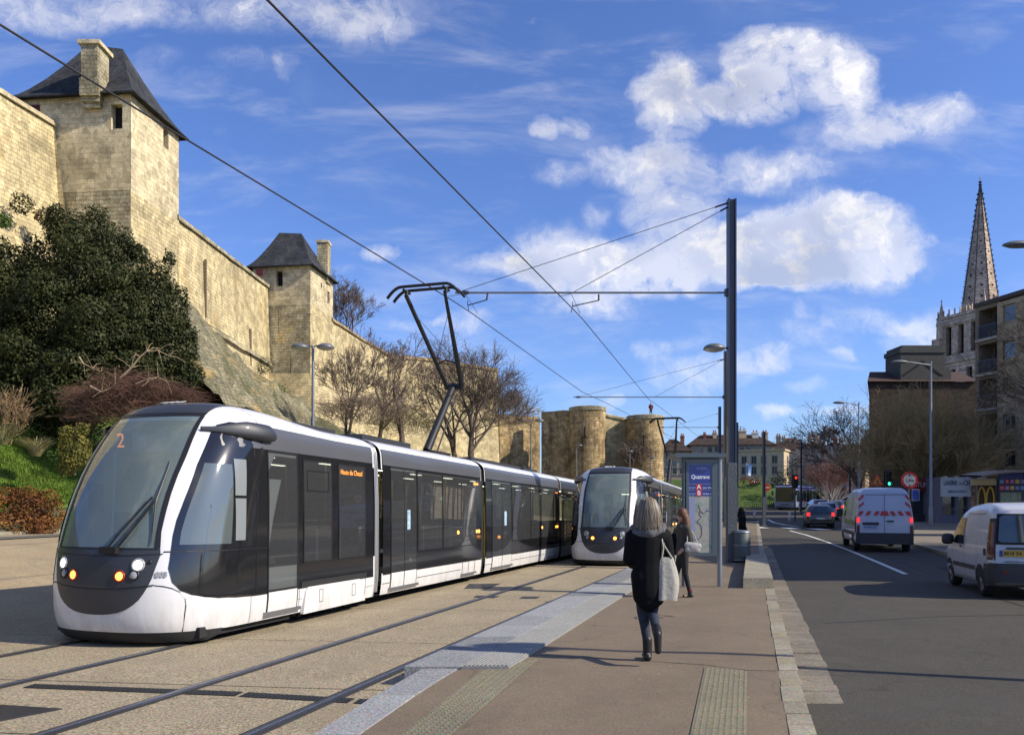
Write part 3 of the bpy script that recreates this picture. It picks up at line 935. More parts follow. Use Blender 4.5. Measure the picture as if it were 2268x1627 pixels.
def build_tram():
    root = empty('tram', (0, 0, 0))
    zsh = [.19, .25, .32, .42, .5, .65, .8, .95, 1.1, 1.27, 1.45, 1.65, 1.85, 2.05, 2.25, 2.45, 2.6, 2.75, 2.88, 2.96, 3.04, 3.1, 3.16, 3.22, 3.27, 3.32, 3.38, 3.43, 3.46]
    # ---- cab body (both flanks and nose in one shell, opening behind the windscreen)
    def cab_shell():
        mb = MB()
        ph = frange(0, PI / 2, 22)
        svals = frange(0, 1, 9)[1:]
        rows = []
        for z in zsh:
            W, D, s0 = itp(z, WT), itp(z, DT), itp(z, S0)
            r = []
            for sg in (1, -1):
                nose = []
                for p in ph:
                    y = W * math.sin(p) ** (2 / NP); s = s0 + D * (1 - max(0, math.cos(p)) ** (2 / NP))
                    nose.append(Vector((s, sg * y, kz(s, z))))
                flank = [Vector((nose[-1].x + (SEC[0][1] - nose[-1].x) * k, sg * W, 0)) for k in svals]
                for q in flank: q.z = kz(q.x, z)
                full = nose + flank
                r.append(full)
            rows.append(r[0][::-1] + r[1][1:])
        i0 = 0; n = len(rows[0])
        for r in rows: mb.v.extend([tuple(p) for p in r])
        for a in range(len(rows) - 1):
            for b in range(n - 1):
                c = (rows[a][b] + rows[a + 1][b + 1]) / 2
                zz = (zsh[a] + zsh[a + 1]) / 2
                if 1.3 < zz < 3.07 and abs(c.y) < gl_(zz) + .02 and c.x < 1.5: continue
                # opening of the cab side window
                if .93 < zz < 2.62 and rows[a][b].x > 1.80 and rows[a][b + 1].x > 1.80 and c.x < 5.2: continue
                mb.f.append((a * n + b, a * n + b + 1, (a + 1) * n + b + 1, (a + 1) * n + b)); mb.mi.append(0); mb.uv.append(None)
        top = rows[-1]
        return mb
    mb = cab_shell()
    # roof closure
    topz = zsh[-1]
    W = itp(topz, WT)
    mb.quad(*[Vector((s, y, kz(s, topz))) for s, y in ((2.3, -W), (5.28, -W), (5.28, W), (2.3, W))])
    body = mb.build('body', M_tw, root, smooth=True, merge=True)
    # rear of the cab section closed off in black
    def bulk(par, s, m=M_under):
        mb = MB(); pts = [(fs(s, z).y, kz(s, z)) for z in zsh]
        out = [(y, z) for y, z in pts] + [(-y, z) for y, z in pts[::-1]]
        mb.prism(out, s - .02, s + .0, 'x'); return mb.build('bulkhead', m, par)
    bulk(body, 5.27)
    # ---- middle sections
    for (a, b) in SEC[1:]:
        mb = MB()
        zz = [.19, .25, .42, .6, 1.1, 2.0, 2.6, 2.88, 2.96, 3.04, 3.1, 3.16, 3.22, 3.27, 3.32, 3.38, 3.46]
        def sect(s):
            pts = []
            for z in zz:
                p = fs(30, z); pts.append(Vector((s, p.y, p.z)))
            return pts + [Vector((s, -p.y, p.z)) for p in pts[::-1]]
        i1 = zz.index(.6); i2 = zz.index(2.6); S_ = [sect(s) for s in frange(a, b, 6)]; m_ = len(S_[0])
        mb.grid([r[:i1 + 1] for r in S_]); mb.grid([r[i2:m_ - i2] for r in S_]); mb.grid([r[m_ - i1 - 1:] for r in S_]); mb.grid([[r[-1], r[0]] for r in S_])
        mb.build('body', M_tw, root, smooth=False)
    # ---- bellows with pale rings
    for i, ((_, b), (a, _)) in enumerate(zip(SEC[:-1], SEC[1:])):
        mb = MB()
        N = 8
        rows = []
        for k in range(N + 1):
            s = b + (a - b) * k / N; inn = .05 if k % 2 else .10
            pts = []
            for z in (.25, .6, 1.1, 2.0, 2.6, 2.9, 3.04, 3.16, 3.27, 3.38):
                p = fs(30, z); pts.append(Vector((s, p.y + inn, p.z - inn * (.6 if z > 2.9 else 0))))
            rows.append(pts + [Vector((s, -p.y, p.z)) for p in pts[::-1]])
        mb.grid(rows, closed=True)
        bl = mb.build('bellows', M_bel if i == 0 else M_under, root, smooth=False)
        if i == 0:
            for s in (b + .02, b + .075, b + .13):
                for sg in (-1, 1):
                    mb = MB()
                    path = []
                    for z in (.28, .6, 1.1, 2.0, 2.6, 2.9, 3.04, 3.12, 3.2):
                        p = fs(30, z); path.append(Vector((s, sg * abs(p.y + .015), p.z)))
                    mb.tube(path, .014, 6)
                    mb.build('bellows_ring', mat('bellows ring', (.5, .5, .5), .35, .6), bl, smooth=True)
    # ---- flanks: glossy black band, per section, both sides
    for sg in (-1, 1):
        mb = MB()
        zz = [.568, .585, .61, .64, .68, .74, .80, .85, .94, 1.03, 1.14, 1.25, 1.45, 1.65, 1.9, 2.19, 2.4, 2.67, 2.76, 2.85, 2.92, 2.98, 3.04]
        patch_s(mb, zz, lambda z: gb(z), lambda z: 1.85, 14, .007, sg)
        holed_band(mb, 1.85, 5.20, [(1.86, 2.62, .62, 2.64), (2.82, 3.66, .98, 2.58), (3.92, 4.86, .98, 2.58)], sg)
        fl = mb.build('side_panel', M_tblk, root, smooth=True, merge=True)
        # satin grey band above the doors
        mb = MB()
        patch_s(mb, [2.68, 2.8, 2.9, 2.98, 3.035], lambda z: max(gb(z) + .10, 1.1), lambda z: 5.19, 16, .010, sg)
        mb.build('upper_band', M_tband, root, smooth=True)
        # lower seam of the front apron
        mb = MB()
        patch_s(mb, [1.235, 1.25], lambda z: gb(z) + .0, 1.85, 12, .011, sg)
        mb.build('panel_seam', M_tfr, fl)
        mb = MB()   # cab window, light greenish
        patch_s(mb, [1.33, 1.5, 1.7, 1.9, 2.1, 2.3, 2.42], lambda z: gb(z) + .06, lambda z: 1.02 + (z - 1.33) * .12, 8, .011, sg)
        mb.build('cab_window', mat('cab side glass', (.085, .105, .105), .03, coat=1, spec=.9), root, smooth=True)
        mb = MB()
        patch_s(mb, frange(1.37, 1.95, 5), lambda z: 1.10 + (z - 1.37) * .05, lambda z: 1.30 + (z - 1.37) * .05, 8, .013, sg); patch_s(mb, frange(1.99, 2.5, 5), lambda z: 1.13 + (z - 1.99) * .12, lambda z: 1.33 + (z - 1.99) * .12, 8, .013, sg)
        mb.build('vent_window', mat('vent window', (.20, .22, .225), .25, coat=.5), root, smooth=True)
        mb = MB()   # partition seam
        patch_s(mb, [.60, 1.2, 2.0, 2.66], 1.56, 1.575, 1, .012, sg)
        mb.build('panel_seam', M_tfr, fl)
        def window(a, b, z0, z1, par=root, m=M_tgl, name='window', off=.012):
            mb = MB(); patch_s(mb, [z0, (z0 + z1) / 2, min(2.4, z1), z1], a, b, 2, off, sg); o = mb.build(name, m, par)
            mf = MB()
            for (p, q, r, t) in ((a - .025, a, z0 - .02, z1 + .02), (b, b + .025, z0 - .02, z1 + .02)):
                patch_s(mf, [r, 1.5, t], p, q, 1, off + .004, sg)
            patch_s(mf, [z0 - .02, z0], a, b, 1, off + .004, sg); patch_s(mf, [z1, z1 + .02], a, b, 1, off + .004, sg)
            mf.build('window_frame', M_tfr, o)
            return o
        def door(a, b, leaves=1, zt=2.66):
            d = MB(); patch_s(d, [.60, 1.2, 2, 2.4, zt], a + .02, b - .02, 2, .013, sg)
            dr = d.build('door', M_tgl, root)
            d = MB(); patch_s(d, [.30, .40, .585], a + .02, b - .02, 2, .013, sg); d.build('door_foot', M_tw, dr)
            d = MB()
            xs = [a, b - .02] + ([(a + b) / 2 - .01] if leaves == 2 else [])
            for x in xs: patch_s(d, [.26, .5, 1.2, 2, 2.4, zt + .01], x, x + .022, 1, .018, sg)
            patch_s(d, [zt - .01, zt + .015], a, b, 1, .018, sg)
            patch_s(d, [.585, .60], a, b, 1, .016, sg)
            d.build('door_frame', M_tfr, dr)
            d = MB(); y = fs(30, .3).y
            d.box2((a - .06, sg * (abs(y) - .01), .25), (b + .06, sg * (abs(y) + .055), .30))
            d.build('door_step', mat('step metal', (.30, .30, .31), .4, .8), dr, bevel=.008)
            return dr
        door(1.84, 2.64, 1)
        # cab section passenger windows
        window(2.82, 3.66, .98, 2.58)
        window(3.92, 4.86, .98, 2.58)
        mb = MB()
        for (x0, x1, z0, z1) in ((2.90, 3.58, 2.10, 2.118), (2.90, 3.58, 2.42, 2.438), (2.90, 2.915, 2.10, 2.438), (3.565, 3.58, 2.10, 2.438)):
            patch_s(mb, [z0, z1], x0, x1, 1, .018, sg)
        mb.build('hopper_frame', M_tfr, fl)
        # bogie fairing
        mb = MB(); y = fs(30, .4).y; yy = abs(y)
        prof = [(2.78, .16), (2.86, .52), (2.92, .575), (4.62, .575), (4.72, .53), (4.84, .17)]
        mb.prism(prof, sg * (yy - .02), sg * (yy + .035), 'y')
        fa = mb.build('bogie_fairing', M_tw, root, bevel=.02)
        mb = MB()
        for x in (3.25, 4.35):
            for (x0, x1, z0, z1) in ((x, x + .12, .30, .308), (x, x + .12, .50, .508), (x, x + .008, .30, .508), (x + .112, x + .12, .30, .508)):
                mb.box2((x0, sg * (yy + .034), z0), (x1, sg * (yy + .038), z1))
        mb.build('hatch_outline', M_tfr, fa)
        mb = MB()
        patch_s(mb, [.57, .62, .67], 2.74, 4.92, 4, .016, sg); mb.build('fairing_recess', M_under, fl)
        # seams between lower skirt panels
        mb = MB()
        for x in (2.70, 4.90): patch_s(mb, [.20, .40, .566], x, x + .014, 1, .006, sg)
        patch_s(mb, [.40, .41], 2.66, 2.78, 1, .006, sg); patch_s(mb, [.40, .41], 4.9, 5.2, 1, .006, sg)
        for x in (1.78, 2.9, 4.1): patch_s(mb, [3.05, 3.12, 3.22, 3.3], x, x + .014, 1, .003, sg)
        patch_s(mb, [.185, .3, .45, .585], 1.45, 1.462, 1, .004, sg)
        mb.build('panel_seam', mat('thin seam', (.25, .25, .26), .6), root)
        # middle sections
        for si, (a, b) in enumerate(SEC[1:3]):
            k = (b - a) / 5.8
            mb = MB(); holed_band(mb, a + .04, b - .04, [(a + .40 * k, a + 1.60 * k, .62, 2.64), (a + 1.70 * k, a + 3.05 * k, .98, 2.62), (a + 3.13 * k, a + 5.35 * k, .98, 2.62)], sg)
            fl2 = mb.build('side_panel', M_tblk, root, smooth=False)
            mb = MB(); patch_s(mb, [2.68, 2.8, 2.9, 2.98, 3.035], a + .05, b - .05, 3, .010, sg); mb.build('upper_band', M_tband, root, smooth=True)
            door(a + .38 * k, a + 1.62 * k, 2)
            window(a + 1.70 * k, a + 3.05 * k, .98, 2.62)
            window(a + 3.13 * k, a + 5.35 * k, .98, 2.62)
            mb = MB()   # second low door at the end
            patch_s(mb, [.57, .59], a + .04, b - .04, 1, .009, sg)
            patch_s(mb, [.395, .405], a + 1.66 * k, b - 1.5 * k, 2, .006, sg); patch_s(mb, [.395, .405], a + .04, a + .36 * k, 1, .006, sg)
            for x in (b - 1.42 * k, b - .98 * k, b - .54 * k): patch_s(mb, [.29, .4, .57], x, x + .018, 1, .008, sg)
            mb.build('panel_seam', M_tfr, fl2)
            d = MB(); y = abs(fs(30, .3).y)
            d.box2((b - 1.48 * k, sg * (y - .01), .25), (b - .48 * k, sg * (y + .055), .29)); d.build('door_step', mat('step metal', (.3, .3, .3)), root, bevel=.006)
            mb = MB()
            for x in (2.6, 4.3): patch_s(mb, [3.05, 3.12, 3.22, 3.3], a + x * k, a + x * k + .008, 1, .003, sg)
            mb.build('panel_seam', mat('thin seam', (.25, .25, .26)), root)
            # ticket and notice stickers
            mb = MB(); patch_s(mb, [1.42, 1.62, 1.82], a + 1.12 * k, a + 1.27 * k, 1, .020, sg)
            mb.build('notice', mat('blue sticker', (.35, .5, .62), .5, var=.6, vscale=14), root)
            mb = MB(); patch_s(mb, [2.48, 2.53], b - .62, b - .28, 1, .02, sg)
            mb.build('side_display', M_ambd, root)
            for x in (b - 1.75 * k, b - .42 * k, b - .25 * k):  # glowing amber discs imitate tail lamp reflections in the side glass
                p = fs(30, 1.30, sg); mb = MB(); mb.lathe([(.045, 0), (.04, .012), (.01, .018)], n=14, M=Matrix.Translation((x, p.y + sg * .014, 1.30)) @ Matrix.Rotation(R(90) * -sg, 4, 'X')); mb.build('lamp_glint', M_amb, root, smooth=True)
        a, b = SEC[3]
        mb = MB(); holed_band(mb, a + .04, b - .04, [(a + .4, a + 2.0, .98, 2.62), (a + 2.2, a + 3.9, .98, 2.62)], sg); mb.build('side_panel', M_tblk, root)
        mb = MB(); patch_s(mb, [2.68, 2.8, 2.9, 2.98, 3.035], a + .05, b - .05, 3, .010, sg); mb.build('upper_band', M_tg, root, smooth=True)
        window(a + .4, a + 2.0, .98, 2.62); window(a + 2.2, a + 3.9, .98, 2.62)
        # camera pod above the cab door
        mb = MB(); rows = []
        for i in range(11):
            t = i / 10; s = .98 + t * .98
            hz_ = .04 + .12 * smooth01(0, .55, t); hy = .02 + .105 * smooth01(0, .8, t)
            if t > .9: hz_ *= .8; hy *= .8
            c = fs(s, 2.86); cy = abs(c.y) + hy * .16; cz = 2.90 - .04 * t
            rows.append([Vector((s, sg * (cy + hy * math.cos(a_)), cz + hz_ * (1.1 * math.sin(a_) if math.sin(a_) > 0 else .50 * math.sin(a_)))) for a_ in frange(-PI * .55, PI * .55, 10)])
        mb.grid(rows); mb.poly(rows[0]); mb.poly(rows[-1])
        mb.build('camera_pod', M_tg, root, smooth=True)
    # destination text on the flank
    P = fs(4.36, 2.46); P.y = -(abs(P.y) + .02)
    mesh_text('side_display', 'Hauts du Chazal', .125, M_ambd, root, facing(P, (1, 0, 0)), .0005, sx=.95)
    # ---- nose: dark grey lower mask, windscreen frame, roof cap
    mb = MB()
    patch_y(mb, [.425, .43, .44, .46, .50, .56, .63, .72, .82, .9, 1.05, 1.2, 1.29], lambda z: -sm(z), lambda z: sm(z), 24, .008)
    mask = mb.build('front_mask', M_tg, root, smooth=True)
    mb = MB()
    patch_y(mb, [.815, .83], lambda z: -.80, lambda z: .80, 24, .012)
    # curved seam: drooping in the middle
    mb = MB(); rows = []
    for k in range(25):
        y = -.80 + 1.6 * k / 24; z = .76 + .06 * (y / .8) ** 2
        rows.append([fy(y, z - .008), fy(y, z + .008)])
    mb.grid(offs_patch(rows, .012)); mb.build('mask_seam', M_tfr, mask)
    mb = MB(); rows = []
    for k in range(25):
        y = -.86 + 1.72 * k / 24; z = 1.215 - .03 * (1 - (y / .86) ** 2)
        rows.append([fy(y, z - .006), fy(y, z + .006)])
    mb.grid(offs_patch(rows, .012)); mb.build('mask_seam', M_tfr, mask)
    # apron seam in the white corner
    for sg in (-1, 1):
        mb = MB(); pts = [(.80, .79), (.86, .77), (.98, .72), (1.05, .64), (1.07, .55), (1.05, .40), (1.0, .19)]
        # follow the corner as (s-like) lateral parameter: y goes outwards, z down
        rows = []
        ys = [(.80, .815), (.90, .80), (.98, .77), (1.04, .72), (1.08, .64), (1.085, .55), (1.07, .42), (1.02, .20)]
        for (y, z) in ys: 
            p = fy(sg * y, z); rows.append([p + Vector((-.002, 0, .007)), p + Vector((.004, sg * .008, -.007))])
        mb.grid(offs_patch(rows, .005)); mb.build('apron_seam', M_tfr, body)
        mb = MB(); patch_y(mb, [1.235, 1.25], lambda z: sg * .86, lambda z: sg * .95, 3, .006); mb.build('apron_seam', M_tfr, body)
    zf = [1.29, 1.5, 1.75, 2.0, 2.25, 2.5, 2.75, 2.9, 3.0, 3.1]
    mb = MB()
    patch_y(mb, zf, lambda z: -sm(z), lambda z: -gl_(z), 3, .008); patch_y(mb, zf, lambda z: gl_(z), lambda z: sm(z), 3, .008)
    patch_y(mb, [3.10, 3.16], lambda z: -.735, lambda z: .735, 16, .008)
    patch_y(mb, [1.265, 1.29], lambda z: -.80, lambda z: .80, 16, .010)
    mb.build('windscreen_frame', M_tfr, root, smooth=True)
    mb = MB(); patch_y(mb, zf, lambda z: -gl_(z) - .01, lambda z: gl_(z) + .01, 18, .002)
    mb.build('windscreen', M_wgl, root, smooth=True)
    mb = MB()
    patch_y(mb, [3.15, 3.19, 3.23, 3.27, 3.31, 3.35, 3.39, 3.42, 3.45, 3.465], lambda z: -sm(z) if z < 3.42 else -.6, lambda z: sm(z) if z < 3.42 else .6, 20, .010)
    W = .3
    mb.quad(*[Vector((s, y, kz(s, 3.47) + .01)) for s, y in ((2.3, -.6), (3.2, -.6), (3.2, .6), (2.3, .6))])
    cap = mb.build('roof_cap', M_tg, root, smooth=True)
    mb = MB(); patch_y(mb, [3.285, 3.29], lambda z: -.75, lambda z: .75, 20, .013); mb.build('cap_seam', M_tfr, cap)
    # number on the cap and on the corner
    c = fy(0.05, 3.37); c2 = fy(.05, 3.33)
    up = (c - c2).normalized()
    mesh_text('fleet_number', '803', .26, M_tw, cap, facing(c + Vector((-.025, 0, .02)), (0, -1, 0), up), .003, bold=.008)
    c = fy(-.868, .95); r_ = (fy(-.93, .95) - fy(-.81, .95)).normalized(); up = (fy(-.868, 1.0) - c).normalized()
    mesh_text('fleet_number', '803', .095, mat('number grey', (.30, .31, .33), .6), body, facing(c + r_.cross(up) * .01, r_, up), .004, bold=.004)
    # ---- lamps
    def disc(y, z, r, m, name, par, off, ring=None, dome=.3):
        c = fy(y, z); tx = (fy(y + .02, z) - fy(y - .02, z)).normalized(); tz = (fy(y, z + .02) - fy(y, z - .02)).normalized()
        n = tx.cross(tz); 
        if n.x > 0: n = -n
        Mx = Matrix((tx, tz, n)).transposed().to_4x4(); Mx.translation = c + n * off
        b_ = MB(); b_.lathe([(r, 0), (r * .93, r * dome * .6), (r * .6, r * dome), (0.001, r * dome * 1.15)], n=20, M=Mx)
        o = b_.build(name, m, par, smooth=True)
        if ring:
            b_ = MB(); b_.lathe([(r * 1.42, -.004), (r * 1.38, .012), (r * 1.06, .014), (r * 1.0, -.004)], n=20, M=Mx); b_.build('bezel', ring, o, smooth=True)
        return o
    for sg in (1, -1):
        disc(sg * .60, 1.075, .062, M_lite, 'headlamp', root, .010, M_lens)
        disc(sg * .37, .93, .055, M_amb, 'indicator', root, .010, M_redr)
        disc(sg * .56, .945, .052, M_lens, 'fog_lamp', root, .010, M_tfr)
        disc(sg * .73, 1.11, .028, M_tfr, 'sensor', root, .010)
    # ---- wiper: two arms and a blade
    def onscreen(y, z, off=.05):
        p = fy(y, z); return p + Vector((-.9, 0, .42)).normalized() * off
    wp = MB(); wp.tube([fy(-.12, 1.235) + Vector((-.04, 0, 0)), onscreen(-.30, 1.45), onscreen(-.62, 1.93)], .013, 6)
    wr = wp.build('wiper_arm', M_tfr, root)
    wp = MB(); wp.tube([fy(-.26, 1.23) + Vector((-.04, 0, 0)), onscreen(-.42, 1.42), onscreen(-.66, 1.86)], .016, 6); wp.build('wiper_link', M_tfr, wr)
    wp = MB(); wp.tube([onscreen(-.735, 1.33, .03), onscreen(-.68, 1.88, .05), onscreen(-.665, 2.45, .03)], [.008, .016, .006], 6); wp.build('wiper_blade', M_tfr, wr)
    wp = MB(); wp.box(fy(-.19, 1.24) + Vector((-.03, 0, .02)), (.07, .26, .09)); wp.build('wiper_base', M_tfr, wr, bevel=.015)
    # ---- underframe skirt at the nose, underside and wheels
    mb = MB()
    rows = []
    for z, dx, dy in ((.055, .16, .14), (.12, .08, .06), (.20, .04, .04)):
        rows.append([fy(y * (itp(.3, WT) - dy), .3) + Vector((dx, 0, z - .3)) for y in frange(-1, 1, 30)])
    mb.grid(rows)
    for r in rows:
        pass
    mb.build('front_skirt', M_under, root, smooth=True)
    mb = MB(); mb.box2((.55, -1.18, .10), (2.65, 1.18, .24)); mb.box2((2.6, -1.15, .16), (25.2, 1.15, .30))
    for s in (11.45, 20.0): mb.box2((s - .5, -1.0, .08), (s + .5, 1.0, .2))
    mb.build('underframe', M_under, root)
    for s in (3.0, 4.5, 14.8, 16.6, 22.0, 23.6):
        for sg in (-1, 1):
            b_ = MB(); Mx = Matrix.Translation((s, sg * .80, .29)) @ Matrix.Rotation(R(90), 4, 'X')
            b_.lathe([(.02, -.07), (.27, -.07), (.29, -.05), (.29, .05), (.27, .07), (.02, .07)], n=24, M=Mx)
            wh = b_.build('wheel', mat('wheel steel', (.16, .15, .14), .5, .8), root, smooth=False)
            b_ = MB()
            for q in range(4): b_.box((s - .25 + q * .17, sg * 1.06, .13 + (q % 2) * .03), (.06, .05, .12))
            if s < 5 : b_.build('brake_gear', M_under, wh)
    # ---- roof gear
    mb = MB()
    mb.box2((3.1, -.62, 3.2), (5.0, .62, 3.30)); mb.box2((5.9, -.7, 3.2), (8.2, .7, 3.32)); mb.box2((12.2, -.7, 3.2), (19, .7, 3.30))
    mb.build('roof_box', M_tg, root, bevel=.03)
    # ---- cab interior
    mb = MB(); mb.box2((.95, -1.05, .86), (1.9, 1.05, .92)); fl_ = mb.build('cab_floor', M_intd, root)
    mb = MB()
    mb.prism([(.25, .95), (.22, 1.30), (.55, 1.42), (.8, 1.36), (.86, .95)], -.55, .40, 'y')
    mb.build('dashboard', mat('dashboard', (.20, .225, .235), .6), root, bevel=.04)
    mb = MB(); mb.box2((1.9, -1.2, .9), (1.95, -.25, 3.0)); mb.box2((1.9, .35, .9), (1.95, 1.2, 2.95)); mb.box2((1.9, -1.2, 2.45), (1.94, 1.2, 3.05))
    mb.box2((1.88, -.20, .9), (1.92, .02, 2.5))
    mb.build('partition', M_int, root)
    mb = MB(); mb.box2((1.93, -.25, .9), (1.96, .35, 2.45)); mb.build('partition_door', mat('smoked door', (.07, .08, .085), .2), root)
    mb = MB(); mb.box2((1.2, -.55, 1.15), (1.6, -.05, 1.28)); mb.box2((1.52, -.55, 1.2), (1.66, -.05, 1.95)); mb.box2((1.55, -.42, 1.95), (1.64, -.18, 2.15))
    mb.build('driver_seat', M_intd, root, bevel=.05)
    mb = MB(); mb.box2((1.0, .38, .9), (1.15, .72, 1.75)); mb.box2((.70, .62, 1.75), (.76, .84, 2.15)); mb.build('cab_console', M_intd, root, bevel=.03)
    mb = MB(); mb.tube([(1.82, .13, 1.5), (1.82, .13, 1.95)], .045, 10); mb.build('fire_extinguisher', M_red, root, smooth=True)
    mb = MB(); mb.box2((1.84, -.16, 1.45), (1.865, -.42, 1.78)); mb.build('red_notice', M_red, root)
    mb = MB(); mb.tube([(.9, .60, 1.3), (.95, .60, 2.6)], .018, 8); mb.tube([(.75, .78, 1.3), (.8, .78, 2.5)], .02, 8); mb.build('hand_pole', mat('pale pole', (.6, .62, .6), .4), root, smooth=True)
    mb = MB(); mb.box2((1.15, -.62, 2.62), (1.20, .50, 2.93)); mb.build('destination_board', mat('pale board', (.40, .37, .37), .7, var=.25, vscale=2.2), root)
    mesh_text('route_display', '2', .30, M_ambd, root, facing((1.10, .66, 2.78), (0, -1, 0)), .002)
    mb = MB(); mb.box2((1.45, -.7, 2.98), (2.2, .7, 3.02)); mb.build('cab_ceiling', M_int, root)
    mb = MB(); mb.box2((1.5, -.7, 2.40), (1.54, -.35, 2.42)); mb.build('cab_light', mat('cab lamp lit', (1, 1, .9), .4, emit=(1, 1, .75), es=3), root)
    # ---- passenger saloon seen through the glass
    mb = MB(); mb.box2((2.0, -1.22, .36), (25.3, 1.22, .40)); mb.build('saloon_floor', mat('saloon floor', (.07, .07, .075), .7), root)
    mb = MB(); mb.box2((2.0, -1.10, 2.66), (25.3, 1.10, 2.70)); ce = mb.build('saloon_ceiling', mat('saloon ceiling', (.35, .35, .35), .7), root)
    for y in (-.55, .55):
        for s in frange(2.6, 24.6, 11):
            mb = MB(); mb.box2((s, y - .04, 2.645), (s + .5, y + .04, 2.658)); mb.build('strip_light', MATS['cab lamp lit'], ce)
    MSEAT = mat('seat moquette', (.10, .12, .17), .85, var=.3, vscale=8); MPOL = mat('yellow grab pole', (.45, .33, .04), .35)
    for s in [3.0, 3.75, 4.5] + [7.4, 8.2, 9.0, 9.8, 10.6] + [14.4, 15.3, 16.2, 17.1, 18.0, 18.9] + [21.0, 21.9, 22.8]:
        for y in (-.82, .82):
            mb = MB(); mb.box2((s, y - .38, .80), (s + .42, y + .38, .88)); mb.box2((s + .38, y - .38, .82), (s + .46, y + .38, 1.50)); mb.box2((s + .1, y - .1, .40), (s + .3, y + .1, .80)); mb.build('saloon_seat', MSEAT, root, bevel=.03)
    for s in (2.72, 5.0, 5.9, 7.25, 9.4, 11.0, 12.2, 14.1, 16.6, 19.4, 20.6, 22.5):
        for y in (-.42, .42):
            mb = MB(); mb.tube([(s, y, .4), (s, y, 2.66)], .018, 6); mb.build('grab_pole', MPOL, root, smooth=True)
    # ---- pantograph
    pg = MB(); y0 = 0.0
    pg.box2((10.2, -.45, 3.28), (11.3, .45, 3.33)); 
    for s in (10.25, 11.25):
        for y in (-.4, .4): pg.lathe([(.05, 0), (.08, .03), (.05, .06), (.08, .09), (.05, .12)], c=(s, y, 3.18), n=10)
    pan = pg.build('pantograph', mat('pantograph black', (.012, .012, .013), .5), root)
    MP = MATS['pantograph black']
    a_ = MB(); a_.tube([(10.75, 0, 3.36), (12.6, 0, 5.34)], [.11, .095], 10); a_.tube([(11.15, -.12, 3.36), (12.65, -.1, 5.1)], .025, 6); a_.build('lower_arm', MP, pan, smooth=True)
    a_ = MB()
    hd = Vector((10.62, .04, 7.42)); kn = Vector((12.65, 0, 5.32))
    a_.tube([(12.65, -.26, 5.32), (12.65, .24, 5.32)], .085, 8)
    a_.tube([kn + Vector((0, -.24, 0)), hd + Vector((0, -.56, .02))], [.08, .042], 8)
    a_.tube([kn + Vector((0, .20, 0)), hd + Vector((0, .52, 0))], [.065, .055], 8)
    a_.tube([kn.lerp(hd, .26) + Vector((0, -.33, 0)), kn.lerp(hd, .28) + Vector((-.05, 0, .05)), kn.lerp(hd, .26) + Vector((0, .30, 0))], .024, 6)
    a_.tube([kn.lerp(hd, .28) + Vector((0, .30, 0)), kn.lerp(hd, .8) + Vector((0, -.50, 0))], .007, 5)
    a_.tube([kn.lerp(hd, .28) + Vector((0, -.33, 0)), kn.lerp(hd, .8) + Vector((0, .46, 0))], .007, 5)
    a_.build('upper_arm', MP, pan, smooth=True)
    a_ = MB()
    for dx in (-.19, .19):
        path = [Vector((hd.x + dx, y, hd.z + .16 - .30 * max(0, (abs(y) - .62) / .40) ** 1.8)) for y in frange(-1.0, 1.0, 24)]
        a_.tube(path, .040, 6)
    for y in (-.56, .54):
        a_.tube([(hd.x - .2, y, hd.z + .08), (hd.x + .2, y, hd.z + .08)], .035, 6); a_.tube([(hd.x, y, hd.z - .02), (hd.x, y, hd.z + .12)], .05, 6)
    a_.build('collector_head', MP, pan, smooth=True)
    return root

tram = build_tram()
tag(tram, 'long white and black tram in front, number 803, pantograph raised high above it', 'tram')
tram.location = Vector((-5.277, 10.24, -.04)) + Vector((-.9565, .2917, 0)) * .12
tram.rotation_euler = (0, .018, TANG - .003)
tram2 = copy_tree(tram)
tag(tram2, 'smaller looking white tram coming up behind the walking woman', 'tram')
tram2.location = Vector((3.13, 26.2, -.33)) + Vector((-.9565, .2917, 0)) * .12
tram2.rotation_euler = (0, .018, TANG)
for k in list(kids(tram2)):
    if k.name.startswith('route_display'): bpy.data.objects.remove(k); continue
    if k.name.startswith('pantograph'): k.location = (9.3, 0, .30); k.scale = (1, 1, .91)      # this one's stands on its rear section
    if k.name.startswith('headlamp'):
        k.data = k.data.copy(); k.data.materials[0] = M_lens     # its main beams are off
# ================================================================= CASTLE
M_st_lit = stone_mat('pale limestone courses', (.64, .53, .30), (.50, .41, .235), (.39, .315, .18), stain=(.22, .195, .12), stain_amt=.6, warm=.45, warmth=(.56, .39, .15), bump=.9, bw=.40, bh=.225)  # sun-facing stone: brightness of the sun put into the colour
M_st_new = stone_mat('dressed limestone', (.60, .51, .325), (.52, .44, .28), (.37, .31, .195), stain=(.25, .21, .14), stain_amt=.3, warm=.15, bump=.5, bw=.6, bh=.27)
M_st_grey = stone_mat('weathered and shaded limestone', (.50, .44, .29), (.33, .29, .185), (.22, .19, .12), stain=(.12, .115, .08), stain_amt=.7, warm=.6, warmth=(.50, .34, .11), bump=1.0, bw=.38, bh=.215)  # weathered stone, also tower fronts: their shade put into the colour
M_st_brown = stone_mat('brown stained limestone', (.50, .38, .20), (.34, .24, .12), (.20, .14, .07), stain=(.075, .05, .028), stain_amt=.95, warm=.55, warmth=(.45, .30, .11), bump=1.0, bw=.6, bh=.3)
M_talus = stone_mat('mossy rubble slope', (.25, .225, .145), (.17, .155, .10), (.12, .11, .07), stain=(.06, .072, .028), stain_amt=.9, warm=.6, warmth=(.42, .27, .09), bump=1.0, bw=.35, bh=.2)
M_slate = stone_mat('slate', (.050, .052, .060), (.035, .037, .044), (.016, .017, .02), stain=(.14, .15, .13), stain_amt=.28, warm=0, bw=.22, bh=.12, bump=.5)
M_hole = mat('dark opening', (.012, .011, .010), .95)
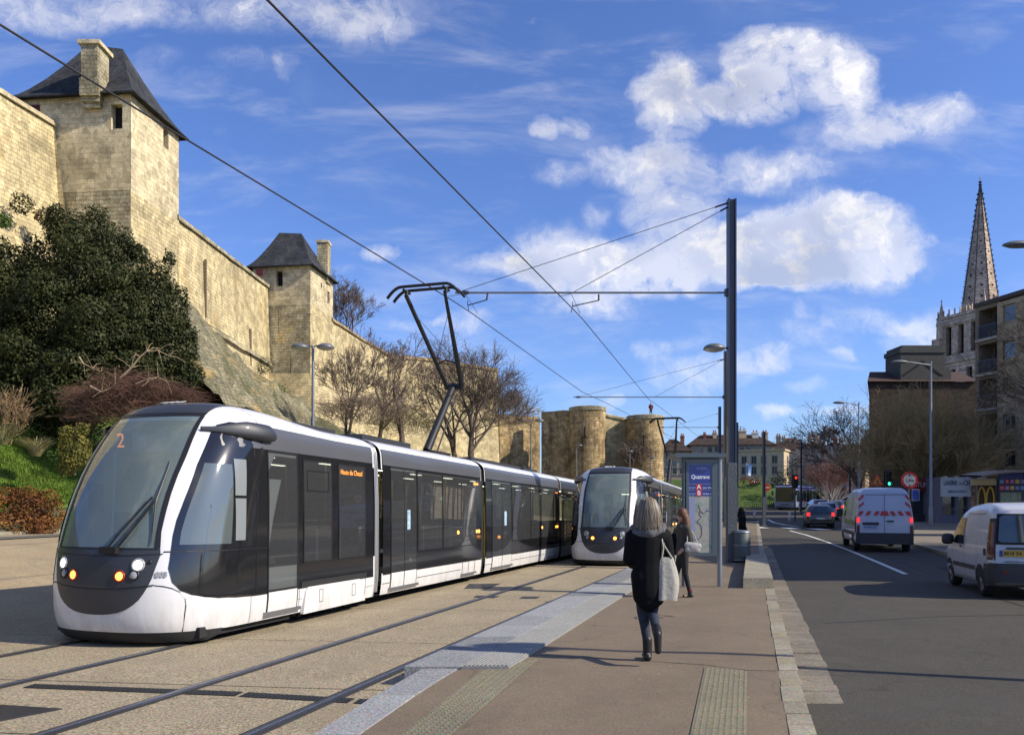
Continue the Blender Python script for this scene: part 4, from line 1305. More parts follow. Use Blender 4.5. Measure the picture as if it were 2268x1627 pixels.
M_oxred = mat('ox red shutter', (.085, .010, .012), .7, var=.2)


def holed(mb, O, U, L, z0, z1, holes, N, depth=.35, back=None, lip=True):
    """a wall face of length L from O along U with rectangular recesses; back receives the closing panels"""
    O, U, N = Vector(O), Vector(U).normalized(), Vector(N).normalized()
    us = sorted(set([0, L] + [v for h in holes for v in h[:2]])); zs = sorted(set([z0, z1] + [v for h in holes for v in h[2:4]]))
    P = lambda u, z, d=0.0: Vector((O.x, O.y, 0)) + U * u - N * d + Vector((0, 0, z))
    for a, b in zip(us[:-1], us[1:]):
        for c, d in zip(zs[:-1], zs[1:]):
            uc, zc = (a + b) / 2, (c + d) / 2
            if any(h[0] < uc < h[1] and h[2] < zc < h[3] for h in holes): continue
            mb.quad(P(a, c), P(b, c), P(b, d), P(a, d))
    for h in holes:
        a, b, c, d = h[:4]
        mb.quad(P(a, c), P(a, d), P(a, d, depth), P(a, c, depth)); mb.quad(P(b, c), P(b, c, depth), P(b, d, depth), P(b, d))
        mb.quad(P(a, c), P(a, c, depth), P(b, c, depth), P(b, c)); mb.quad(P(a, d), P(b, d), P(b, d, depth), P(a, d, depth))
        if back is not None: back.quad(P(a, c, depth), P(b, c, depth), P(b, d, depth), P(a, d, depth))


def chimney(parent, x0, x1, y0, y1, z0, z1, m):
    c = MB()
    c.box2((x0, y0, z0), (x1, y1, z1 - .15)); 
    c.box2((x0 - .07, y0 - .07, z0 - .1), (x1 + .07, y1 + .07, z0 + (z1 - z0) * .28))
    o = c.build('chimney', m, parent)
    c = MB(); c.box2((x0 - .09, y0 - .09, z1 - .15), (x1 + .09, y1 + .09, z1)); c.build('chimney_cap', m, o)
    return o


def tower(name, label, base, D, Wd, dp, zb, zs, ze, zr, ridge, holesF, holesR, mF, mR, mTop, ov=.42):
    """base: front right corner; D: direction going back; walls Wd wide and dp deep"""
    root = empty(name, (base[0], base[1], zb), 0, label, 'castle tower')
    inv = Matrix.Translation(-Vector((base[0], base[1], zb)))
    D = Vector((D[0], D[1], 0)).normalized(); Lf = Vector((-D.y, D.x, 0))
    B = Vector((base[0], base[1], 0)); FLc = B + Lf * Wd; BR = B + D * dp; BL = FLc + D * dp
    def fin(mb, nm, m, par=root, **k):
        mb.v = [tuple(inv @ Vector(p)) for p in mb.v]
        o = mb.build(nm, m, par, **k)
        if par is not root: o.matrix_parent_inverse = Matrix()
        return o
    bk = MB()
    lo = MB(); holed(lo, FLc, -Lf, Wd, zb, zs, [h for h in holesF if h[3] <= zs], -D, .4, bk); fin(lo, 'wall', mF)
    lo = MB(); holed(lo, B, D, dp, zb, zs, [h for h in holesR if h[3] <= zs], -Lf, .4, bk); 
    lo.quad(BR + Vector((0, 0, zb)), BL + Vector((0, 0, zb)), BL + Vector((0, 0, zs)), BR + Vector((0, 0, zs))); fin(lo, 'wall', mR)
    up = MB(); holed(up, FLc + D * .01, -Lf, Wd, zs, ze, [h for h in holesF if h[3] > zs], -D, .4, bk)
    holed(up, B, D, dp, zs, ze, [h for h in holesR if h[3] > zs], -Lf, .4, bk)
    up.quad(BR + Vector((0, 0, zs)), BL + Vector((0, 0, zs)), BL + Vector((0, 0, ze)), BR + Vector((0, 0, ze))); up.quad(BL + Vector((0, 0, zs)), FLc + Vector((0, 0, zs)), FLc + Vector((0, 0, ze)), BL + Vector((0, 0, ze)))
    w_ = fin(up, 'upper_wall', mTop)
    for i_ in range(len(bk.f)):
        one = MB(); one.quad(*[bk.v[j] for j in bk.f[i_]]); fin(one, 'opening', M_hole)
    # bellcast hipped roof
    rf = MB()
    c4 = [FLc - D * ov + Lf * ov, B - D * ov - Lf * ov, BR + D * ov - Lf * ov, BL + D * ov + Lf * ov]
    r4 = [ridge[0], ridge[1], ridge[1], ridge[0]]
    rows = []
    for t in (0, .12, .25, .45, .7, 1.0):
        zz = ze - .12 + (zr - ze + .12) * (t ** 1.28)
        rows.append([Vector((c.x + (r.x - c.x) * t, c.y + (r.y - c.y) * t, zz)) for c, r in zip(c4, r4)])
    rf.grid(rows, closed=True)
    rf.quad(*[c + Vector((0, 0, ze - .12)) for c in c4][::-1]); 
    for i in range(4):
        j = (i + 1) % 4; rf.quad(c4[i] + Vector((0, 0, ze - .20)), c4[j] + Vector((0, 0, ze - .20)), c4[j] + Vector((0, 0, ze - .12)), c4[i] + Vector((0, 0, ze - .12)))
    roof = fin(rf, 'roof', M_slate)
    return root, inv, fin

Dt = (.10, .995)
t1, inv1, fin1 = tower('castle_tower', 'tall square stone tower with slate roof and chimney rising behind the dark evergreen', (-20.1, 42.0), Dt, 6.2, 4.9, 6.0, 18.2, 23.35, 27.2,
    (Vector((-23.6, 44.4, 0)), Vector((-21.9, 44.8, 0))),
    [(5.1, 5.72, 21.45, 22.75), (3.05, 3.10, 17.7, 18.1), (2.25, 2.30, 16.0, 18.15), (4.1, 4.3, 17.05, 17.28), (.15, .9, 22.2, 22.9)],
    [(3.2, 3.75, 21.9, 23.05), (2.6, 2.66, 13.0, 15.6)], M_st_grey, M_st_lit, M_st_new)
ch = MB(); ch.box2((-22.62, 41.62, 23.0), (-21.60, 42.9, 23.9)); ch.box2((-22.58, 41.78, 22.75), (-21.64, 42.9, 23.0)); ch.box2((-22.54, 41.92, 22.5), (-21.68, 42.9, 22.75)); ch.box2((-22.52, 41.62, 23.9), (-21.66, 42.8, 25.65))
c_ = fin1(ch, 'chimney', M_st_grey)
ch = MB(); ch.box2((-22.66, 41.5, 25.65), (-21.5, 42.95, 25.85)); fin1(ch, 'chimney_cap', M_st_new, c_)
ch = MB(); ch.box2((-26.05, 42.45, 21.9), (-25.2, 42.52, 22.9)); fin1(ch, 'shutter', M_oxred)

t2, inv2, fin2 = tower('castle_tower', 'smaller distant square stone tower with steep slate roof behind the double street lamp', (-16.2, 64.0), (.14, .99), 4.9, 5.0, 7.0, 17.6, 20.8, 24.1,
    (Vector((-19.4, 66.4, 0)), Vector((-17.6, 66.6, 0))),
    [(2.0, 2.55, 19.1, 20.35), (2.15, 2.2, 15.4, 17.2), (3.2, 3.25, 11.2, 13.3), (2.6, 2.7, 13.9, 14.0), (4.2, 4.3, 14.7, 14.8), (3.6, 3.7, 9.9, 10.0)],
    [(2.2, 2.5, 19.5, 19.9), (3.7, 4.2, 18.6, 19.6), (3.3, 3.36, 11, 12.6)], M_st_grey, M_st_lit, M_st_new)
ch = MB(); ch.box2((-16.45, 67.2, 20.2), (-15.55, 68.3, 23.55))
c_ = fin2(ch, 'chimney', M_st_grey)
ch = MB(); ch.box2((-16.52, 67.12, 23.55), (-15.48, 68.38, 23.75)); fin2(ch, 'chimney_cap', M_st_new, c_)
ch = MB(); ch.box2((-20.6, 64.1, 19.9), (-20.05, 64.2, 20.45)); fin2(ch, 'shutter', M_oxred)
# spreading foot of the second tower
ft = MB()
A_, B_, C_ = Vector((-19.9, 63.9, 0)), Vector((-16.15, 63.9, 0)), Vector((-15.45, 69, 0))
ft.grid([[Vector((p.x + dx * k, p.y - dy * k, z)) for p, dx, dy in ((A_, -.1, .8), (B_, .75, .8), (C_, .9, 0))] for z, k in ((5.5, 1.6), (8.5, .6), (12.0, .03))])
fin2(ft, 'foot', M_st_lit)


def curtain(label, pts, ztop, zbot, m, thick=1.2, batter=0.0, coping=None, holes=None, name='castle_wall', zjit=.05, steps=10, capm=None):
    """wall along plan points (x,y), outer face on the right-hand side when walking away from the camera"""
    root = None
    mb = MB(); P = [Vector((p[0], p[1], 0)) for p in pts]
    S = [0.0]
    for a, b in zip(P[:-1], P[1:]): S.append(S[-1] + (b - a).length)
    rows = []
    n = max(2, int(S[-1] / 1.2))
    fine = []
    for i in range(n + 1):
        s = S[-1] * i / n; k = 0
        while k < len(S) - 2 and s > S[k + 1]: k += 1
        t = (s - S[k]) / (S[k + 1] - S[k]); p = P[k].lerp(P[k + 1], t); d = (P[k + 1] - P[k]).normalized()
        zt = ztop[k] + (ztop[k + 1] - ztop[k]) * t if hasattr(ztop, '__len__') else ztop
        fine.append((s, p, Vector((d.y, -d.x, 0)), zt + zjit * mnoise.noise(Vector((s * 1.3, 3.1, 0)))))
    levels = frange(0, 1, 14)
    out = [[p + N * (batter * max(0, 1 - l * 1.0) ** 1.5) + Vector((0, 0, zbot + (zt - zbot) * l)) + N * .07 * mnoise.noise(Vector((s * .5, l * 9, 1))) for s, p, N, zt in fine] for l in levels]
    uv = [[(s, q.z) for (s, *_), q in zip(fine, r)] for r in out]
    mb.grid(out, flip=False, uvs=uv)
    back = [[p - N * thick + Vector((0, 0, z)) for s, p, N, zt in fine for z in (zt,)], [p - N * thick + Vector((0, 0, zbot)) for s, p, N, zt in fine]]
    mb.grid([out[-1], back[0], back[1]])
    for e in (0, -1):
        mb.quad(out[0][e], out[-1][e], back[0][e], back[1][e])
    o = mb.build(name, m, recalc=False)
    if coping:
        cm = MB()
        cm.grid([[p + N * q[0] + Vector((0, 0, zt + q[1])) for s, p, N, zt in fine] for q in ((.10, -.35), (.16, -.32), (.16, -.10), (-.2, .10), (-thick, .10), (-thick, -.3))])
        c = cm.build('coping', capm or m, o)
    tag(o, label, 'castle wall')
    return o, fine

w1, f1 = curtain('high pale castle wall at the left edge in front of the tall tower', [(-29.5, 18), (-26.9, 28), (-24.9, 38.8), (-24.35, 42.3)], [21.4, 21.6, 21.9, 22.0], 4.0, M_st_lit, batter=2.6, coping=True, capm=M_st_new)
w2, f2 = curtain('long pale castle wall between the two slate roofed towers', [(-19.7, 46.7), (-19.75, 55), (-19.72, 64.3)], [18.65, 18.95, 19.3], 6.0, M_st_lit, batter=.5, coping=True, capm=M_st_grey)
w3, f3 = curtain('curving castle wall running on behind the bare trees', [(-15.6, 68.6), (-14.6, 77), (-12.9, 86.4), (-9.3, 89.2), (-1.7, 95.3)], [17.6, 17.6, 17.5, 17.7, 17.5], 1.0, M_st_lit, batter=.7, coping=True, capm=M_st_brown)
# buttress strips and slits on the long wall
mb = MB()
for y_, z0_, z1_, w_ in ((50.8, 13.5, 17.2, .12), (59.4, 10.5, 14.6, .30)):
    mb.box2((-19.64, y_, z0_), (-19.50, y_ + w_, z1_))
mb.build('slit', mat('recess stone', (.16, .12, .07), .95), w2)
mb = MB(); mb.grid([[Vector((-19.55 + (.18 if z > 12.9 else .24), y, z + .6 * (0 if y < 50 else (y - 50) * -.02))) for z in (12.8, 12.95, 13.1)] for y in frange(46.8, 64.2, 16)])
mb.build('string_course', M_st_grey, w2)
# rock and rubble slope under the long wall
mb = MB(); rows = []
for Y in frange(40.0, 64.6, 80):
    r = []
    for t in frange(0, 1, 34):
        x = -19.5 + 8.6 * t + .25 * mnoise.noise(Vector((Y * .5, t * 4, 5)))
        z0_ = 13.6 - .20 * (max(Y, 46) - 48); zl_ = land(-10.9 - T * Y, Y) - .4
        z = z0_ - (z0_ - zl_) * (t ** .92) + (.25 + 1.1 * min(1, t * 3)) * mnoise.noise(Vector((Y * .33, t * 4, 2))) + .5 * mnoise.noise(Vector((Y * .9, t * 9, 2))) + .25 * mnoise.noise(Vector((Y * 2.4, t * 22, 2)))
        r.append(Vector((x, Y, z)))
    rows.append(r)
mb.grid(rows)
o = mb.build('rubble_slope', M_talus, smooth=True); o['kind'] = 'structure'

# ---- barbican with round towers
def round_tower(label, c, r, z0, z1, flare=.12, m=None, cap=.6):
    m = m or M_st_brown
    mb = MB(); n = 40; rows = []; uvs = []
    for z in frange(z0, z1, 12):
        k = 1 + flare * max(0, 1 - (z - z0) / (z1 - z0) * 1.6) ** 2
        rr = r * k
        rows.append([Vector((c[0] + rr * math.cos(2 * PI * i / n), c[1] + rr * math.sin(2 * PI * i / n), z)) + Vector((mnoise.noise(Vector((i * .3, z * .4, 0))), mnoise.noise(Vector((i * .3, z * .4, 7))), 0)) * .06 for i in range(n + 1)])
        uvs.append([(2 * PI * r * i / n, z) for i in range(n + 1)])
    mb.grid(rows, uvs=uvs)
    o = mb.build('round_tower', m, recalc=False, smooth=False)
    c2 = MB(); c2.lathe([(r * 1.0, z1 - .5), (r * 1.05, z1 - .45), (r * 1.05, z1), (r * .8, z1 + .12), (.01, z1 + .14)], c=(c[0], c[1], 0), n=40)
    c2.build('parapet', M_st_grey, o)
    c2 = MB()
    a = -PI / 2 - .25
    p = Vector((c[0] + (r + .012) * math.cos(a), c[1] + (r + .012) * math.sin(a), 0))
    c2.box((p.x, p.y, z1 - 3.1), (.10, .10, 1.3), rz=a + PI / 2); c2.lathe([(.17, -.05), (.17, .05)], c=(0, 0, 0), n=12, M=Matrix.Translation((p.x, p.y, z1 - 3.8)) @ Matrix.Rotation(a + PI / 2, 4, 'Z') @ Matrix.Rotation(R(90), 4, 'X'))
    c2.build('arrow_slit', M_hole, o)
    return tag(o, label, 'round tower')
round_tower('left and taller of the two round castle towers', (9.3, 98), 2.2, .5, 13.15)
round_tower('right hand round castle tower with a tiny figure standing on top', (16.4, 98), 2.2, .5, 12.1)
curtain('dark brown castle wall with a wooden rail along its top', [(-1.8, 100), (3.6, 103.5)], 12.6, .5, M_st_brown, coping=False)
curtain('brown ruined castle wall to the left of the round tower', [(3.7, 100.2), (7.6, 98.4)], 12.95, .5, M_st_brown, coping=False, zjit=.25)
curtain('pale castle wall linking the two round towers', [(11.2, 98.6), (14.6, 99.4)], [12.6, 11.9], .5, M_st_lit, coping=True, capm=M_st_grey, zjit=.1)
wf = MB()
for i in range(7):
    x = -1.0 + i * .75; y = 100.4 + i * .5
    wf.tube([(x, y, 12.6), (x, y, 13.7)], .05, 4); wf.tube([(x - .3, y, 12.6), (x, y, 13.5), (x + .3, y, 12.6)], .035, 4)
for z in (13.1, 13.4, 13.7): wf.tube([(-1.2, 100.3, z), (3.7, 103.5, z)], .045, 4)
tag(wf.build('timber_rail', mat('weathered timber', (.42, .37, .30), .9)), 'pale timber railing along the top of the dark brown castle wall', 'railing')
# ================================================================= PLANTS
M_bark = mat('bark', (.115, .085, .060), .95, var=.35, vscale=3)
M_twig = mat('winter twigs', (.125, .095, .075), .95, var=.35, vscale=1.2)
M_twigd = mat('dark winter twigs', (.050, .040, .033), .95, var=.3, vscale=1.2)
M_birch = mat('birch bark', (.50, .45, .40), .9, var=.3, vscale=5)
M_palebr = mat('pale dead wood', (.36, .27, .17), .9, var=.3)
M_reds = mat('reddish shrub twigs', (.135, .070, .048), .95, var=.4, vscale=1.5)

def leaf_mat(name, c1, c2, c3, vs=.7, trans=.15):
    m = bpy.data.materials.new(name); m.use_nodes = True
    t = NT(m.node_tree); b = t.n['Principled BSDF']; b.inputs['Roughness'].default_value = .6; b.inputs['Specular IOR Level'].default_value = .22
    tcn = t.node('ShaderNodeTexCoord'); v = tcn.outputs['Object']
    wn = t.node('ShaderNodeTexWhiteNoise'); 
    vs_ = t.node('ShaderNodeVectorMath', _operation='SNAP'); t.l.new(v, vs_.inputs[0]); vs_.inputs[1].default_value = (.22, .22, .22); t.l.new(vs_.outputs[0], wn.inputs['Vector'])
    f = t.math('MULTIPLY_ADD', t.noise(v, vs, 5, .65), .65, t.math('MULTIPLY', wn.outputs[0], .35))
    c = t.ramp(f, [(.30, c1), (.5, c2), (.72, c3)])
    t.l.new(c, b.inputs['Base Color'])
    tr = t.node('ShaderNodeBsdfTranslucent', iColor=c)
    mx = t.node('ShaderNodeMixShader', i0=trans, i1=b.outputs[0], i2=tr.outputs[0])
    t.l.new(mx.outputs[0], t.n['Material Output'].inputs[0])
    return m
M_ever = leaf_mat('evergreen leaves', (.020, .027, .009), (.040, .050, .015), (.078, .080, .026))
M_golden = leaf_mat('golden green leaves', (.075, .080, .018), (.15, .145, .03), (.26, .22, .05), 2.0)
M_rust = leaf_mat('rusty shrub leaves', (.06, .022, .010), (.15, .058, .018), (.30, .14, .03), 1.6)
M_gleaf = leaf_mat('green shrub leaves', (.03, .055, .012), (.055, .10, .02), (.11, .16, .035), 2.0)
M_dleaf = leaf_mat('dark shrub leaves', (.015, .022, .010), (.03, .04, .016), (.05, .06, .022), 1.5)
M_straw = leaf_mat('straw grass', (.22, .20, .09), (.34, .31, .15), (.50, .46, .26), 3.0, .3)


def leaves(mb, c, rad, n, size, rr, shell=.55, up=.35, squash=1.0):
    """leaf-sized faces spread through an uneven lobe"""
    c = Vector(c)
    for _ in range(n):
        while True:
            d = Vector((rr.uniform(-1, 1), rr.uniform(-1, 1), rr.uniform(-1, 1)))
            if .05 < d.length < 1: break
        d.normalize()
        r = 1 - (1 - shell) * rr.random() ** 1.6
        bump_ = 1 + .22 * mnoise.noise(d * 2.3 + c * .7) + .12 * mnoise.noise(d * 6 + c)
        p = c + Vector((d.x * rad[0], d.y * rad[1], d.z * rad[2])) * (r * bump_)
        n_ = (d + Vector((rr.gauss(0, .6), rr.gauss(0, .6), rr.gauss(0, .6) + up))).normalized()
        a = n_.cross(Vector((rr.gauss(0, 1), rr.gauss(0, 1), rr.gauss(0, 1)))).normalized(); b = n_.cross(a)
        s = size * rr.uniform(.6, 1.35)
        mb.quad(p - a * s * .5, p + b * s * .28, p + a * s * .5, p - b * s * .28)


def evergreen(label, lobes, size, n_per, base, hgt, m=None, name='evergreen_tree', cat='tree', seed=3, core=True, group=None):
    rr = random.Random(seed)
    root = empty(name, base, 0, label, cat, group)
    B = Vector(base); mb = MB()
    for (c, rad) in lobes:
        k = (rad[0] * rad[1] * rad[2]) ** (2 / 3)
        leaves(mb, Vector(c) - B, rad, int(n_per * k), size, rr)
    mb.build('crown', m or M_ever, root, recalc=False, autouv=False)
    t = MB(); q_ = min(1, hgt / 6); t.tube([(0, 0, -1.0 * q_), (.1 * q_, 0, hgt * .3), (.2 * q_, .1 * q_, hgt * .6)], [.26 * q_, .2 * q_, .07 * q_], 8)
    for i in range(5):
        a = rr.uniform(0, 6.28); t.tube([(.05, 0, hgt * .25 + i * .3), (math.cos(a) * hgt * .2, math.sin(a) * hgt * .2, hgt * (.45 + .05 * i))], [.11 * q_, .03 * q_], 6)
    t.build('trunk', M_bark, root)
    return root

# great evergreen in front of the tall tower: lobes traced at their own depth
def lob(x, y, rx, ry, Y, dy=0.0):
    p = px(x, y, Y + dy); return ((p.x, p.y, p.z), (rx / F * Y, rx / F * Y * .9, ry / F * Y))
LB = []
for (x, y, rx, ry, dy) in [(200, 530, 60, 65, .5), (150, 520, 50, 50, 0), (250, 540, 50, 50, 0), (110, 590, 60, 60, .5), (290, 610, 60, 65, .3), (200, 620, 90, 80, -.6),
        (20, 590, 45, 50, .6), (40, 660, 65, 70, 0), (345, 640, 45, 65, .2), (385, 690, 35, 60, 0), (310, 720, 80, 80, -.6), (120, 700, 90, 85, -.8), (220, 760, 90, 80, -1.2),
        (10, 760, 70, 80, -.5), (395, 770, 45, 75, -.1), (340, 810, 70, 70, -.7), (80, 830, 90, 80, -1.0), (170, 860, 95, 80, -1.4), (270, 850, 80, 70, -1.0), (60, 920, 90, 60, -.8), (160, 940, 70, 55, -1.0),
        (418, 740, 22, 30, -.2), (410, 825, 40, 45, -.5), (-40, 700, 60, 90, 0), (-50, 850, 70, 90, 0), (375, 575, 14, 20, .2), (415, 835, 22, 40, -.8)]:
    LB.append(lob(x, y, rx, ry, 31.0, dy))
for (x, y, rx, ry) in ((110, 690, 110, 110), (60, 790, 110, 100), (240, 720, 110, 110), (180, 820, 140, 90), (330, 770, 80, 90), (-20, 700, 80, 110)): LB.append(lob(x, y, rx, ry, 31.0, 1.0))
# small sub-lobes make the outline uneven
rr = random.Random(11)
for (c, rad) in list(LB):
    for _ in range(5):
        a, b = rr.uniform(0, 6.28), rr.uniform(-.6, 1.2)
        d = Vector((math.cos(a) * math.cos(b), -abs(math.sin(a)) * .8, math.sin(b)))
        LB.append(((c[0] + d.x * rad[0] * .8, c[1] + d.y * rad[1] * .9, c[2] + d.z * rad[2] * .8), tuple(v * rr.uniform(.3, .48) for v in rad)))
bp_ = px(190, 980, 32.5)
evergreen('huge dark evergreen tree filling the slope below the tall tower', LB, .115, 2100, (bp_.x, bp_.y, 5.6), 6.0, name='evergreen_tree')


def branch_tree(name, label, base, h, seed=1, spread=.5, levels=6, stems=1, lean=0, r0=.16, twig=.012, mt=None, mw=None, first=.28, crown_w=None, group=None, cat='bare tree', kids_=3, droop=0.0, vase=False, split=2.6):
    rr = random.Random(seed)
    root = empty(name, base, 0, label, cat, group)
    T_ = MB(); W_ = MB(); ends = []
    def grow(p, d, L, r, lev):
        n = 3 if lev < 3 else 2
        pts = [p]; q = p; dd = d
        for i in range(n):
            dd = (dd + Vector((rr.gauss(0, .13), rr.gauss(0, .13), rr.gauss(0, .10) + (.03 if lev > 0 else 0) - droop * lev * .1))).normalized()
            q = q + dd * (L / n); pts.append(q)
        r1 = r * .70 if lev < levels else r * .5
        rad = [r + (r1 - r) * i / n for i in range(n + 1)]
        tgt = T_ if lev < 3 else W_
        tgt.tube(pts, [max(twig, v) for v in rad], 6 if lev < 2 else (4 if lev < 4 else 3), caps=False)
        if lev >= levels: ends.append(pts[-1]); return
        nk = kids_ if lev > 0 else kids_ + 2
        for i in range(nk):
            t = rr.uniform(.35, 1.0) if i else 1.0
            bp = pts[min(n, max(1, int(round(t * n))))]
            sp = spread * (1.0 if i else .45) * rr.uniform(.75, 1.25)
            ax = dd.cross(Vector((rr.gauss(0, 1), rr.gauss(0, 1), rr.gauss(0, 1)))).normalized()
            nd = (Matrix.Rotation(sp, 3, ax) @ dd)
            nd.z = nd.z * .92 + .06
            grow(bp, nd.normalized(), L * rr.uniform(.66, .86), max(twig, r1 * (.9 if i == 0 else .62)), lev + 1)
    L0 = h * first
    for s in range(stems):
        a = 2 * PI * s / max(1, stems) + rr.uniform(-.3, .3)
        tilt = (spread * .8 if stems > 1 else 0) * rr.uniform(.5, 1.1)
        d = Vector((math.sin(tilt) * math.cos(a) + lean, math.sin(tilt) * math.sin(a), math.cos(tilt))).normalized()
        grow(Vector((rr.uniform(-.15, .15) * (stems > 1), rr.uniform(-.15, .15) * (stems > 1), -.4)), d, L0, r0 * (1 if stems == 1 else .7), 0)
    if levels >= 6:      # last year's shoots
        for v_ in ends:
            for _ in range(2):
                d = Vector((rr.gauss(0, 1), rr.gauss(0, 1), rr.gauss(.25, .8))).normalized() * h * rr.uniform(.02, .045)
                W_.tube([v_, v_ + d * .5 + Vector((0, 0, d.length * .1)), v_ + d], [twig * .7, twig * .6, twig * .3], 3, caps=False)
    T_.build('trunk', mt or M_bark, root, smooth=True, recalc=False, autouv=False)
    W_.build('crown', mw or M_twig, root, recalc=False, autouv=False)
    # scale to the wanted height
    zs_ = max(v[2] for v in W_.v); k = h / max(.1, zs_)
    for o in kids(root): o.data.transform(Matrix.Scale(k, 4))
    return root

def gr(x, Y): return None
def treeat(x, ytop, ybot, Y, **k):
    b = px(x, ybot, Y); t = px(x, ytop, Y)
    return branch_tree(base=(b.x, b.y, b.z), h=(t.z - b.z), **k)
gt = 'bare trees below the castle wall'
M_twigm = mat('warm grey twigs', (.17, .125, .095), .95, var=.35, vscale=1.2)
treeat(770, 690, 960, 50, name='bare_tree', label='bare brown tree just right of the smaller castle tower', seed=4, spread=.46, levels=8, r0=.14, twig=.010, group=gt, stems=2, mw=M_twigm, kids_=2, first=.22)
treeat(840, 745, 960, 52, name='bare_tree', label='slender bare tree standing between two fuller bare trees by the castle wall', seed=9, spread=.42, levels=8, r0=.12, twig=.012, group=gt, mw=M_twigm, kids_=2, first=.22)
treeat(890, 725, 975, 48, name='bare_tree', label='bare tree behind the lower arm of the big pantograph', seed=15, spread=.50, levels=8, r0=.16, twig=.012, group=gt, mw=M_twigm, kids_=2, first=.24)
bt_ = treeat(1045, 712, 1045, 52, name='bare_tree', label='broadest bare tree, round crowned, right of the big pantograph', seed=27, spread=.50, levels=7, r0=.22, twig=.0085, first=.25, group=gt, kids_=3, mw=M_twig)
bt_.rotation_euler = (0, 0, 1.35)
treeat(1008, 738, 1020, 54, name='bare_tree', label='bare tree with a grey trunk just left of the broadest bare tree', seed=35, spread=.58, levels=8, r0=.19, twig=.012, group=gt, kids_=2, mw=M_twigm)
treeat(775, 612, 770, 84, name='bare_tree', label='bare tree poking up behind the castle wall beside the smaller tower', seed=42, spread=.55, levels=8, r0=.16, twig=.012, stems=3, first=.2, mw=M_twig, kids_=2)
# brown scrub at the feet of those trees
def scrub(label, cx, cy, rx, ry, Y, n, m, L=1.2, seed=5, name='scrub', cat='shrub', th=.02, group=None, up=.9, base=None):
    rr = random.Random(seed); b = px(cx, cy + ry, Y)
    root = empty(name, b, 0, label, cat, group)
    mb = MB(); W = rx / F * Y; H = 2 * ry / F * Y
    for _ in range(n):
        a = rr.uniform(0, 6.28); q = rr.random() ** .5
        p = Vector((math.cos(a) * q * W * .9, math.sin(a) * q * W * .5, rr.uniform(0, H * .95)))
        d = Vector((p.x / W * .5 + rr.gauss(0, .55), rr.gauss(0, .5), up + rr.gauss(0, .35))).normalized()
        l = L * rr.uniform(.5, 1.2)
        m1 = p + d * l * .5; d2 = (d + Vector((rr.gauss(0, .4), rr.gauss(0, .4), -.25))).normalized(); e = m1 + d2 * l * .5
        top = H * math.sqrt(max(0.05, 1 - (p.x / W) ** 2)) * (.78 + .45 * mnoise.noise(Vector((p.x * 1.3, p.y, seed)))) * rr.uniform(.88, 1.12)
        if e.z > top: 
            k = top / e.z; m1.z *= k; e.z *= k; p.z *= k
        mb.tube([p, m1, e], [th, th * .8, th * .5], 3, caps=False)
    mb.build('twigs', m, root, recalc=False, autouv=False)
    return root
scrub('low brown thicket at the foot of the bare trees', 800, 900, 100, 40, 47, 1300, M_twigm, 1.2, 5, th=.009, up=.5)
scrub('second brown thicket lower down between the bare trees', 900, 930, 80, 34, 49, 800, mat('olive twigs', (.12, .105, .045), .95, var=.4), 1.1, 6, th=.009, up=.5)
scrub('brown thicket at the foot of the barbican wall', 1410, 1000, 42, 30, 96, 700, M_twigm, 1.2, 7, th=.025)
# reddish weeping shrub in front of the evergreen with pale dead boughs
rs = scrub('reddish brown twiggy shrub between the big evergreen and the tram roof', 300, 878, 150, 62, 28, 5200, M_reds, .8, 8, name='twiggy_shrub', th=.006, up=.25)
def bough(parent, pts, Y, r, m, seed=1):
    rr = random.Random(seed); P = [px(x, y, Y) - Vector(parent.location) for x, y in pts]
    mb = MB(); n = len(P); mb.tube(P, [r * (1 - .75 * i / (n - 1)) for i in range(n)], 6)
    for i in range(1, n):
        for _ in range(3):
            d = Vector((rr.gauss(0, 1), rr.gauss(0, .6), rr.gauss(.3, .8))).normalized() * rr.uniform(.25, .7)
            q = P[i] + d; mb.tube([P[i], P[i] + d * .5 + Vector((0, 0, .06)), q], [r * .35, r * .22, .006], 4, caps=False)
    mb.build('dead_bough', m, parent, smooth=True)
bough(rs, [(265, 838), (290, 815), (310, 790), (325, 778), (350, 776), (375, 788)], 26.8, .04, M_palebr, 1)
bough(rs, [(175, 790), (185, 805), (205, 815), (225, 822)], 26.9, .03, M_palebr, 2)
bough(rs, [(200, 855), (225, 868), (240, 862), (255, 850)], 26.8, .035, M_palebr, 3)
bough(rs, [(300, 850), (330, 838), (350, 835), (370, 845)], 26.8, .025, M_palebr, 4)
M_brn = mat('ochre bark', (.26, .17, .09), .9, var=.3)
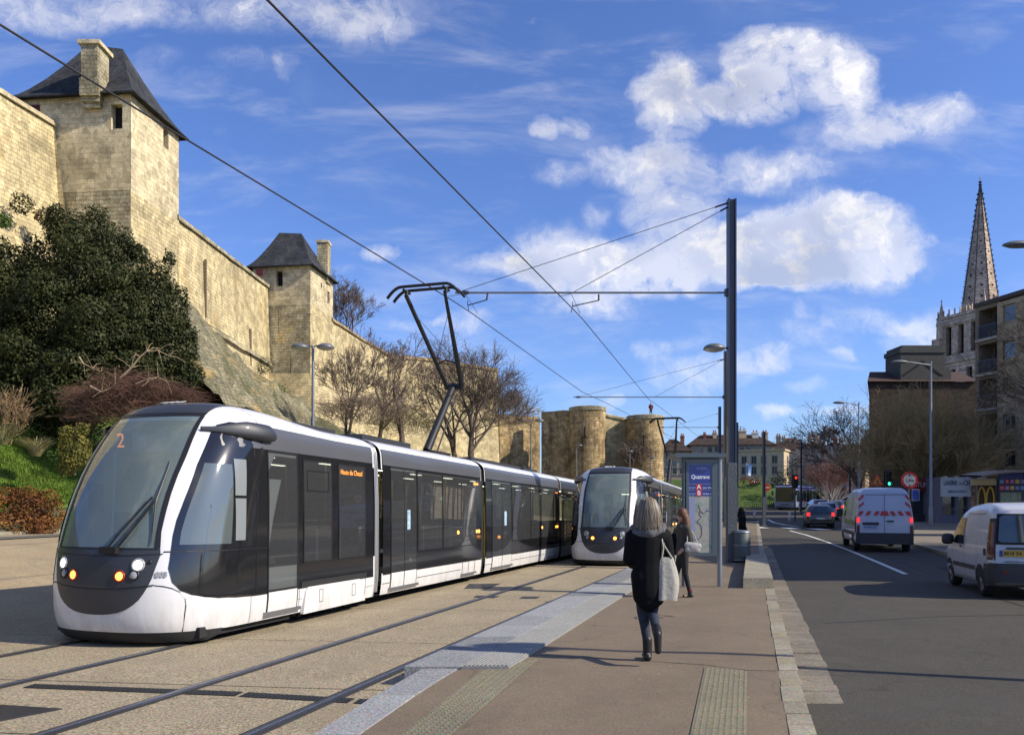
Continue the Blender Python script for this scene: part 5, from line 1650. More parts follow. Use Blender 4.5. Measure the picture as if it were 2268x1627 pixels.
# golden shrub, straw grasses, rusty hedge, small pollard shrub on the left bank
gs_ = lob(165, 985, 34, 42, 24.5)
evergreen('rounded golden green shrub beside the tram windscreen', [gs_, lob(150, 960, 20, 20, 24.5), lob(180, 1010, 22, 22, 24.5), lob(185, 950, 14, 16, 24.5), lob(165, 1010, 34, 34, 24.5), lob(150, 1030, 24, 24, 24.5)], .07, 6500, tuple(px(165, 1040, 24.5)), 1.0, M_golden, 'golden_shrub', 'shrub', 5)
def tuft(label, x, y, Y, n, L, seed):
    rr = random.Random(seed); b = px(x, y, Y); mb = MB()
    for _ in range(n):
        a = rr.uniform(0, 6.28); t = rr.uniform(.1, .75); d = Vector((math.cos(a) * t, math.sin(a) * t, 1)).normalized(); l = L * rr.uniform(.6, 1.1)
        p = Vector((math.cos(a) * .12, math.sin(a) * .12, 0)); w_ = Vector((-d.y, d.x, 0)).normalized() * .012
        m_ = p + d * l * .6; e = m_ + (d + Vector((math.cos(a) * .7, math.sin(a) * .7, -.3))).normalized() * l * .45
        mb.quad(p - w_, p + w_, m_ + w_, m_ - w_); mb.quad(m_ - w_, m_ + w_, e, e)
    o = mb.build('grass_tuft', M_straw, recalc=False, autouv=False); o.location = b
    return tag(o, label, 'grass tuft', 'straw coloured grass tufts on the bank')
tuft('straw coloured grass tuft on the bank left of the golden shrub', 80, 1010, 25.5, 420, .75, 1)
tuft('straw coloured grass tuft at the very left edge of the bank', 6, 985, 26, 420, .85, 2)
LB = [lob(x, y, rx, ry, 23.6, dy) for (x, y, rx, ry, dy) in [(20, 1130, 50, 36, 0), (70, 1125, 45, 34, 0), (115, 1135, 30, 32, .2), (40, 1160, 60, 28, -.4), (95, 1165, 36, 22, -.4), (-30, 1125, 50, 45, 0), (60, 1100, 40, 24, .8), (10, 1098, 40, 24, .8), (105, 1105, 30, 24, .6), (-10, 1160, 40, 28, -.5)]]
evergreen('rust coloured hedge along the kerb at the left', LB, .085, 3400, tuple(px(40, 1185, 23.6)), .6, M_rust, 'rusty_hedge', 'hedge', 6)
LB = [lob(x, y, rx, ry, 29, dy) for (x, y, rx, ry, dy) in [(20, 935, 40, 24, 0), (70, 950, 36, 22, 0), (110, 985, 30, 20, -1), (30, 960, 50, 20, -1), (128, 1010, 24, 16, -2)]]
evergreen('low green ground cover bush behind the straw coloured grass tufts', LB, .09, 1500, tuple(px(60, 985, 29)), .5, M_gleaf, 'green_bush', 'shrub', 7)
branch_tree('pollard_shrub', 'small bare pale branched shrub at the left edge of the bank', tuple(px(25, 960, 27.5)), 1.9, seed=3, spread=.6, levels=4, stems=2, r0=.045, twig=.009, mt=M_brn, mw=M_brn, first=.4, cat='shrub')
branch_tree('pollard_shrub', 'second bare pale shrub cut off by the left edge of the picture', tuple(px(-12, 975, 27.5)), 2.0, seed=8, spread=.6, levels=4, stems=2, r0=.045, twig=.009, mt=M_brn, mw=M_brn, first=.4, cat='shrub')
# lawn on the bank: a strip of turf with blades
mb = MB()
mb.grid([[G(o, Y, land(o, Y) + .04) for o in frange(-33, -22.0, 20)] for Y in yrows(14, 44, 1)])
o = mb.build('lawn', agg_mat('bank turf', (.10, .165, .022), .45, 25, big=.35, stains=(.13, .14, .035)), smooth=True); o['kind'] = 'structure'
rr = random.Random(5); mb = MB()
for _ in range(26000):
    Y = rr.uniform(21, 32); o_ = rr.uniform(-30, -22.2); p = G(o_, Y, land(o_, Y) + .03)
    if abs(p.x / p.y + .62) > .13: continue
    d = Vector((rr.gauss(0, .35), rr.gauss(0, .35), 1)).normalized() * rr.uniform(.07, .16); s = Vector((.018, 0, 0))
    mb.quad(p - s, p + s, p + d)
o = mb.build('grass', M_gleaf if False else leaf_mat('grass blades', (.07, .12, .012), (.11, .185, .02), (.17, .25, .04), 1.2, .3), recalc=False, autouv=False); tag(o, kind='stuff')
# plants growing out of the wall
def wallplant(x, y, r, Y, seed, m=M_gleaf, lab=''):
    mb = MB(); leaves(mb, (0, 0, 0), (r / F * Y,) * 3, 420, .13, random.Random(seed))
    o = mb.build('wall_plant', m, recalc=False, autouv=False); o.location = px(x, y, Y)
    return tag(o, lab, 'plant', 'plants rooted in the castle walls')
wallplant(48, 590 * .765, 26, 38.2, 1, M_dleaf, 'dark green plant growing out of the left castle wall, upper one'); wallplant(8, 490, 16, 37.0, 2, M_gleaf, 'green plant growing from the castle wall at the very left edge')
wallplant(98, 480, 20, 39.2, 3, leaf_mat('brown leaves', (.06, .04, .02), (.12, .085, .04), (.18, .14, .06), 2), 'brownish plant hanging on the left castle wall close to the tall tower')
wallplant(480, 812, 24, 52, 4, M_gleaf, 'green weeds on the rubble slope above the tram roof'); wallplant(620, 870, 20, 61, 5, M_gleaf, 'green weeds at the foot of the smaller castle tower'); wallplant(585, 810, 20, 61.5, 6, M_dleaf, 'dark ivy patch in the corner beside the smaller castle tower')
# right hand side: multi-stemmed tree, bare trees, birch, bushes
treeat(2035, 812, 1165, 60, name='bare_tree', label='wide multi stemmed bare tree in front of the dark brown building', seed=52, spread=.42, levels=6, stems=9, r0=.16, twig=.012, first=.26, kids_=3, mt=mat('mossy bark', (.24, .21, .09), .95, var=.4, vscale=4), mw=mat('tan twigs', (.34, .25, .12), .95, var=.3))
treeat(1925, 880, 1130, 78, name='bare_tree', label='bare tree left of the dark brown building behind a street lamp', seed=61, spread=.7, levels=6, r0=.2, twig=.014, first=.3, mw=M_twigd, lean=-.2)
treeat(1838, 985, 1135, 100, name='birch_tree', label='white stemmed birch clump with reddish twigs at the junction', seed=71, spread=.32, levels=5, stems=7, r0=.14, twig=.016, first=.42, mt=M_birch, mw=mat('birch twigs', (.20, .10, .075), .95, var=.3), cat='birch tree')
treeat(1830, 935, 1000, 170, name='bare_tree', label='distant bare tree showing above the far rooftops', seed=75, spread=.5, levels=5, stems=2, r0=.3, twig=.03, first=.25, mw=mat('far twigs', (.16, .13, .12), .95))
# the near right tree stands outside the picture; its boughs reach in
bt = branch_tree('bare_tree', 'bare tree whose dark boughs reach in from the right edge over the apartment block', (24.2, 32.0, 0.0), 12.5, seed=83, spread=.62, levels=6, r0=.20, twig=.008, first=.26, mt=M_twigd, mw=M_twigd, kids_=3, lean=-.12)
LBr = [lob(1738, 1062, 26, 22, 108), lob(1715, 1068, 16, 14, 108), lob(1762, 1070, 16, 14, 108)]
evergreen('round dark green bush on the grass slope near the junction', LBr, .3, 160, tuple(px(1738, 1088, 108)), 1.0, M_dleaf, 'round_bush', 'bush', 8)
LBr = [lob(1795, 1080, 24, 18, 105), lob(1820, 1088, 16, 12, 105)]
evergreen('light green bush behind the bus', LBr, .3, 160, tuple(px(1800, 1100, 105)), 1.0, M_gleaf, 'green_bush', 'bush', 9)
LBr = [lob(1648, 1062, 12, 8, 112), lob(1672, 1064, 14, 8, 112), lob(1625, 1060, 12, 8, 112)]
evergreen('reddish low shrubs on the crest of the grass slope', LBr, .3, 200, tuple(px(1650, 1072, 112)), .6, M_rust, 'low_shrub', 'shrub', 10)
# ================================================================= OVERHEAD LINE, LAMPS, SIGNS, SHELTERS
M_mast = mat('mast paint', (.028, .036, .062), .4, .2, coat=.2)
M_galv = mat('galvanised steel', (.22, .24, .26), .45, .7, var=.15, vscale=7)
M_wire = mat('overhead wire', (.035, .033, .035), .6, .3)
M_lampw = mat('lamp shade', (.14, .15, .16), .45, .2)
M_lglass = mat('lamp bowl', (.42, .42, .40), .3)

def mast(label, x, Y, ytop, lamp=False, w_=.25, H_=None, group='tramway masts with level cantilever arms', arm=None, stays=()):
    X = (x - 1134) / F * Y; zb = pave_z(Y) - .05; zt = CAMZ + (HZ - ytop) / F * Y
    root = empty('catenary_mast', (X, Y, zb), 0, label, 'mast', group)
    h = zt - zb; mb = MB()
    for sx in (-1, 1): mb.box2((sx * w_ / 2 - .012 * sx, -w_ * .5, 2.6 if w_ > .2 else 0), (sx * w_ / 2 * .35, w_ * .5, h)) if False else mb.box2((min(sx * w_ * .5, sx * w_ * .32), -w_ * .5, min(3.1, h * .3)), (max(sx * w_ * .5, sx * w_ * .32), w_ * .5, h))
    mb.box2((-w_ * .33, -w_ * .28, min(3.1, h * .3)), (w_ * .33, w_ * .28, h - .01))
    mb.build('column', M_mast, root, bevel=.004)
    mb = MB(); mb.box2((-w_ * .56, -w_ * .56, 0), (w_ * .56, w_ * .56, min(3.1, h * .3)), )
    mb.build('sleeve', mat('textured sleeve', (.075, .09, .105), .6, .3, bump=1.0, bscale=26), root)
    mb = MB(); mb.box2((-w_ * .9, -w_ * .9, -.05), (w_ * .9, w_ * .9, .03)); mb.build('base_plate', M_galv, root)
    if arm:
        (xe, ya) = arm; A = px(xe, ya, Y) - Vector((X, Y, zb)); B = Vector((-w_ * .5, 0, A.z))
        mb = MB(); mb.tube([B, A], .032, 8); ar = mb.build('cantilever_arm', M_galv, root, smooth=True)
        mb = MB(); mb.box(B + Vector((-.03, 0, 0)), (.10, .16, .22)); mb.lathe([(.05, -.12), (.07, 0), (.05, .12)], n=10, M=Matrix.Translation(A + Vector((.3, 0, 0))) @ Matrix.Rotation(R(90), 4, 'Y')); mb.build('bracket', M_mast, ar)
        for i, (xs, ys, x2) in enumerate(stays):
            p = px(x, ys, Y) - Vector((X, Y, zb)); p.x = -w_ * .5; q = px(xs, ya, Y) - Vector((X, Y, zb))
            mb = MB(); mb.tube([p, q], .010, 4); mb.tube([p, p.lerp(q, .045)], .028, 6); mb.build('stay_wire', M_wire, root)
    if lamp:
        yl = lamp; L = px(x - 38, yl, Y) - Vector((X, Y, zb))
        mb = MB(); mb.tube([(0, 0, L.z + .02), (L.x + .2, 0, L.z + .02)], .03, 8); la = mb.build('lamp_bracket', M_mast, root)
        dome_lamp(la, L, .34)
    return root

def dome_lamp(parent, c, r):
    mb = MB(); mb.lathe([(.01, r * .42), (r * .5, r * .40), (r * .85, r * .24), (r, 0), (r * .97, -.02)], c=c, n=22); s = mb.build('lamp_shade', M_lampw, parent, smooth=True)
    mb = MB(); mb.lathe([(r * .93, -.01), (r * .75, -r * .18), (r * .4, -r * .27), (.01, -r * .3)], c=c, n=22); mb.build('lamp_bowl', M_lglass, s, smooth=True)

m1 = mast('tall dark blue mast beside the map shelter, carrying the long arm over both tracks', 1620, 24.5, 442, lamp=772, arm=(1008, 648), stays=((1012, 450, 0), (1268, 459, 0)), group=None)
# registration arms below the long arm
zb = m1.location.z
for (xa, ya, xb, yb, xc, yc) in ((1080, 650, 1078, 664, 1036, 676), (1326, 652, 1326, 665, 1268, 678)):
    mb = MB(); P = [px(a, b, 24.5) - m1.location for a, b in ((xa, ya), (xb, yb), (xc, yc))]
    mb.tube(P, .018, 6); mb.tube([P[0], P[1]], .03, 6); mb.tube([P[2] + Vector((0, -.1, .12)), P[2], P[2] + Vector((0, .6, -.05))], .012, 5)
    mb.build('steady_arm', M_wire, m1)
mb = MB()
for (xa, xb) in ((1030, 1042), (1265, 1282)):
    a = px(xa, 650, 24.5) - m1.location
    mb.tube([a, a + Vector((-.45, -.9, -.32))], .008, 4); mb.tube([a, a + Vector((.35, .9, -.40))], .008, 4)
mb.build('bridle', M_wire, m1)
mast('second mast of the line, mostly hidden behind the tall dark blue one', 1608, 49.4, 777, arm=(1270, 879), stays=((1280, 795, 0), (1450, 795, 0)))
mast('third mast of the line, just left of the tall dark blue one', 1594, 79, 900, arm=(1462, 946), stays=((1480, 915, 0),))
for lab, x, Y, yt in (('slim dark mast just right of the tall dark blue one', 1633, 75, 935), ('slim dark mast standing in front of the grass slope', 1692, 52, 955), ('slim dark mast behind the bus with the blue roof', 1774, 82, 975), ('slim mast with a lit side beside the white stemmed birch', 1882, 86, 1003)):
    mast(lab, x, Y, yt, w_=.17, group='slim masts around the junction')

def wire(pts, label, r=.014, m=M_wire):
    P = [px(*p) for p in pts]
    d = (P[0] - P[1]).normalized(); P = [P[0] + d * 11] + P
    out = []
    for a, b in zip(P[:-1], P[1:]):
        for i in range(6): out.append(a.lerp(b, i / 6))
    out.append(P[-1])
    mb = MB(); mb.tube(out, r, 6); o = mb.build('contact_wire', m, smooth=True)
    return tag(o, label, 'overhead wire', 'contact wires above the tracks')
wire([(0, 55, 8.86), (398, 300, 11.63), (1000, 664, 22.0), (1040, 690, 24.5), (1290, 868, 40), (1345, 893, 49.4), (1478, 962, 79), (1560, 1010, 115)], 'contact wire running from the upper left corner down over the front tram')
wire([(592, 0, 7.85), (1265, 680, 21.5), (1290, 706, 24.5), (1437, 884, 42), (1452, 894, 49.4), (1536, 958, 79), (1600, 1008, 115)], 'steeper contact wire running from the top edge down over the second tram')

def twin_lamp(label, x, ytop, Y, zg, dx=28, group='twin street lamps behind the trams', single=False):
    X = (x - 1134) / F * Y; zt = CAMZ + (HZ - ytop) / F * Y
    root = empty('street_lamp', (X, Y, zg), 0, label, 'street lamp', group)
    h = zt - zg; mb = MB(); mb.tube([(0, 0, 0), (0, 0, h * .62)], .075, 10); mb.tube([(0, 0, h * .62), (0, 0, h)], .05, 10); mb.build('post', M_galv, root, smooth=True)
    off = dx / F * Y
    for s in ((-1, 1) if not single else (single,)):
        mb = MB(); mb.tube([(0, 0, h - .04), (s * off * .3, 0, h + .02), (s * (off - .25), 0, h - .02)], .028, 6); a = mb.build('arm', M_galv, root)
        dome_lamp(a, (s * off, 0, h - .06), .34 if not single else .3)
    return root
twin_lamp('twin headed street lamp in front of the smaller castle tower', 693, 766, 30, .6)
twin_lamp('twin headed street lamp in front of the dark brown castle wall', 1176, 930, 58, .3, dx=19)
twin_lamp('small single lamp below the left round tower', 1277, 985, 84, .5, dx=7, single=1, group='small lamps near the barbican')
twin_lamp('small single lamp between the two round towers', 1395, 998, 88, .5, dx=1, single=1, group='small lamps near the barbican')
twin_lamp('small single lamp below the right round tower', 1441, 1012, 86, .5, dx=5, single=1, group='small lamps near the barbican')

def arm_lamp(label, x, ytop, xh, yh, Y, zg=None, pos=None):
    X = (x - 1134) / F * Y; zg = road_z(Y) + .12; zt = CAMZ + (HZ - ytop) / F * Y
    root = empty('street_lamp', (X, Y, zg), 0, label, 'street lamp', 'tall lamps along the right pavement')
    h = zt - zg
    mb = MB(); mb.tube([(0, 0, 0), (0, 0, 1.2), (0, 0, 1.25), (0, 0, h)], [.13, .13, .09, .055], 10); mb.build('post', M_galv, root, smooth=True)
    H_ = px(xh, yh, Y) - Vector((X, Y, zg))
    mb = MB(); mb.tube([(0, 0, h - .25), (H_.x + .35, 0, H_.z + .02)], [.05, .035], 6); a = mb.build('arm', M_galv, root)
    mb = MB(); mb.lathe([(.01, .16), (.5, .12), (.85, .02), (.9, -.04), (.6, -.12), (.01, -.16)], c=(0, 0, 0), n=18, M=Matrix.Translation(H_) @ Matrix.Diagonal((.62, .26, .8, 1)))
    mb.build('lamp_head', M_lampw, a, smooth=True)
    return root
arm_lamp('tall arm lamp standing in front of the dark brown building', 2062, 800, 1992, 801, 50)
arm_lamp('tall arm lamp left of the dark brown building, above the white van', 1902, 890, 1858, 891, 70)
arm_lamp('tall arm lamp whose head hangs in at the right edge of the picture', 2345, 528, 2256, 541, 27)

arm_lamp('tall arm lamp standing outside the right edge whose shadow crosses the pavement', 1134 + 9.6 / 6.5 * F, HZ - 4.9 / 6.5 * F, 1134 + 8.9 / 6.5 * F, HZ - 4.8 / 6.5 * F, 6.5)

# ---- map shelter
def shelter():
    Y = 16.9; A = px(1514, 1290, Y); B = px(1594, 1297, Y)
    zb = plev(0, Y); root = empty('map_display', (A.x, Y, zb), 0, 'free standing blue and grey tram stop map display with a small roof', 'map display')
    L = B.x - A.x
    zt = 2.76 - zb
    M_blue = mat('sign blue', (.010, .025, .22), .35, coat=.6); M_fr = mat('shelter frame', (.10, .125, .14), .4, .4)
    mb = MB(); mb.tube([(0, 0, 0), (0, 0, zt)], .042, 12); mb.build('post', M_fr, root, smooth=True)
    mb = MB(); mb.tube([(L, 0, 0), (L, 0, zt)], .052, 12); mb.build('post', mat('pale post', (.25, .28, .31), .35, .5), root, smooth=True)
    mb = MB(); mb.box2((-.20, -.18, zt), (L + .10, .75, zt + .085)); mb.box2((-.02, -.03, zt - .06), (L, .06, zt)); mb.build('roof', M_fr, root, bevel=.012)
    zl = .72 - zb
    mb = MB()
    mb.box2((.045, -.05, zl - .04), (.10, .06, zt - .07)); mb.box2((L - .17, -.05, zl - .04), (L - .055, .06, zt - .07)); mb.box2((.10, -.05, zt - .13), (L - .17, .06, zt - .07)); mb.box2((.10, -.05, zl - .04), (L - .17, .06, zl + .03))
    fr = mb.build('frame', M_fr, root, bevel=.006)
    x0, x1 = .10, L - .17; z0, z1 = zl + .03, zt - .13
    mp = bpy.data.materials.new('route map'); mp.use_nodes = True; t = NT(mp.node_tree); b = t.n['Principled BSDF']; b.inputs['Roughness'].default_value = .12; b.inputs['Coat Weight'].default_value = .6
    v = t.node('ShaderNodeTexCoord').outputs['Object']
    c = t.ramp(t.noise(v, 5.5, 6, .6, .6), [(.40, (.20, .27, .22)), (.48, (.33, .345, .31)), (.55, (.36, .33, .27)), (.63, (.22, .29, .35))])
    t.l.new(c, b.inputs['Base Color'])
    mb = MB(); mb.box2((x0, -.03, z0), (x1, -.015, z1)); pn = mb.build('map_panel', mp, root)
    hz_ = z1 - z0
    mb = MB(); mb.box2((x0 + .01, -.036, z1 - .42), (x1 - .01, -.031, z1 - .01)); hd = mb.build('header', M_blue, root)
    mb = MB(); mb.box2((x0 + .01, -.036, z1 - .55), (x1 - .01, -.031, z1 - .435)); mb.build('line_strip', M_blue, hd)
    mb = MB(); mb.box2((x0 + .01, -.036, z1 - .68), (x1 - .01, -.031, z1 - .565)); mb.build('line_strip', M_blue, hd)
    MR = mat('line badge red', (.50, .02, .03), .4)
    cx = (x0 + x1) / 2; MW_ = mat('sign white', (.75, .77, .80), .5); MW2 = mat('sign pale blue', (.30, .38, .62), .5)
    mesh_text('lettering', 'CAEN', .085, MW2, hd, facing((cx + .03, -.039, z1 - .10), (1, 0, 0)), .001)
    mesh_text('lettering', 'Quatrans', .115, MW_, hd, facing((cx, -.039, z1 - .28), (1, 0, 0)), .001, bold=.002, sx=.9)
    for i, (ch, nm) in enumerate((('A', 'Jean Vilar'), ('B', 'Grâce de Dieu'))):
        zc = z1 - .492 - .13 * i
        mb = MB(); mb.box2((x0 + .15, -.041, zc - .06), (x0 + .28, -.037, zc + .06)); mb.build('line_badge', MR, hd)
        mesh_text('lettering', ch, .13, MW_, hd, facing((x0 + .215, -.044, zc), (1, 0, 0)), .001, bold=.003)
        mesh_text('lettering', 'tram', .085, MW2, hd, facing((x0 + .085, -.039, zc - .015), (1, 0, 0)), .001)
        mesh_text('lettering', nm, .055, MW_, hd, facing((x0 + .30, -.039, zc - .015), (1, 0, 0)), .001, align='LEFT')
    # printed route
    rr = random.Random(4); mb = MB(); p = [(.34, .86), (.40, .76), (.36, .70), (.44, .64), (.33, .58), (.30, .54), (.42, .50), (.45, .42), (.46, .33), (.40, .27), (.28, .23), (.20, .24)]
    mb.tube([(x0 + a * (x1 - x0) * 1.25, -.032, z0 + bb * (hz_ - .7)) for a, bb in p], .006, 4)
    mb.tube([(x0 + a * (x1 - x0), -.032, z0 + bb * (hz_ - .7)) for a, bb in ((.45, .72), (.55, .74), (.62, .70), (.72, .73), (.80, .76), (.9, .74))], .006, 4)
    mb.build('route_line', mat('route line', (.10, .05, .09), .6), pn)
    mb = MB(); mb.box2((x0 + .01, -.033, z0 + .45), (x0 + .14, -.031, z1 - .72)); mb.build('index', mat('map index', (.26, .28, .42), .5, var=.4, vscale=60), pn)
    for (a, b, r) in ((.5, .62, .04), (.22, .45, .05), (.75, .35, .06), (.3, .8, .03)):
        pass
    return root
shelter()
# ---- bin
Y = 25.6; p = px(1618, 1237, Y); 
root = empty('litter_bin', (p.x, Y - 1.2, plev(0, 24.4)), 0, 'grey green cylindrical litter bin at the foot of the tall mast', 'litter bin')
mb = MB(); mb.lathe([(.02, .02), (.27, .02), (.275, .08), (.275, .92), (.26, .94)], n=28); mb.build('drum', mat('bin green', (.06, .078, .072), .5, .1), root, smooth=True)
mb = MB()
for z in (.06, .5, .90): mb.lathe([(.276, z), (.283, z + .01), (.283, z + .03), (.276, z + .04)], n=28)
mb.build('hoop', M_galv, root, smooth=True)
mb = MB(); mb.lathe([(.27, .935), (.25, .97), (.12, .985), (.11, .96), (.02, .96)], n=28); mb.build('lid', M_galv, root, smooth=True)

# ---- road signs and signals
def post(root, h, r=.03, m=None): 
    mb = MB(); mb.tube([(0, 0, 0), (0, 0, h)], r, 8); return mb.build('post', m or M_galv, root, smooth=True)
def disc_m(mb, c, r0, r1, y, n=28):
    mb.grid([[Vector((c[0] + r * math.cos(2 * PI * k / n), y, c[1] + r * math.sin(2 * PI * k / n))) for k in range(n + 1)] for r in (r0, r1)])
MSR = mat('sign red', (.48, .02, .02), .45); MSW = mat('sign face white', (.48, .47, .45), .5); MSK = mat('sign black', (.02, .02, .02), .5); MSO = mat('sign orange', (.55, .19, .015), .5); MSB = mat('sign mid blue', (.015, .05, .30), .45)
def sign_root(name, lab, x, yb, Y, cat='road sign'):
    p = px(x, yb, Y); zg = road_z(Y) + (.12 if x > 1900 else 0); return empty(name, (p.x, Y, zg), 0, lab, cat), p.x, zg
# height limit
Y = 34.; root, X, zg = sign_root('road_sign', 'round red ringed sign reading 1,9m above the white van', 2013, 1160, Y)
zc = CAMZ + (HZ - 1063) / F * Y - zg; post(root, zc + .35)
mb = MB(); mb.lathe([(.36, -.012), (.36, .012), (.01, .012)], n=30, M=Matrix.Translation((0, -.045, zc)) @ Matrix.Rotation(R(90), 4, 'X')); mb.lathe([(.36, -.012), (.01, -.012)], n=30, M=Matrix.Translation((0, -.045, zc)) @ Matrix.Rotation(R(90), 4, 'X')); pl = mb.build('sign_plate', MSR, root)
mb = MB(); disc_m(mb, (0, zc), .26, .001, -.060); mb.build('sign_face', MSW, pl)
mesh_text('lettering', '1,9m', .19, MSK, pl, facing((0, -.064, zc - .01), (1, 0, 0)), .001, bold=.003)
mb = MB()
for s in (-1, 1): mb.quad((-.06, -.0635, zc + s * .24), (.06, -.0635, zc + s * .24), (0, -.0635, zc + s * .16))
mb.build('arrow', MSK, pl)
mb = MB(); mb.box2((.12, -.06, zc - .85), (.40, -.04, zc - .40)); b2 = mb.build('blue_plate', MSB, root)
mb = MB(); mb.box2((.10, -.055, zc - .87), (.42, -.045, zc - .38)); mb.build('plate_border', MSW, b2)
# triangle
Y = 52.; root, X, zg = sign_root('road_sign', 'orange triangular warning sign left of the green signal', 1942, 1150, Y)
zc = CAMZ + (HZ - 1062) / F * Y - zg; post(root, zc)
mb = MB(); mb.prism([(-.42, -.36), (.42, -.36), (0, .40)], -.06, -.04, 'y', M=Matrix.Translation((0, 0, zc))); pl = mb.build('sign_plate', MSR, root)
mb = MB(); mb.prism([(-.30, -.29), (.30, -.29), (0, .25)], -.07, -.062, 'y', M=Matrix.Translation((0, 0, zc))); mb.build('sign_face', MSO, pl)
mb = MB(); mb.box((0, -.075, zc - .12), (.07, .008, .22)); mb.box((.1, -.075, zc - .2), (.1, .008, .07)); mb.build('symbol', MSK, pl)
# no entry
Y = 92.; root, X, zg = sign_root('road_sign', 'red no entry sign on a pole in front of the grass slope', 1698, 1130, Y)
zc = CAMZ + (HZ - 1079) / F * Y - zg; post(root, zc + .2, .05)
mb = MB(); disc_m(mb, (0, zc), .42, .001, -.06); mb.lathe([(.42, 0), (.42, .05)], n=28, M=Matrix.Translation((0, -.01, zc)) @ Matrix.Rotation(R(90), 4, 'X')); pl = mb.build('sign_plate', MSR, root)
mb = MB(); mb.box((0, -.07, zc), (.62, .01, .13)); mb.build('bar', MSW, pl)
# signals
def signal(lab, x, yc, Y, lit, hh=.95):
    root, X, zg = sign_root('traffic_light', lab, x, 1150, Y, 'traffic light'); zc = CAMZ + (HZ - yc) / F * Y - zg; post(root, zc, .06, M_mast)
    mb = MB(); mb.box((0, -.05, zc), (.34, .22, hh)); mb.box((0, .02, zc), (.46, .03, hh + .12)); hd = mb.build('signal_head', mat('signal black', (.015, .015, .017), .5), root, bevel=.02)
    cols = {'red': (1, .03, .02), 'green': (.05, 1, .55)}
    for i, nm in enumerate(('red', 'amber', 'green')):
        z = zc + (1 - i) * .29
        m = mat('signal lit ' + nm, cols[nm], .4, emit=cols[nm], es=2) if nm == lit else mat('signal dark lens', (.03, .03, .03), .3)
        mb = MB(); mb.lathe([(.10, 0), (.07, .03), (.01, .04)], n=16, M=Matrix.Translation((0, -.165, z)) @ Matrix.Rotation(R(90), 4, 'X')); mb.build('lens', m, hd, smooth=True)
        mb = MB(); mb.lathe([(.12, 0), (.12, .14)], n=16, M=Matrix.Translation((0, -.165, z)) @ Matrix.Rotation(R(90), 4, 'X')); mb.v = [v for v in mb.v]; mb.build('hood', MATS['signal black'], hd)
    return root
signal('traffic light showing red in front of the bus', 1761, 1066, 62, 'red')
signal('traffic light showing green above the white van roof', 1966, 1060, 48, 'green', .95)
for lab, x, yb, Y in (('short white bollard at the foot of the red traffic light', 1749, 1135, 60), ('short white bollard in front of the grass slope', 1671, 1131, 66)):
    root, X, zg = sign_root('bollard', lab, x, yb, Y, 'bollard'); root['group'] = 'white bollards at the junction'
    mb = MB(); mb.lathe([(.01, 0), (.10, 0), (.10, .55), (.07, .58), (.12, .64), (.10, .74), (.01, .78)], n=14); mb.build('shaft', mat('bollard white', (.5, .5, .47), .6), root, smooth=True)
# flags
for lab, x, yt, yb, Y in (('blue and white banner flag on a pole in front of the long cream building', 1658, 1027, 1053, 118), ('blue and white banner flag half hidden behind a slim mast', 1629, 1026, 1050, 120)):
    a = px(x - 6, yt, Y); zg = 3.8
    root = empty('flag', (a.x, Y, zg), 0, lab, 'flag', 'banner flags on the grass slope')
    h = a.z - zg + .2; mb = MB(); mb.tube([(0, 0, 0), (0, 0, h)], .05, 6); mb.build('pole', M_galv, root)
    mb = MB(); fh = (yb - yt) / F * Y
    mb.grid([[Vector((u * .8, math.sin(u * 5 + v * 3) * .12, h - .1 - v * fh - u * .15)) for u in frange(0, 1, 6)] for v in frange(0, 1, 6)])
    fl = mb.build('cloth', mat('flag blue', (.10, .22, .50), .8), root)
    mb = MB(); mb.grid([[Vector((u * .8, math.sin(u * 5 + v * 3) * .12 - .02, h - .1 - v * fh - u * .15)) for u in frange(.35, .65, 3)] for v in frange(0, 1, 6)])
    mb.grid([[Vector((u * .8, math.sin(u * 5 + v * 3) * .12 - .02, h - .1 - v * fh - u * .15)) for u in frange(0, .9, 4)] for v in frange(.8, 1, 2)])
    mb.build('pattern', mat('flag white', (.6, .62, .65), .8), fl)
# ================================================================= BUILDINGS
M_plas = mat('cream limestone facade', (.50, .385, .25), .9, var=.16, vscale=.9, bump=.3, bscale=6)
M_plas2 = mat('greyer limestone facade', (.38, .31, .215), .9, var=.2, vscale=.8, bump=.3, bscale=6)
M_tile = stone_mat('brown roof tiles', (.066, .046, .038), (.052, .037, .031), (.06, .035, .028), stain=(.07, .055, .045), stain_amt=.5, warm=0, bw=.35, bh=.22, bump=.6)
M_brick = stone_mat('dark brick wall', (.066, .047, .036), (.045, .034, .027), (.035, .03, .025), stain=(.028, .024, .02), stain_amt=.6, warm=.1, warmth=(.12, .05, .03), bw=.4, bh=.14, bump=.5)
M_wing = mat('window glass dark', (.035, .045, .055), .08, coat=.8)
M_wfr = mat('white window frame', (.30, .28, .24), .7)
M_pot = mat('chimney pot', (.26, .09, .05), .8, var=.3)


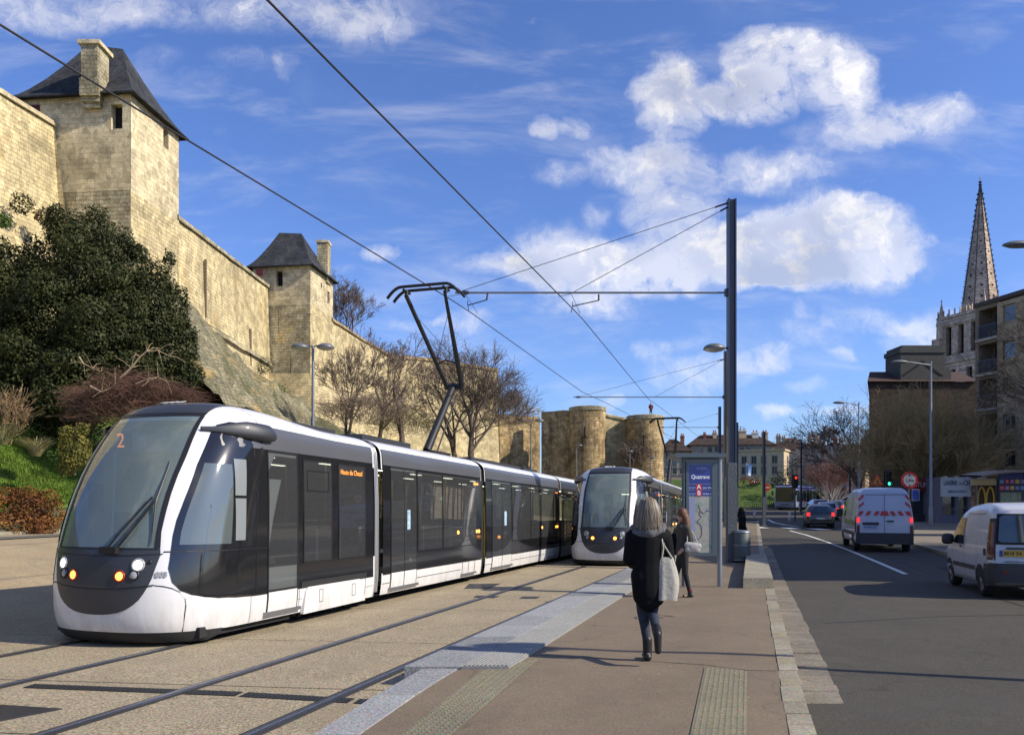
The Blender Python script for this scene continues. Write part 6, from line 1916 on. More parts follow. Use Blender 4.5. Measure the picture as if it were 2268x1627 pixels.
def win_part(parent, P0, U, N, w_, h_, depth=.12, cross=True, shut=False, frame=M_wfr, glass=M_wing):
    """a window as its own part: glass with frame and glazing bars, P0 the lower left corner on the wall"""
    U, N = Vector(U).normalized(), Vector(N).normalized(); Z = Vector((0, 0, 1))
    P = lambda u, z, d: Vector(P0) + U * u + Z * z + N * d
    def bar(mb, a, b, c, d, t):
        q = [P(a, c, 0), P(b, c, 0), P(b, d, 0), P(a, d, 0)]; f = [v + N * t for v in q]
        mb.quad(*f)
        for i in range(4): mb.quad(q[i], q[(i + 1) % 4], f[(i + 1) % 4], f[i])
    mb = MB(); bar(mb, -.10, w_ + .10, -.10, h_ + .10, .03); bar(mb, -.15, w_ + .15, -.2, -.10, .12)
    o = mb.build('window', frame, parent)
    mb = MB()
    cols = [(0.05, w_ / 2 - .03), (w_ / 2 + .03, w_ - .05)] if cross else [(0.05, w_ - .05)]
    for a, b in cols: bar(mb, a, b, .05, h_ - .05, .04)
    mb.build('pane', glass, o)
    if shut:
        mb = MB()
        for a in (-.62, w_ + .12): bar(mb, a, a + .5, 0, h_, .05)
        mb.build('shutter', mat('grey shutter', (.28, .28, .25), .8), o)
    return o


def house(label, x0, x1, yr, ye, yb, Y, depth, m, wins=(), chs=(), rot=-.12, rmat=None, hip=True, wsize=(.8, 1.25), flat=False, side=(), name='house', cat='house', group=None, shut=False, extra_side=True):
    """block whose front spans x0..x1 of the survey picture at depth Y"""
    W_ = (x1 - x0) / F * Y; X0 = (x0 - 1134) / F * Y; zz = lambda y: CAMZ + (HZ - y) / F * Y
    zb, ze, zr = zz(yb) - 3.0, zz(ye), zz(yr)
    root = empty(name, (X0, Y, zb), rot, label, cat, group)
    H_ = ze - zb
    mb = MB(); mb.box2((0, 0, 0), (W_, depth, H_)); mb.build('wall', m, root)
    if flat:
        mb = MB(); mb.box2((-.2, -.2, H_), (W_ + .2, depth + .2, H_ + .3)); mb.build('cornice', m, root)
    else:
        r = zr - ze; ov = .5; mb = MB()
        ix = min(W_ * .4, r * 1.1) if hip else .0
        E = [Vector((-ov, -ov, H_)), Vector((W_ + ov, -ov, H_)), Vector((W_ + ov, depth + ov, H_)), Vector((-ov, depth + ov, H_))]
        a, b = Vector((ix if hip else -ov, depth / 2, H_ + r)), Vector((W_ - ix if hip else W_ + ov, depth / 2, H_ + r))
        mb.quad(E[0], E[1], b, a); mb.quad(E[2], E[3], a, b); mb.quad(E[1], E[2], b); mb.quad(E[3], E[0], a); mb.quad(*E[::-1])
        mb.quad(*[e - Vector((0, 0, .18)) for e in E][::-1])
        for i in range(4): j = (i + 1) % 4; mb.quad(E[i] - Vector((0, 0, .18)), E[j] - Vector((0, 0, .18)), E[j], E[i])
        roof = mb.build('roof', rmat or M_tile, root)
        for (cx, cw, yt, mm) in chs:
            u = (cx - x0) / F * Y; w2 = cw / F * Y; zt = zz(yt) - zb
            mb = MB(); mb.box2((u - w2 / 2, depth * .30, H_ + .1), (u + w2 / 2, depth * .30 + 1.0, zt)); mb.box2((u - w2 / 2 - .08, depth * .30 - .08, zt - .25), (u + w2 / 2 + .08, depth * .30 + 1.08, zt - .08))
            c = mb.build('chimney', mm or M_plas, roof)
            k = max(2, int(w2 / .5)); 
            for i in range(k):
                mb = MB(); mb.lathe([(.14, 0), (.11, .4), (.13, .45)], c=(u - w2 / 2 + (i + .5) * w2 / k, depth * .30 + .5, zt - .02), n=8); mb.build('chimney_pot', M_pot, c)
    for (wx, wy) in wins:
        u = (wx - x0) / F * Y; z = zz(wy) - zb
        win_part(root, (u - wsize[0] / 2, 0, z - wsize[1] / 2), (1, 0, 0), (0, -1, 0), *wsize, shut=shut)
    for (v, wy) in side:
        z = zz(wy) - zb
        win_part(root, (W_, v, z - wsize[1] / 2), (0, 1, 0), (1, 0, 0), *wsize)
    return root

gb_ = 'distant cream houses with brown roofs beyond the junction'
house('cream house with a brown roof left of the map display', 1462, 1526, 968, 998, 1052, 150, 10, M_plas, wins=[(x, y) for x in (1478, 1494, 1510) for y in (1010, 1026, 1042)], chs=[(1514, 8, 962, M_pot)], group=gb_)
house('long cream building with dark roof and many chimneys', 1528, 1708, 958, 985, 1062, 152, 11, M_plas2, wins=[(x, y) for x in (1538, 1552, 1571, 1587, 1605, 1640, 1655, 1672) for y in (994, 1012, 1030)], chs=[(1565, 6, 958, M_pot), (1587, 8, 954, None), (1648, 16, 951, None), (1676, 13, 955, mat('white chimney', (.6, .58, .52), .9)), (1697, 12, 955, None)], group=gb_, wsize=(.85, 1.25))
house('lower flat topped cream block with a sunlit side wall', 1634, 1732, 1000, 1000, 1058, 134, 12, M_plas, wins=[(x, y) for x in (1648, 1669, 1690, 1713) for y in (1019, 1042)], flat=True, rot=-.5, side=[(3.0, 1019), (7.5, 1019), (3.0, 1042), (7.5, 1042)], group=gb_, wsize=(.85, 1.3))
house('cream house with crowded chimneys behind the flat topped block', 1706, 1790, 966, 996, 1062, 158, 12, M_plas, wins=[(x, y) for x in (1745, 1760, 1775) for y in (1010, 1030)], chs=[(1722, 10, 962, None), (1733, 8, 966, None), (1745, 8, 972, None), (1758, 6, 970, None), (1768, 6, 975, None)], rot=-.35, side=[(3, 1015), (7, 1015), (3, 1035), (7, 1035)], group=gb_)
house('darker brown roofed house behind the birch clump', 1784, 1836, 972, 994, 1066, 150, 12, M_plas2, wins=[(x, y) for x in (1795, 1812, 1826) for y in (1008, 1028)], chs=[(1800, 7, 966, None), (1815, 10, 964, None)], rot=-.2, group=gb_)
house('brown gabled house right of the birch clump', 1832, 1886, 974, 1000, 1070, 146, 12, M_plas2, wins=[(x, y) for x in (1846, 1862) for y in (1014, 1034)], chs=[(1858, 7, 968, M_pot), (1872, 7, 970, None)], rot=-.2, group=gb_)
house('sunlit cream facade left of the dark brown building', 1880, 1918, 988, 1004, 1092, 112, 10, M_plas, wins=[(x, y) for x in (1890, 1903) for y in (1022, 1044, 1066)], rot=-.95, group=gb_, side=[(2.5, 1022), (2.5, 1044), (5.5, 1022), (5.5, 1044)])

# TV aerials on the long building
for i, (x, yt) in enumerate(((1634, 965), (1640, 943), (1690, 962), (1828, 970))):
    p = px(x, yt, 156); mb = MB(); mb.tube([(0, 0, -3), (0, 0, 0)], .05, 4)
    for z, l in ((-.2, .9), (-.6, 1.2), (-1.0, .7)): mb.tube([(-l, 0, z), (l, 0, z)], .035, 4)
    o = mb.build('aerial', M_wire); o.location = p; tag(o, 'thin television aerial on the far roofs, ' + ('left of the slim mast beside the tall mast', 'tallest of them all', 'beside the white chimney', 'above the house behind the birch clump')[i], 'aerial', 'rooftop television aerials')

# grass slope
mb = MB(); rows = []
for Y in frange(100, 140, 14):
    r = []
    for x in frange(20, 62, 26):
        top = 4.2 * (1 - smooth01(33, 52, x)); k = smooth01(103, 117, Y)
        r.append(Vector((x, Y, road_z(Y) + .02 + top * k - .3 * (1 - k))))
    rows.append(r)
mb.grid(rows); o = mb.build('grass_slope', M_grass, smooth=True); o['kind'] = 'structure'
mb = MB()
for i in range(16):
    a = px(1650 + i * 4.2, 1120, 102); mb.box((a.x, 102, road_z(102) + .5), (.05, .05, 1.0))
a, b = px(1648, 1120, 102), px(1714, 1120, 102)
for z in (.35, .65, .95): mb.box(((a.x + b.x) / 2, 102, road_z(102) + z), (b.x - a.x, .04, .05))
tag(mb.build('low_fence', mat('dark fence', (.04, .045, .04), .7)), 'low dark railing at the bottom of the grass slope', 'fence')
mb = MB(); mb.box(((a.x + b.x) / 2, 100.5, road_z(100) + .12), (b.x - a.x + 3, .3, .3)); o = mb.build('junction_kerb', M_kerb); o['kind'] = 'structure'

# ---- dark brown building
def bpx(x, y, Y, base): return px(x, y, Y) - base
Y = 76.; base = Vector((px(1925, 1100, Y).x, Y, road_z(Y) + .1))
root = empty('brown_building', base, 0, 'big dark brown brick building behind the wide multi stemmed tree', 'building')
L = px(2165, 0, Y).x - base.x; H0 = px(0, 845, Y).z - base.z
mb = MB(); bk = MB()
wh = [(1.2 + i * 2.4, 2.1 + i * 2.4, z, z + 1.5) for i in range(4) for z in (4.6, 7.8)]
holed(mb, (0, 0, 0), (1, 0, 0), L, 0, H0, wh, (0, -1, 0), .25, bk)
mb.quad((0, 0, 0), (4.8, 10, 0), (4.8, 10, H0), (0, 0, H0)); mb.quad((L, 0, 0), (L, 10, 0), (L, 10, H0), (L, 0, H0)); mb.quad((4.8, 10, 0), (L, 10, 0), (L, 10, H0), (4.8, 10, H0))
mb.build('wall', M_brick, root)
for h in wh: win_part(root, (h[0] + .1, .2, h[2] + .1), (1, 0, 0), (0, -1, 0), .7, 1.3, frame=mat('dull frame', (.09, .08, .07), .8), cross=True)
bk.build('window_back', M_hole, root)
r = px(0, 826, Y).z - base.z - H0
mb = MB(); E = [Vector((-.3, -.3, H0)), Vector((L, -.3, H0)), Vector((L, 10.3, H0)), Vector((4.6, 10.3, H0))]
mb.quad(E[0], E[1], Vector((L, 3, H0 + r + .6)), Vector((1.4, 3, H0 + r + .6))); mb.quad(E[2], E[3], Vector((1.4, 3, H0 + r + .6)), Vector((L, 3, H0 + r + .6))); mb.quad(E[3], E[0], Vector((1.4, 3, H0 + r + .6)))
roof = mb.build('roof', mat('russet roof', (.06, .030, .022), .9, var=.3, vscale=3), root)
c0, c1 = bpx(1996, 0, Y, base).x, bpx(2093, 0, Y, base).x; zt = px(0, 764, Y).z - base.z
mb = MB(); mb.box2((c0, .1, H0 - 1), (c1, 3.2, zt - .7)); mb.box2((c0 - .12, 0, zt - .72), (c1 + .12, 3.3, zt - .3)); mb.box2((c0 + .1, .1, zt - .3), (c1 - .1, 3.2, zt)); mb.box2((c1, .3, H0 - 1), (c1 + .75, 2.5, zt - 2.3))
ck = mb.build('stair_tower', mat('dark rendered tower', (.055, .056, .052), .9, var=.25, vscale=1.2), root)
mb = MB(); xm = (c0 + c1) / 2
for s in (-1, 1): mb.prism([(xm + s * .08, zt - 1.45), (xm + s * .38, zt - 1.75), (xm + s * 2.0, H0 + .6), (xm + s * 1.7, H0 + .6), (xm + s * .02, zt - 1.75)], .06, .11, 'y')
mb.build('gable_scar', M_hole, ck)
for y_, x_ in ((915, 1921), (960, 1919)):
    pass
# ---- church
Y = 132.; cx = px(2171, 0, Y).x; K = Y / F
M_ch = stone_mat('church stone', (.60, .47, .36), (.48, .375, .29), (.27, .21, .17), stain=(.15, .12, .105), stain_amt=.65, warm=.3, warmth=(.30, .18, .10), bw=.9, bh=.5, bump=1.0)
zg = .5; base = Vector((cx, Y, zg)); root = empty('church', base, .35, 'tall gothic church tower with a tapering stone spire on the right', 'church')
z_ = lambda y: CAMZ + (HZ - y) * K - zg
def oct_(r, z, n=8, ph=PI / 8): return [Vector((r * math.cos(ph + 2 * PI * i / n), r * math.sin(ph + 2 * PI * i / n), z)) for i in range(n)]
hw = 4.3
mb = MB(); bk = MB()
for k in range(4):
    a = k * PI / 2; U_ = Vector((math.cos(a), math.sin(a), 0)); N_ = Vector((math.sin(a), -math.cos(a), 0)); O_ = N_ * hw - U_ * hw
    holes = [(1.4, 2.5, z_(786), z_(722)), (3.75, 4.85, z_(786), z_(722)), (6.1, 7.2, z_(786), z_(722)), (2.2, 3.3, z_(880), z_(818)), (5.3, 6.4, z_(880), z_(818))]
    holed(mb, O_, U_, 2 * hw, 0, z_(700), holes, N_, .8, bk)
mb.build('tower', M_ch, root); bk.build('louvre_opening', M_hole, root)
mb = MB()
mb.box((0, 0, z_(800)), (2 * hw + .5, 2 * hw + .5, .45)); mb.build('string_course', M_ch, root); mb = MB()
for zz in (z_(712), z_(700)): mb.box((0, 0, zz), (2 * hw + .5, 2 * hw + .5, 1.1 if zz < z_(705) else .45))
for k in range(4):
    a = k * PI / 2; U_ = Vector((math.cos(a), math.sin(a), 0)); N_ = Vector((math.sin(a), -math.cos(a), 0))
    for u in range(9):
        p = N_ * (hw + .1) + U_ * (-hw + u * hw / 4); mb.box((p.x, p.y, z_(692)), (.18, .18, 1.2))
mb.build('parapet', M_ch, root)
mb = MB()
for sx in (-1, 1):
    for sy in (-1, 1):
        mb.box((sx * hw, sy * hw, z_(745) / 2), (1.5, 1.5, z_(745)), rz=0)
mb.build('buttress', M_ch, root)
mb = MB(); rs_ = 3.1
rows = [[p for p in oct_(rs_ * (1 - t) + .10 * t, z_(705) + (z_(412) - z_(705)) * t)] for t in frange(0, 1, 12)]
mb.grid(rows, closed=True); sp = mb.build('spire', M_ch, root)
mb = MB()
for i in range(8):
    a = PI / 8 + 2 * PI * i / 8
    for j in range(24):
        t = (j + .5) / 25; r_ = rs_ * (1 - t) + .10 * t; z = z_(705) + (z_(412) - z_(705)) * t
        mb.box(((r_ + .10) * math.cos(a), (r_ + .10) * math.sin(a), z), (.30, .12, .14), rz=a)
    mb.tube([(rs_ * math.cos(a), rs_ * math.sin(a), z_(705)), (.12 * math.cos(a), .12 * math.sin(a), z_(412))], .09, 4)
mb.build('crockets', mat('dark crockets', (.085, .075, .075), .9), sp)
mb = MB()
for i in range(8):
    a = 2 * PI * i / 8
    for j in range(8):
        t = .06 + j * .085; r_ = (rs_ * (1 - t)) * math.cos(PI / 8); z = z_(705) + (z_(412) - z_(705)) * t
        Mx = Matrix.Translation(((r_ + .03) * math.cos(a), (r_ + .03) * math.sin(a), z)) @ Matrix.Rotation(a, 4, 'Z') @ Matrix.Rotation(R(90), 4, 'Y')
        s_ = .20 * (1 - t * .5)
        for q in range(4): 
            b_ = q * PI / 2 + PI / 4
            mb.lathe([(s_ * .6, -.04), (s_ * .6, .04), (.001, .04)], c=(math.cos(b_) * s_ * .55, math.sin(b_) * s_ * .55, 0), n=8, M=Mx)
mb.build('quatrefoil', M_hole, sp)
for sx in (-1, 1):
    for sy in (-1, 1):
        mb = MB(); c_ = Vector((sx * (hw - .3), sy * (hw - .3), 0))
        mb.grid([[p + c_ for p in oct_(r_, z)] for r_, z in ((.85, z_(745)), (.8, z_(715)), (.95, z_(713)), (.6, z_(705)), (.05, z_(662)), (.15, z_(660)), (.02, z_(656)))], closed=True); mb.build('pinnacle', M_ch, root)
for k in range(4):
    a = k * PI / 2 + .0; N_ = Vector((math.sin(a), -math.cos(a), 0)); U_ = Vector((math.cos(a), math.sin(a), 0)); c_ = N_ * (hw - .9)
    mb = MB(); pts = [(-1.0, z_(703)), (1.0, z_(703)), (1.0, z_(688)), (0, z_(664)), (-1.0, z_(688))]
    A_ = [c_ + U_ * u + Vector((0, 0, z)) for u, z in pts]; B_ = [p - N_ * 2.2 for p in A_]
    mb.quad(*A_); mb.quad(*B_[::-1])
    for i in range(5): mb.quad(A_[i], A_[(i + 1) % 5], B_[(i + 1) % 5], B_[i])
    mb.build('lucarne', M_ch, root)
mb = MB(); mb.lathe([(.05, 0), (.32, .15), (.12, .4), (.28, .6), (.05, .9)], c=(0, 0, z_(412)), n=8); mb.tube([(0, 0, z_(412)), (0, 0, z_(394))], .05, 5); mb.tube([(-.35, 0, z_(402)), (.35, 0, z_(402))], .04, 4); mb.box((0, 0, z_(394)), (.38, .06, .22)); mb.build('weathercock', mat('iron finial', (.03, .03, .035), .5), sp)
mb = MB(); mb.box2((-16, 4, 0), (14, 26, 11)); mb.build('nave', M_ch, root)

# ---- apartment block at the right edge
base = Vector((36.06, 62.0, road_z(62) + .1)); U_ = Vector((.2274, -.974, 0)).normalized(); N_ = Vector((-U_.y * -1, 0, 0))
N_ = Vector((U_.y, -U_.x, 0)).normalized()      # facing the street
root = empty('apartment_block', base, 0, 'pale apartment block with balconies cut by the right edge of the picture', 'apartment block')
Hh = px(2162, 682, 62).z - base.z; Lb = 22.0
M_apt = stone_mat('apartment facade', (.38, .30, .19), (.34, .27, .17), (.25, .20, .13), stain=(.18, .14, .10), stain_amt=.3, warm=.1, bw=.9, bh=.42, bump=.2)
st = 2.68; fl0 = 3.0
hl = []; hw_ = []
for f in range(5):
    z0 = fl0 + f * st
    if z0 + 2.3 > Hh: break
    hl.append((.35, 2.15, z0 + .25, z0 + 2.45))
    for k in range(6): hw_.append((2.85 + k * 3.2, 3.95 + k * 3.2, z0 + .95, z0 + 2.25))
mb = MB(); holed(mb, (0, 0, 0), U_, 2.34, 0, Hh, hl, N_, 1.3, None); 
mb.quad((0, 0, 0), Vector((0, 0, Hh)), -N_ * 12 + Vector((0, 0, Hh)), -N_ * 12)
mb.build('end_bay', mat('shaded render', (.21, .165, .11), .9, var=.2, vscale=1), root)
mb = MB(); O2 = U_ * 2.34 + N_ * .25; holed(mb, O2, U_, Lb - 2.34, 0, Hh - .2, [(a - 2.34, b - 2.34, c, d) for a, b, c, d in hw_], N_, .22, None)
mb.quad(O2 - N_ * .25, O2, O2 + Vector((0, 0, Hh - .2)), O2 - N_ * .25 + Vector((0, 0, Hh - .2)))
e = U_ * Lb + N_ * .25; mb.quad(e, e - N_ * 12.2, e - N_ * 12.2 + Vector((0, 0, Hh - .2)), e + Vector((0, 0, Hh - .2)))
mb.build('facade', M_apt, root)
mb = MB(); rim = [-U_ * .1 + N_ * .12, U_ * (Lb + .3) + N_ * .45, U_ * (Lb + .3) - N_ * 12.5, -U_ * .1 - N_ * 12.5]
mb.quad(*[p + Vector((0, 0, Hh)) for p in rim][::-1]); mb.quad(*[p + Vector((0, 0, Hh + .3)) for p in rim])
for i in range(4): mb.quad(rim[i] + Vector((0, 0, Hh)), rim[(i + 1) % 4] + Vector((0, 0, Hh)), rim[(i + 1) % 4] + Vector((0, 0, Hh + .3)), rim[i] + Vector((0, 0, Hh + .3)))
mb.build('roof', mat('apartment roof', (.06, .055, .05), .9), root)
for (a, b, c, d) in hl:
    mb = MB(); Mb = Matrix((U_, N_, Vector((0, 0, 1)))).transposed().to_4x4()
    mb.box2((a - .15, -1.3, c - .25), (b + .15, .22, c - .05), M=Mb); bal = mb.build('balcony', mat('balcony slab', (.36, .33, .28), .8), root)
    mb = MB()
    for k in range(16): mb.box((a + .05 + k * (b - a - .1) / 15, .14, c + .45), (.03, .03, .95), M=Mb)
    mb.box(((a + b) / 2, .14, c + .93), (b - a, .05, .05), M=Mb); mb.build('railing', M_mast, bal)
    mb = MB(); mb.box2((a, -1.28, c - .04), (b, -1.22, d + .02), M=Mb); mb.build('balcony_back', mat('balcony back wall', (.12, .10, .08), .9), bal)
    mb = MB(); mb.box2((a + .3, -1.215, c), (b - .5, -1.18, d - .25), M=Mb); mb.build('balcony_door', M_wing, bal)
for (a, b, c, d) in hw_:
    win_part(root, U_ * (a + .08) + N_ * .06 + Vector((0, 0, c + .08)), U_, N_, b - a - .16, d - c - .2)
# ---- row of shops under it
Y = 56.
def shop(label, x0, x1, yt, yb, Y, m, dark=True):
    b = px(x0, yb, Y); zg = road_z(Y) + .12; base = Vector((b.x, Y, zg)); W_ = (x1 - x0) / F * Y; H_ = CAMZ + (HZ - yt) / F * Y - zg
    r = empty('shop', base, 0, label, 'shop'); mb = MB(); bk = MB()
    holed(mb, (0, 0, 0), (1, 0, 0), W_, 0, H_, [(W_ * .08, W_ * .5, .55, H_ - .9), (W_ * .6, W_ * .9, .02, H_ - .9)], (0, -1, 0), .3, None)
    mb.quad((0, 0, H_), (W_, 0, H_), (W_, 6, H_), (0, 6, H_)); mb.quad((0, 0, 0), (0, 6, 0), (0, 6, H_), (0, 0, H_)); mb.build('front', m, r)
    mb = MB(); mb.box2((W_ * .08, .28, .55), (W_ * .5, .3, H_ - .9)); mb.build('shop_window', M_wing, r)
    mb = MB(); mb.box2((W_ * .6, .28, .02), (W_ * .9, .3, H_ - .9)); mb.build('shop_door', M_wing, r)
    return r, W_, H_
M_shop = mat('dark shopfront', (.035, .033, .032), .7, var=.2)
sh, W_, H_ = shop('dark shop with a red fascia behind the lamp post', 2018, 2082, 1058, 1165, 57, M_shop)
mb = MB(); mb.box2((0, -.14, H_ - .95), (W_, -.02, H_ - .05)); fa = mb.build('fascia', mat('fascia red', (.16, .012, .014), .5), sh)
mesh_text('lettering', 'CATUMAG', .48, mat('fascia lettering', (.5, .48, .45), .6), fa, facing((W_ * .36, -.16, H_ - .5), (1, 0, 0)), .01, sx=.8)
mesh_text('lettering', '7/7\n20H', .26, MATS['fascia lettering'], fa, facing((W_ * .86, -.16, H_ - .42), (1, 0, 0)), .01, sx=.8)
sh, W_, H_ = shop('launderette with a white sign board and pale blue door', 2082, 2150, 1056, 1168, 55, mat('blue grey shopfront', (.14, .15, .20), .7, var=.2))
mb = MB(); mb.box2((0, -.16, H_ - 1.35), (2.05, -.05, H_ - .02)); bd = mb.build('sign_board', mat('sign board white', (.50, .52, .52), .6), sh)
mesh_text('lettering', 'LAVERIE', .42, mat('dark blue lettering', (.03, .04, .09), .6), bd, facing((.62, -.18, H_ - .42), (1, 0, 0)), .004, sx=.62, bold=.006)
mesh_text('lettering', 'DU', .22, MATS['dark blue lettering'], bd, facing((1.34, -.18, H_ - .46), (1, 0, 0)), .004, sx=.7)
mesh_text('lettering', 'CH', .46, MATS['dark blue lettering'], bd, facing((1.74, -.18, H_ - .42), (1, 0, 0)), .004, sx=.7, bold=.006)
mesh_text('lettering', 'SERVICE REPAS', .23, MATS['dark blue lettering'], bd, facing((1.10, -.18, H_ - 1.0), (1, 0, 0)), .004, sx=.85)
for x in (.1, .85, 1.6):
    mb = MB(); mb.box2((x, -.5, H_ + .0), (x + .05, -.1, H_ + .04)); mb.box2((x - .06, -.52, H_ - .12), (x + .12, -.46, H_ + .05)); mb.build('sign_lamp', MSW, bd)
mb = MB(); mb.prism([(2.05, H_ - .05), (3.0, H_ - .05), (3.0, H_ - .45), (2.05, H_ - .62)], -.9, -.1, 'y'); aw = mb.build('awning', mat('awning blue', (.04, .05, .19), .7), sh)
mb = MB(); mb.quad((2.04, -.92, H_ - .05), (2.75, -.92, H_ - .05), (2.04, -.92, H_ - .6)); mb.build('awning_flap', MSW, aw)
mesh_text('lettering', 'LAVE', .22, MATS['dark blue lettering'], aw, facing((2.36, -.935, H_ - .19), (1, 0, 0)), .003, sx=.8)
# fast food kiosk and bus shelter with the route numbers
Y = 40.; b = px(2158, 1150, Y); zg = road_z(Y) + .12; base = Vector((b.x, Y, zg))
root = empty('bus_shelter', base, 0, 'dark bus shelter with a curved roof and rows of coloured route numbers', 'bus shelter')
zf = lambda y: CAMZ + (HZ - y) / F * Y - zg; xf = lambda x: (x - 1134) / F * Y - base.x
mb = MB(); rows = [[Vector((xf(2150) + (xf(2330) - xf(2150)) * t, yy, zf(1062) + .34 * math.sin(t * 2.6 + .3) * 1.0 + k)) for t in frange(0, 1, 12)] for yy, k in ((-.9, 0), (1.0, .1), (1.0, .18), (-.9, .08))]
mb.grid(rows + [rows[0]]); mb.build('roof', mat('shelter roof dark', (.03, .032, .036), .5, .3), root)
for x in (2162, 2206, 2262, 2310):
    mb = MB(); mb.tube([(xf(x), 0, 0), (xf(x), 0, zf(1058))], .05, 8); mb.build('post', M_mast, root)
mb = MB(); mb.box2((xf(2164), .05, .3), (xf(2204), .09, zf(1064))); mb.build('advert_panel', mat('dark poster', (.022, .018, .014), .3), root)
mb = MB(); mb.box2((xf(2150), -.05, zf(1074)), (xf(2206), .02, zf(1060))); mb.build('cream_fascia', mat('cream fascia', (.35, .30, .17), .7), root)
MY = mat('golden arch yellow', (.42, .27, .03), .5)
for s in (-1, 1):
    mb = MB(); c_ = xf(2184) + s * .22; mb.tube([(c_ + .20 * math.cos(a), .03, zf(1119) + .92 * math.sin(a) ** .8) for a in frange(0.0, PI, 18)], .045, 6); mb.build('yellow_arch', MY, root, smooth=True)
mb = MB(); mb.box2((xf(2208), -.12, zf(1118)), (xf(2268), -.04, zf(1040))); tp = mb.build('route_panel', mat('route panel dark', (.022, .025, .05), .4), root)
mb = MB(); mb.box2((xf(2210), -.13, zf(1060)), (xf(2262), -.12, zf(1046))); mb.build('panel_header', mat('header blue', (.02, .05, .25), .5), tp)
cols = [(.05, .20, .50), (.45, .03, .10), (.25, .10, .35), (.40, .28, .04), (.05, .12, .42)]
rowsn = [(1066, ['2', '4', '5', '8', '10']), (1080, ['14', '18', '19', '61', 'C'])]
for y_, ns in rowsn:
    for i, s in enumerate(ns):
        x = 2215 + i * 11.5
        mb = MB(); mb.box((xf(x), -.13, zf(y_)), (.21, .02, .20)); bg_ = mb.build('route_badge', mat('badge %d' % ((i + (y_ > 1070)) % 5), cols[(i + (y_ > 1070)) % 5], .5), tp)
        mesh_text('lettering', s, .17, MSW, bg_, facing((xf(x), -.145, zf(y_)), (1, 0, 0)), .002)
mb = MB(); mb.box2((xf(2212), -.13, zf(1112)), (xf(2258), -.12, zf(1090))); mb.build('timetable', mat('timetable', (.16, .22, .16), .4, var=.6, vscale=6), tp)
# ---- apartment house outside the picture whose shadow falls across the road
root = empty('street_building', (24.0, 14.8, -.2), 0, 'apartment house standing beside the road outside the right edge, casting its shadow over the road', 'building')
mb = MB(); mb.box2((0, 0, 0), (12, 13.2, 12.5)); mb.build('wall', M_plas2, root)
mb = MB(); mb.box2((-.4, -.4, 12.5), (12.4, 13.6, 12.9)); mb.build('roof', M_slate, root)
for v in (1.5, 4.5, 7.5, 10.5):
    for z in (1.2, 4.2, 7.2, 10.0): win_part(root, (0, v + 1.1, z), (0, -1, 0), (-1, 0, 0), 1.1, 1.5)
# ================================================================= VEHICLES
M_vwhite = mat('van white', (.50, .51, .54), .35, coat=.6, var=.03)
M_vblue = mat('van pale blue white', (.38, .42, .52), .4, coat=.5)
M_cblk = mat('car black', (.016, .018, .018), .25, coat=.8)
M_cblue = mat('car blue grey', (.05, .08, .13), .3, coat=.8)
M_plastic = mat('grey plastic', (.030, .031, .034), .6)
M_tyre = mat('tyre', (.012, .012, .012), .85)
M_rim = mat('wheel rim', (.14, .14, .15), .4, .6)
M_vgl = mat('vehicle glass', (.012, .02, .02), .04, coat=1.0, spec=.8)
M_tail = mat('tail lamp', (.10, .005, .006), .25, coat=.6)
M_taillit = mat('tail lamp lit', (.8, .03, .02), .3, emit=(1, .03, .03), es=1.0)


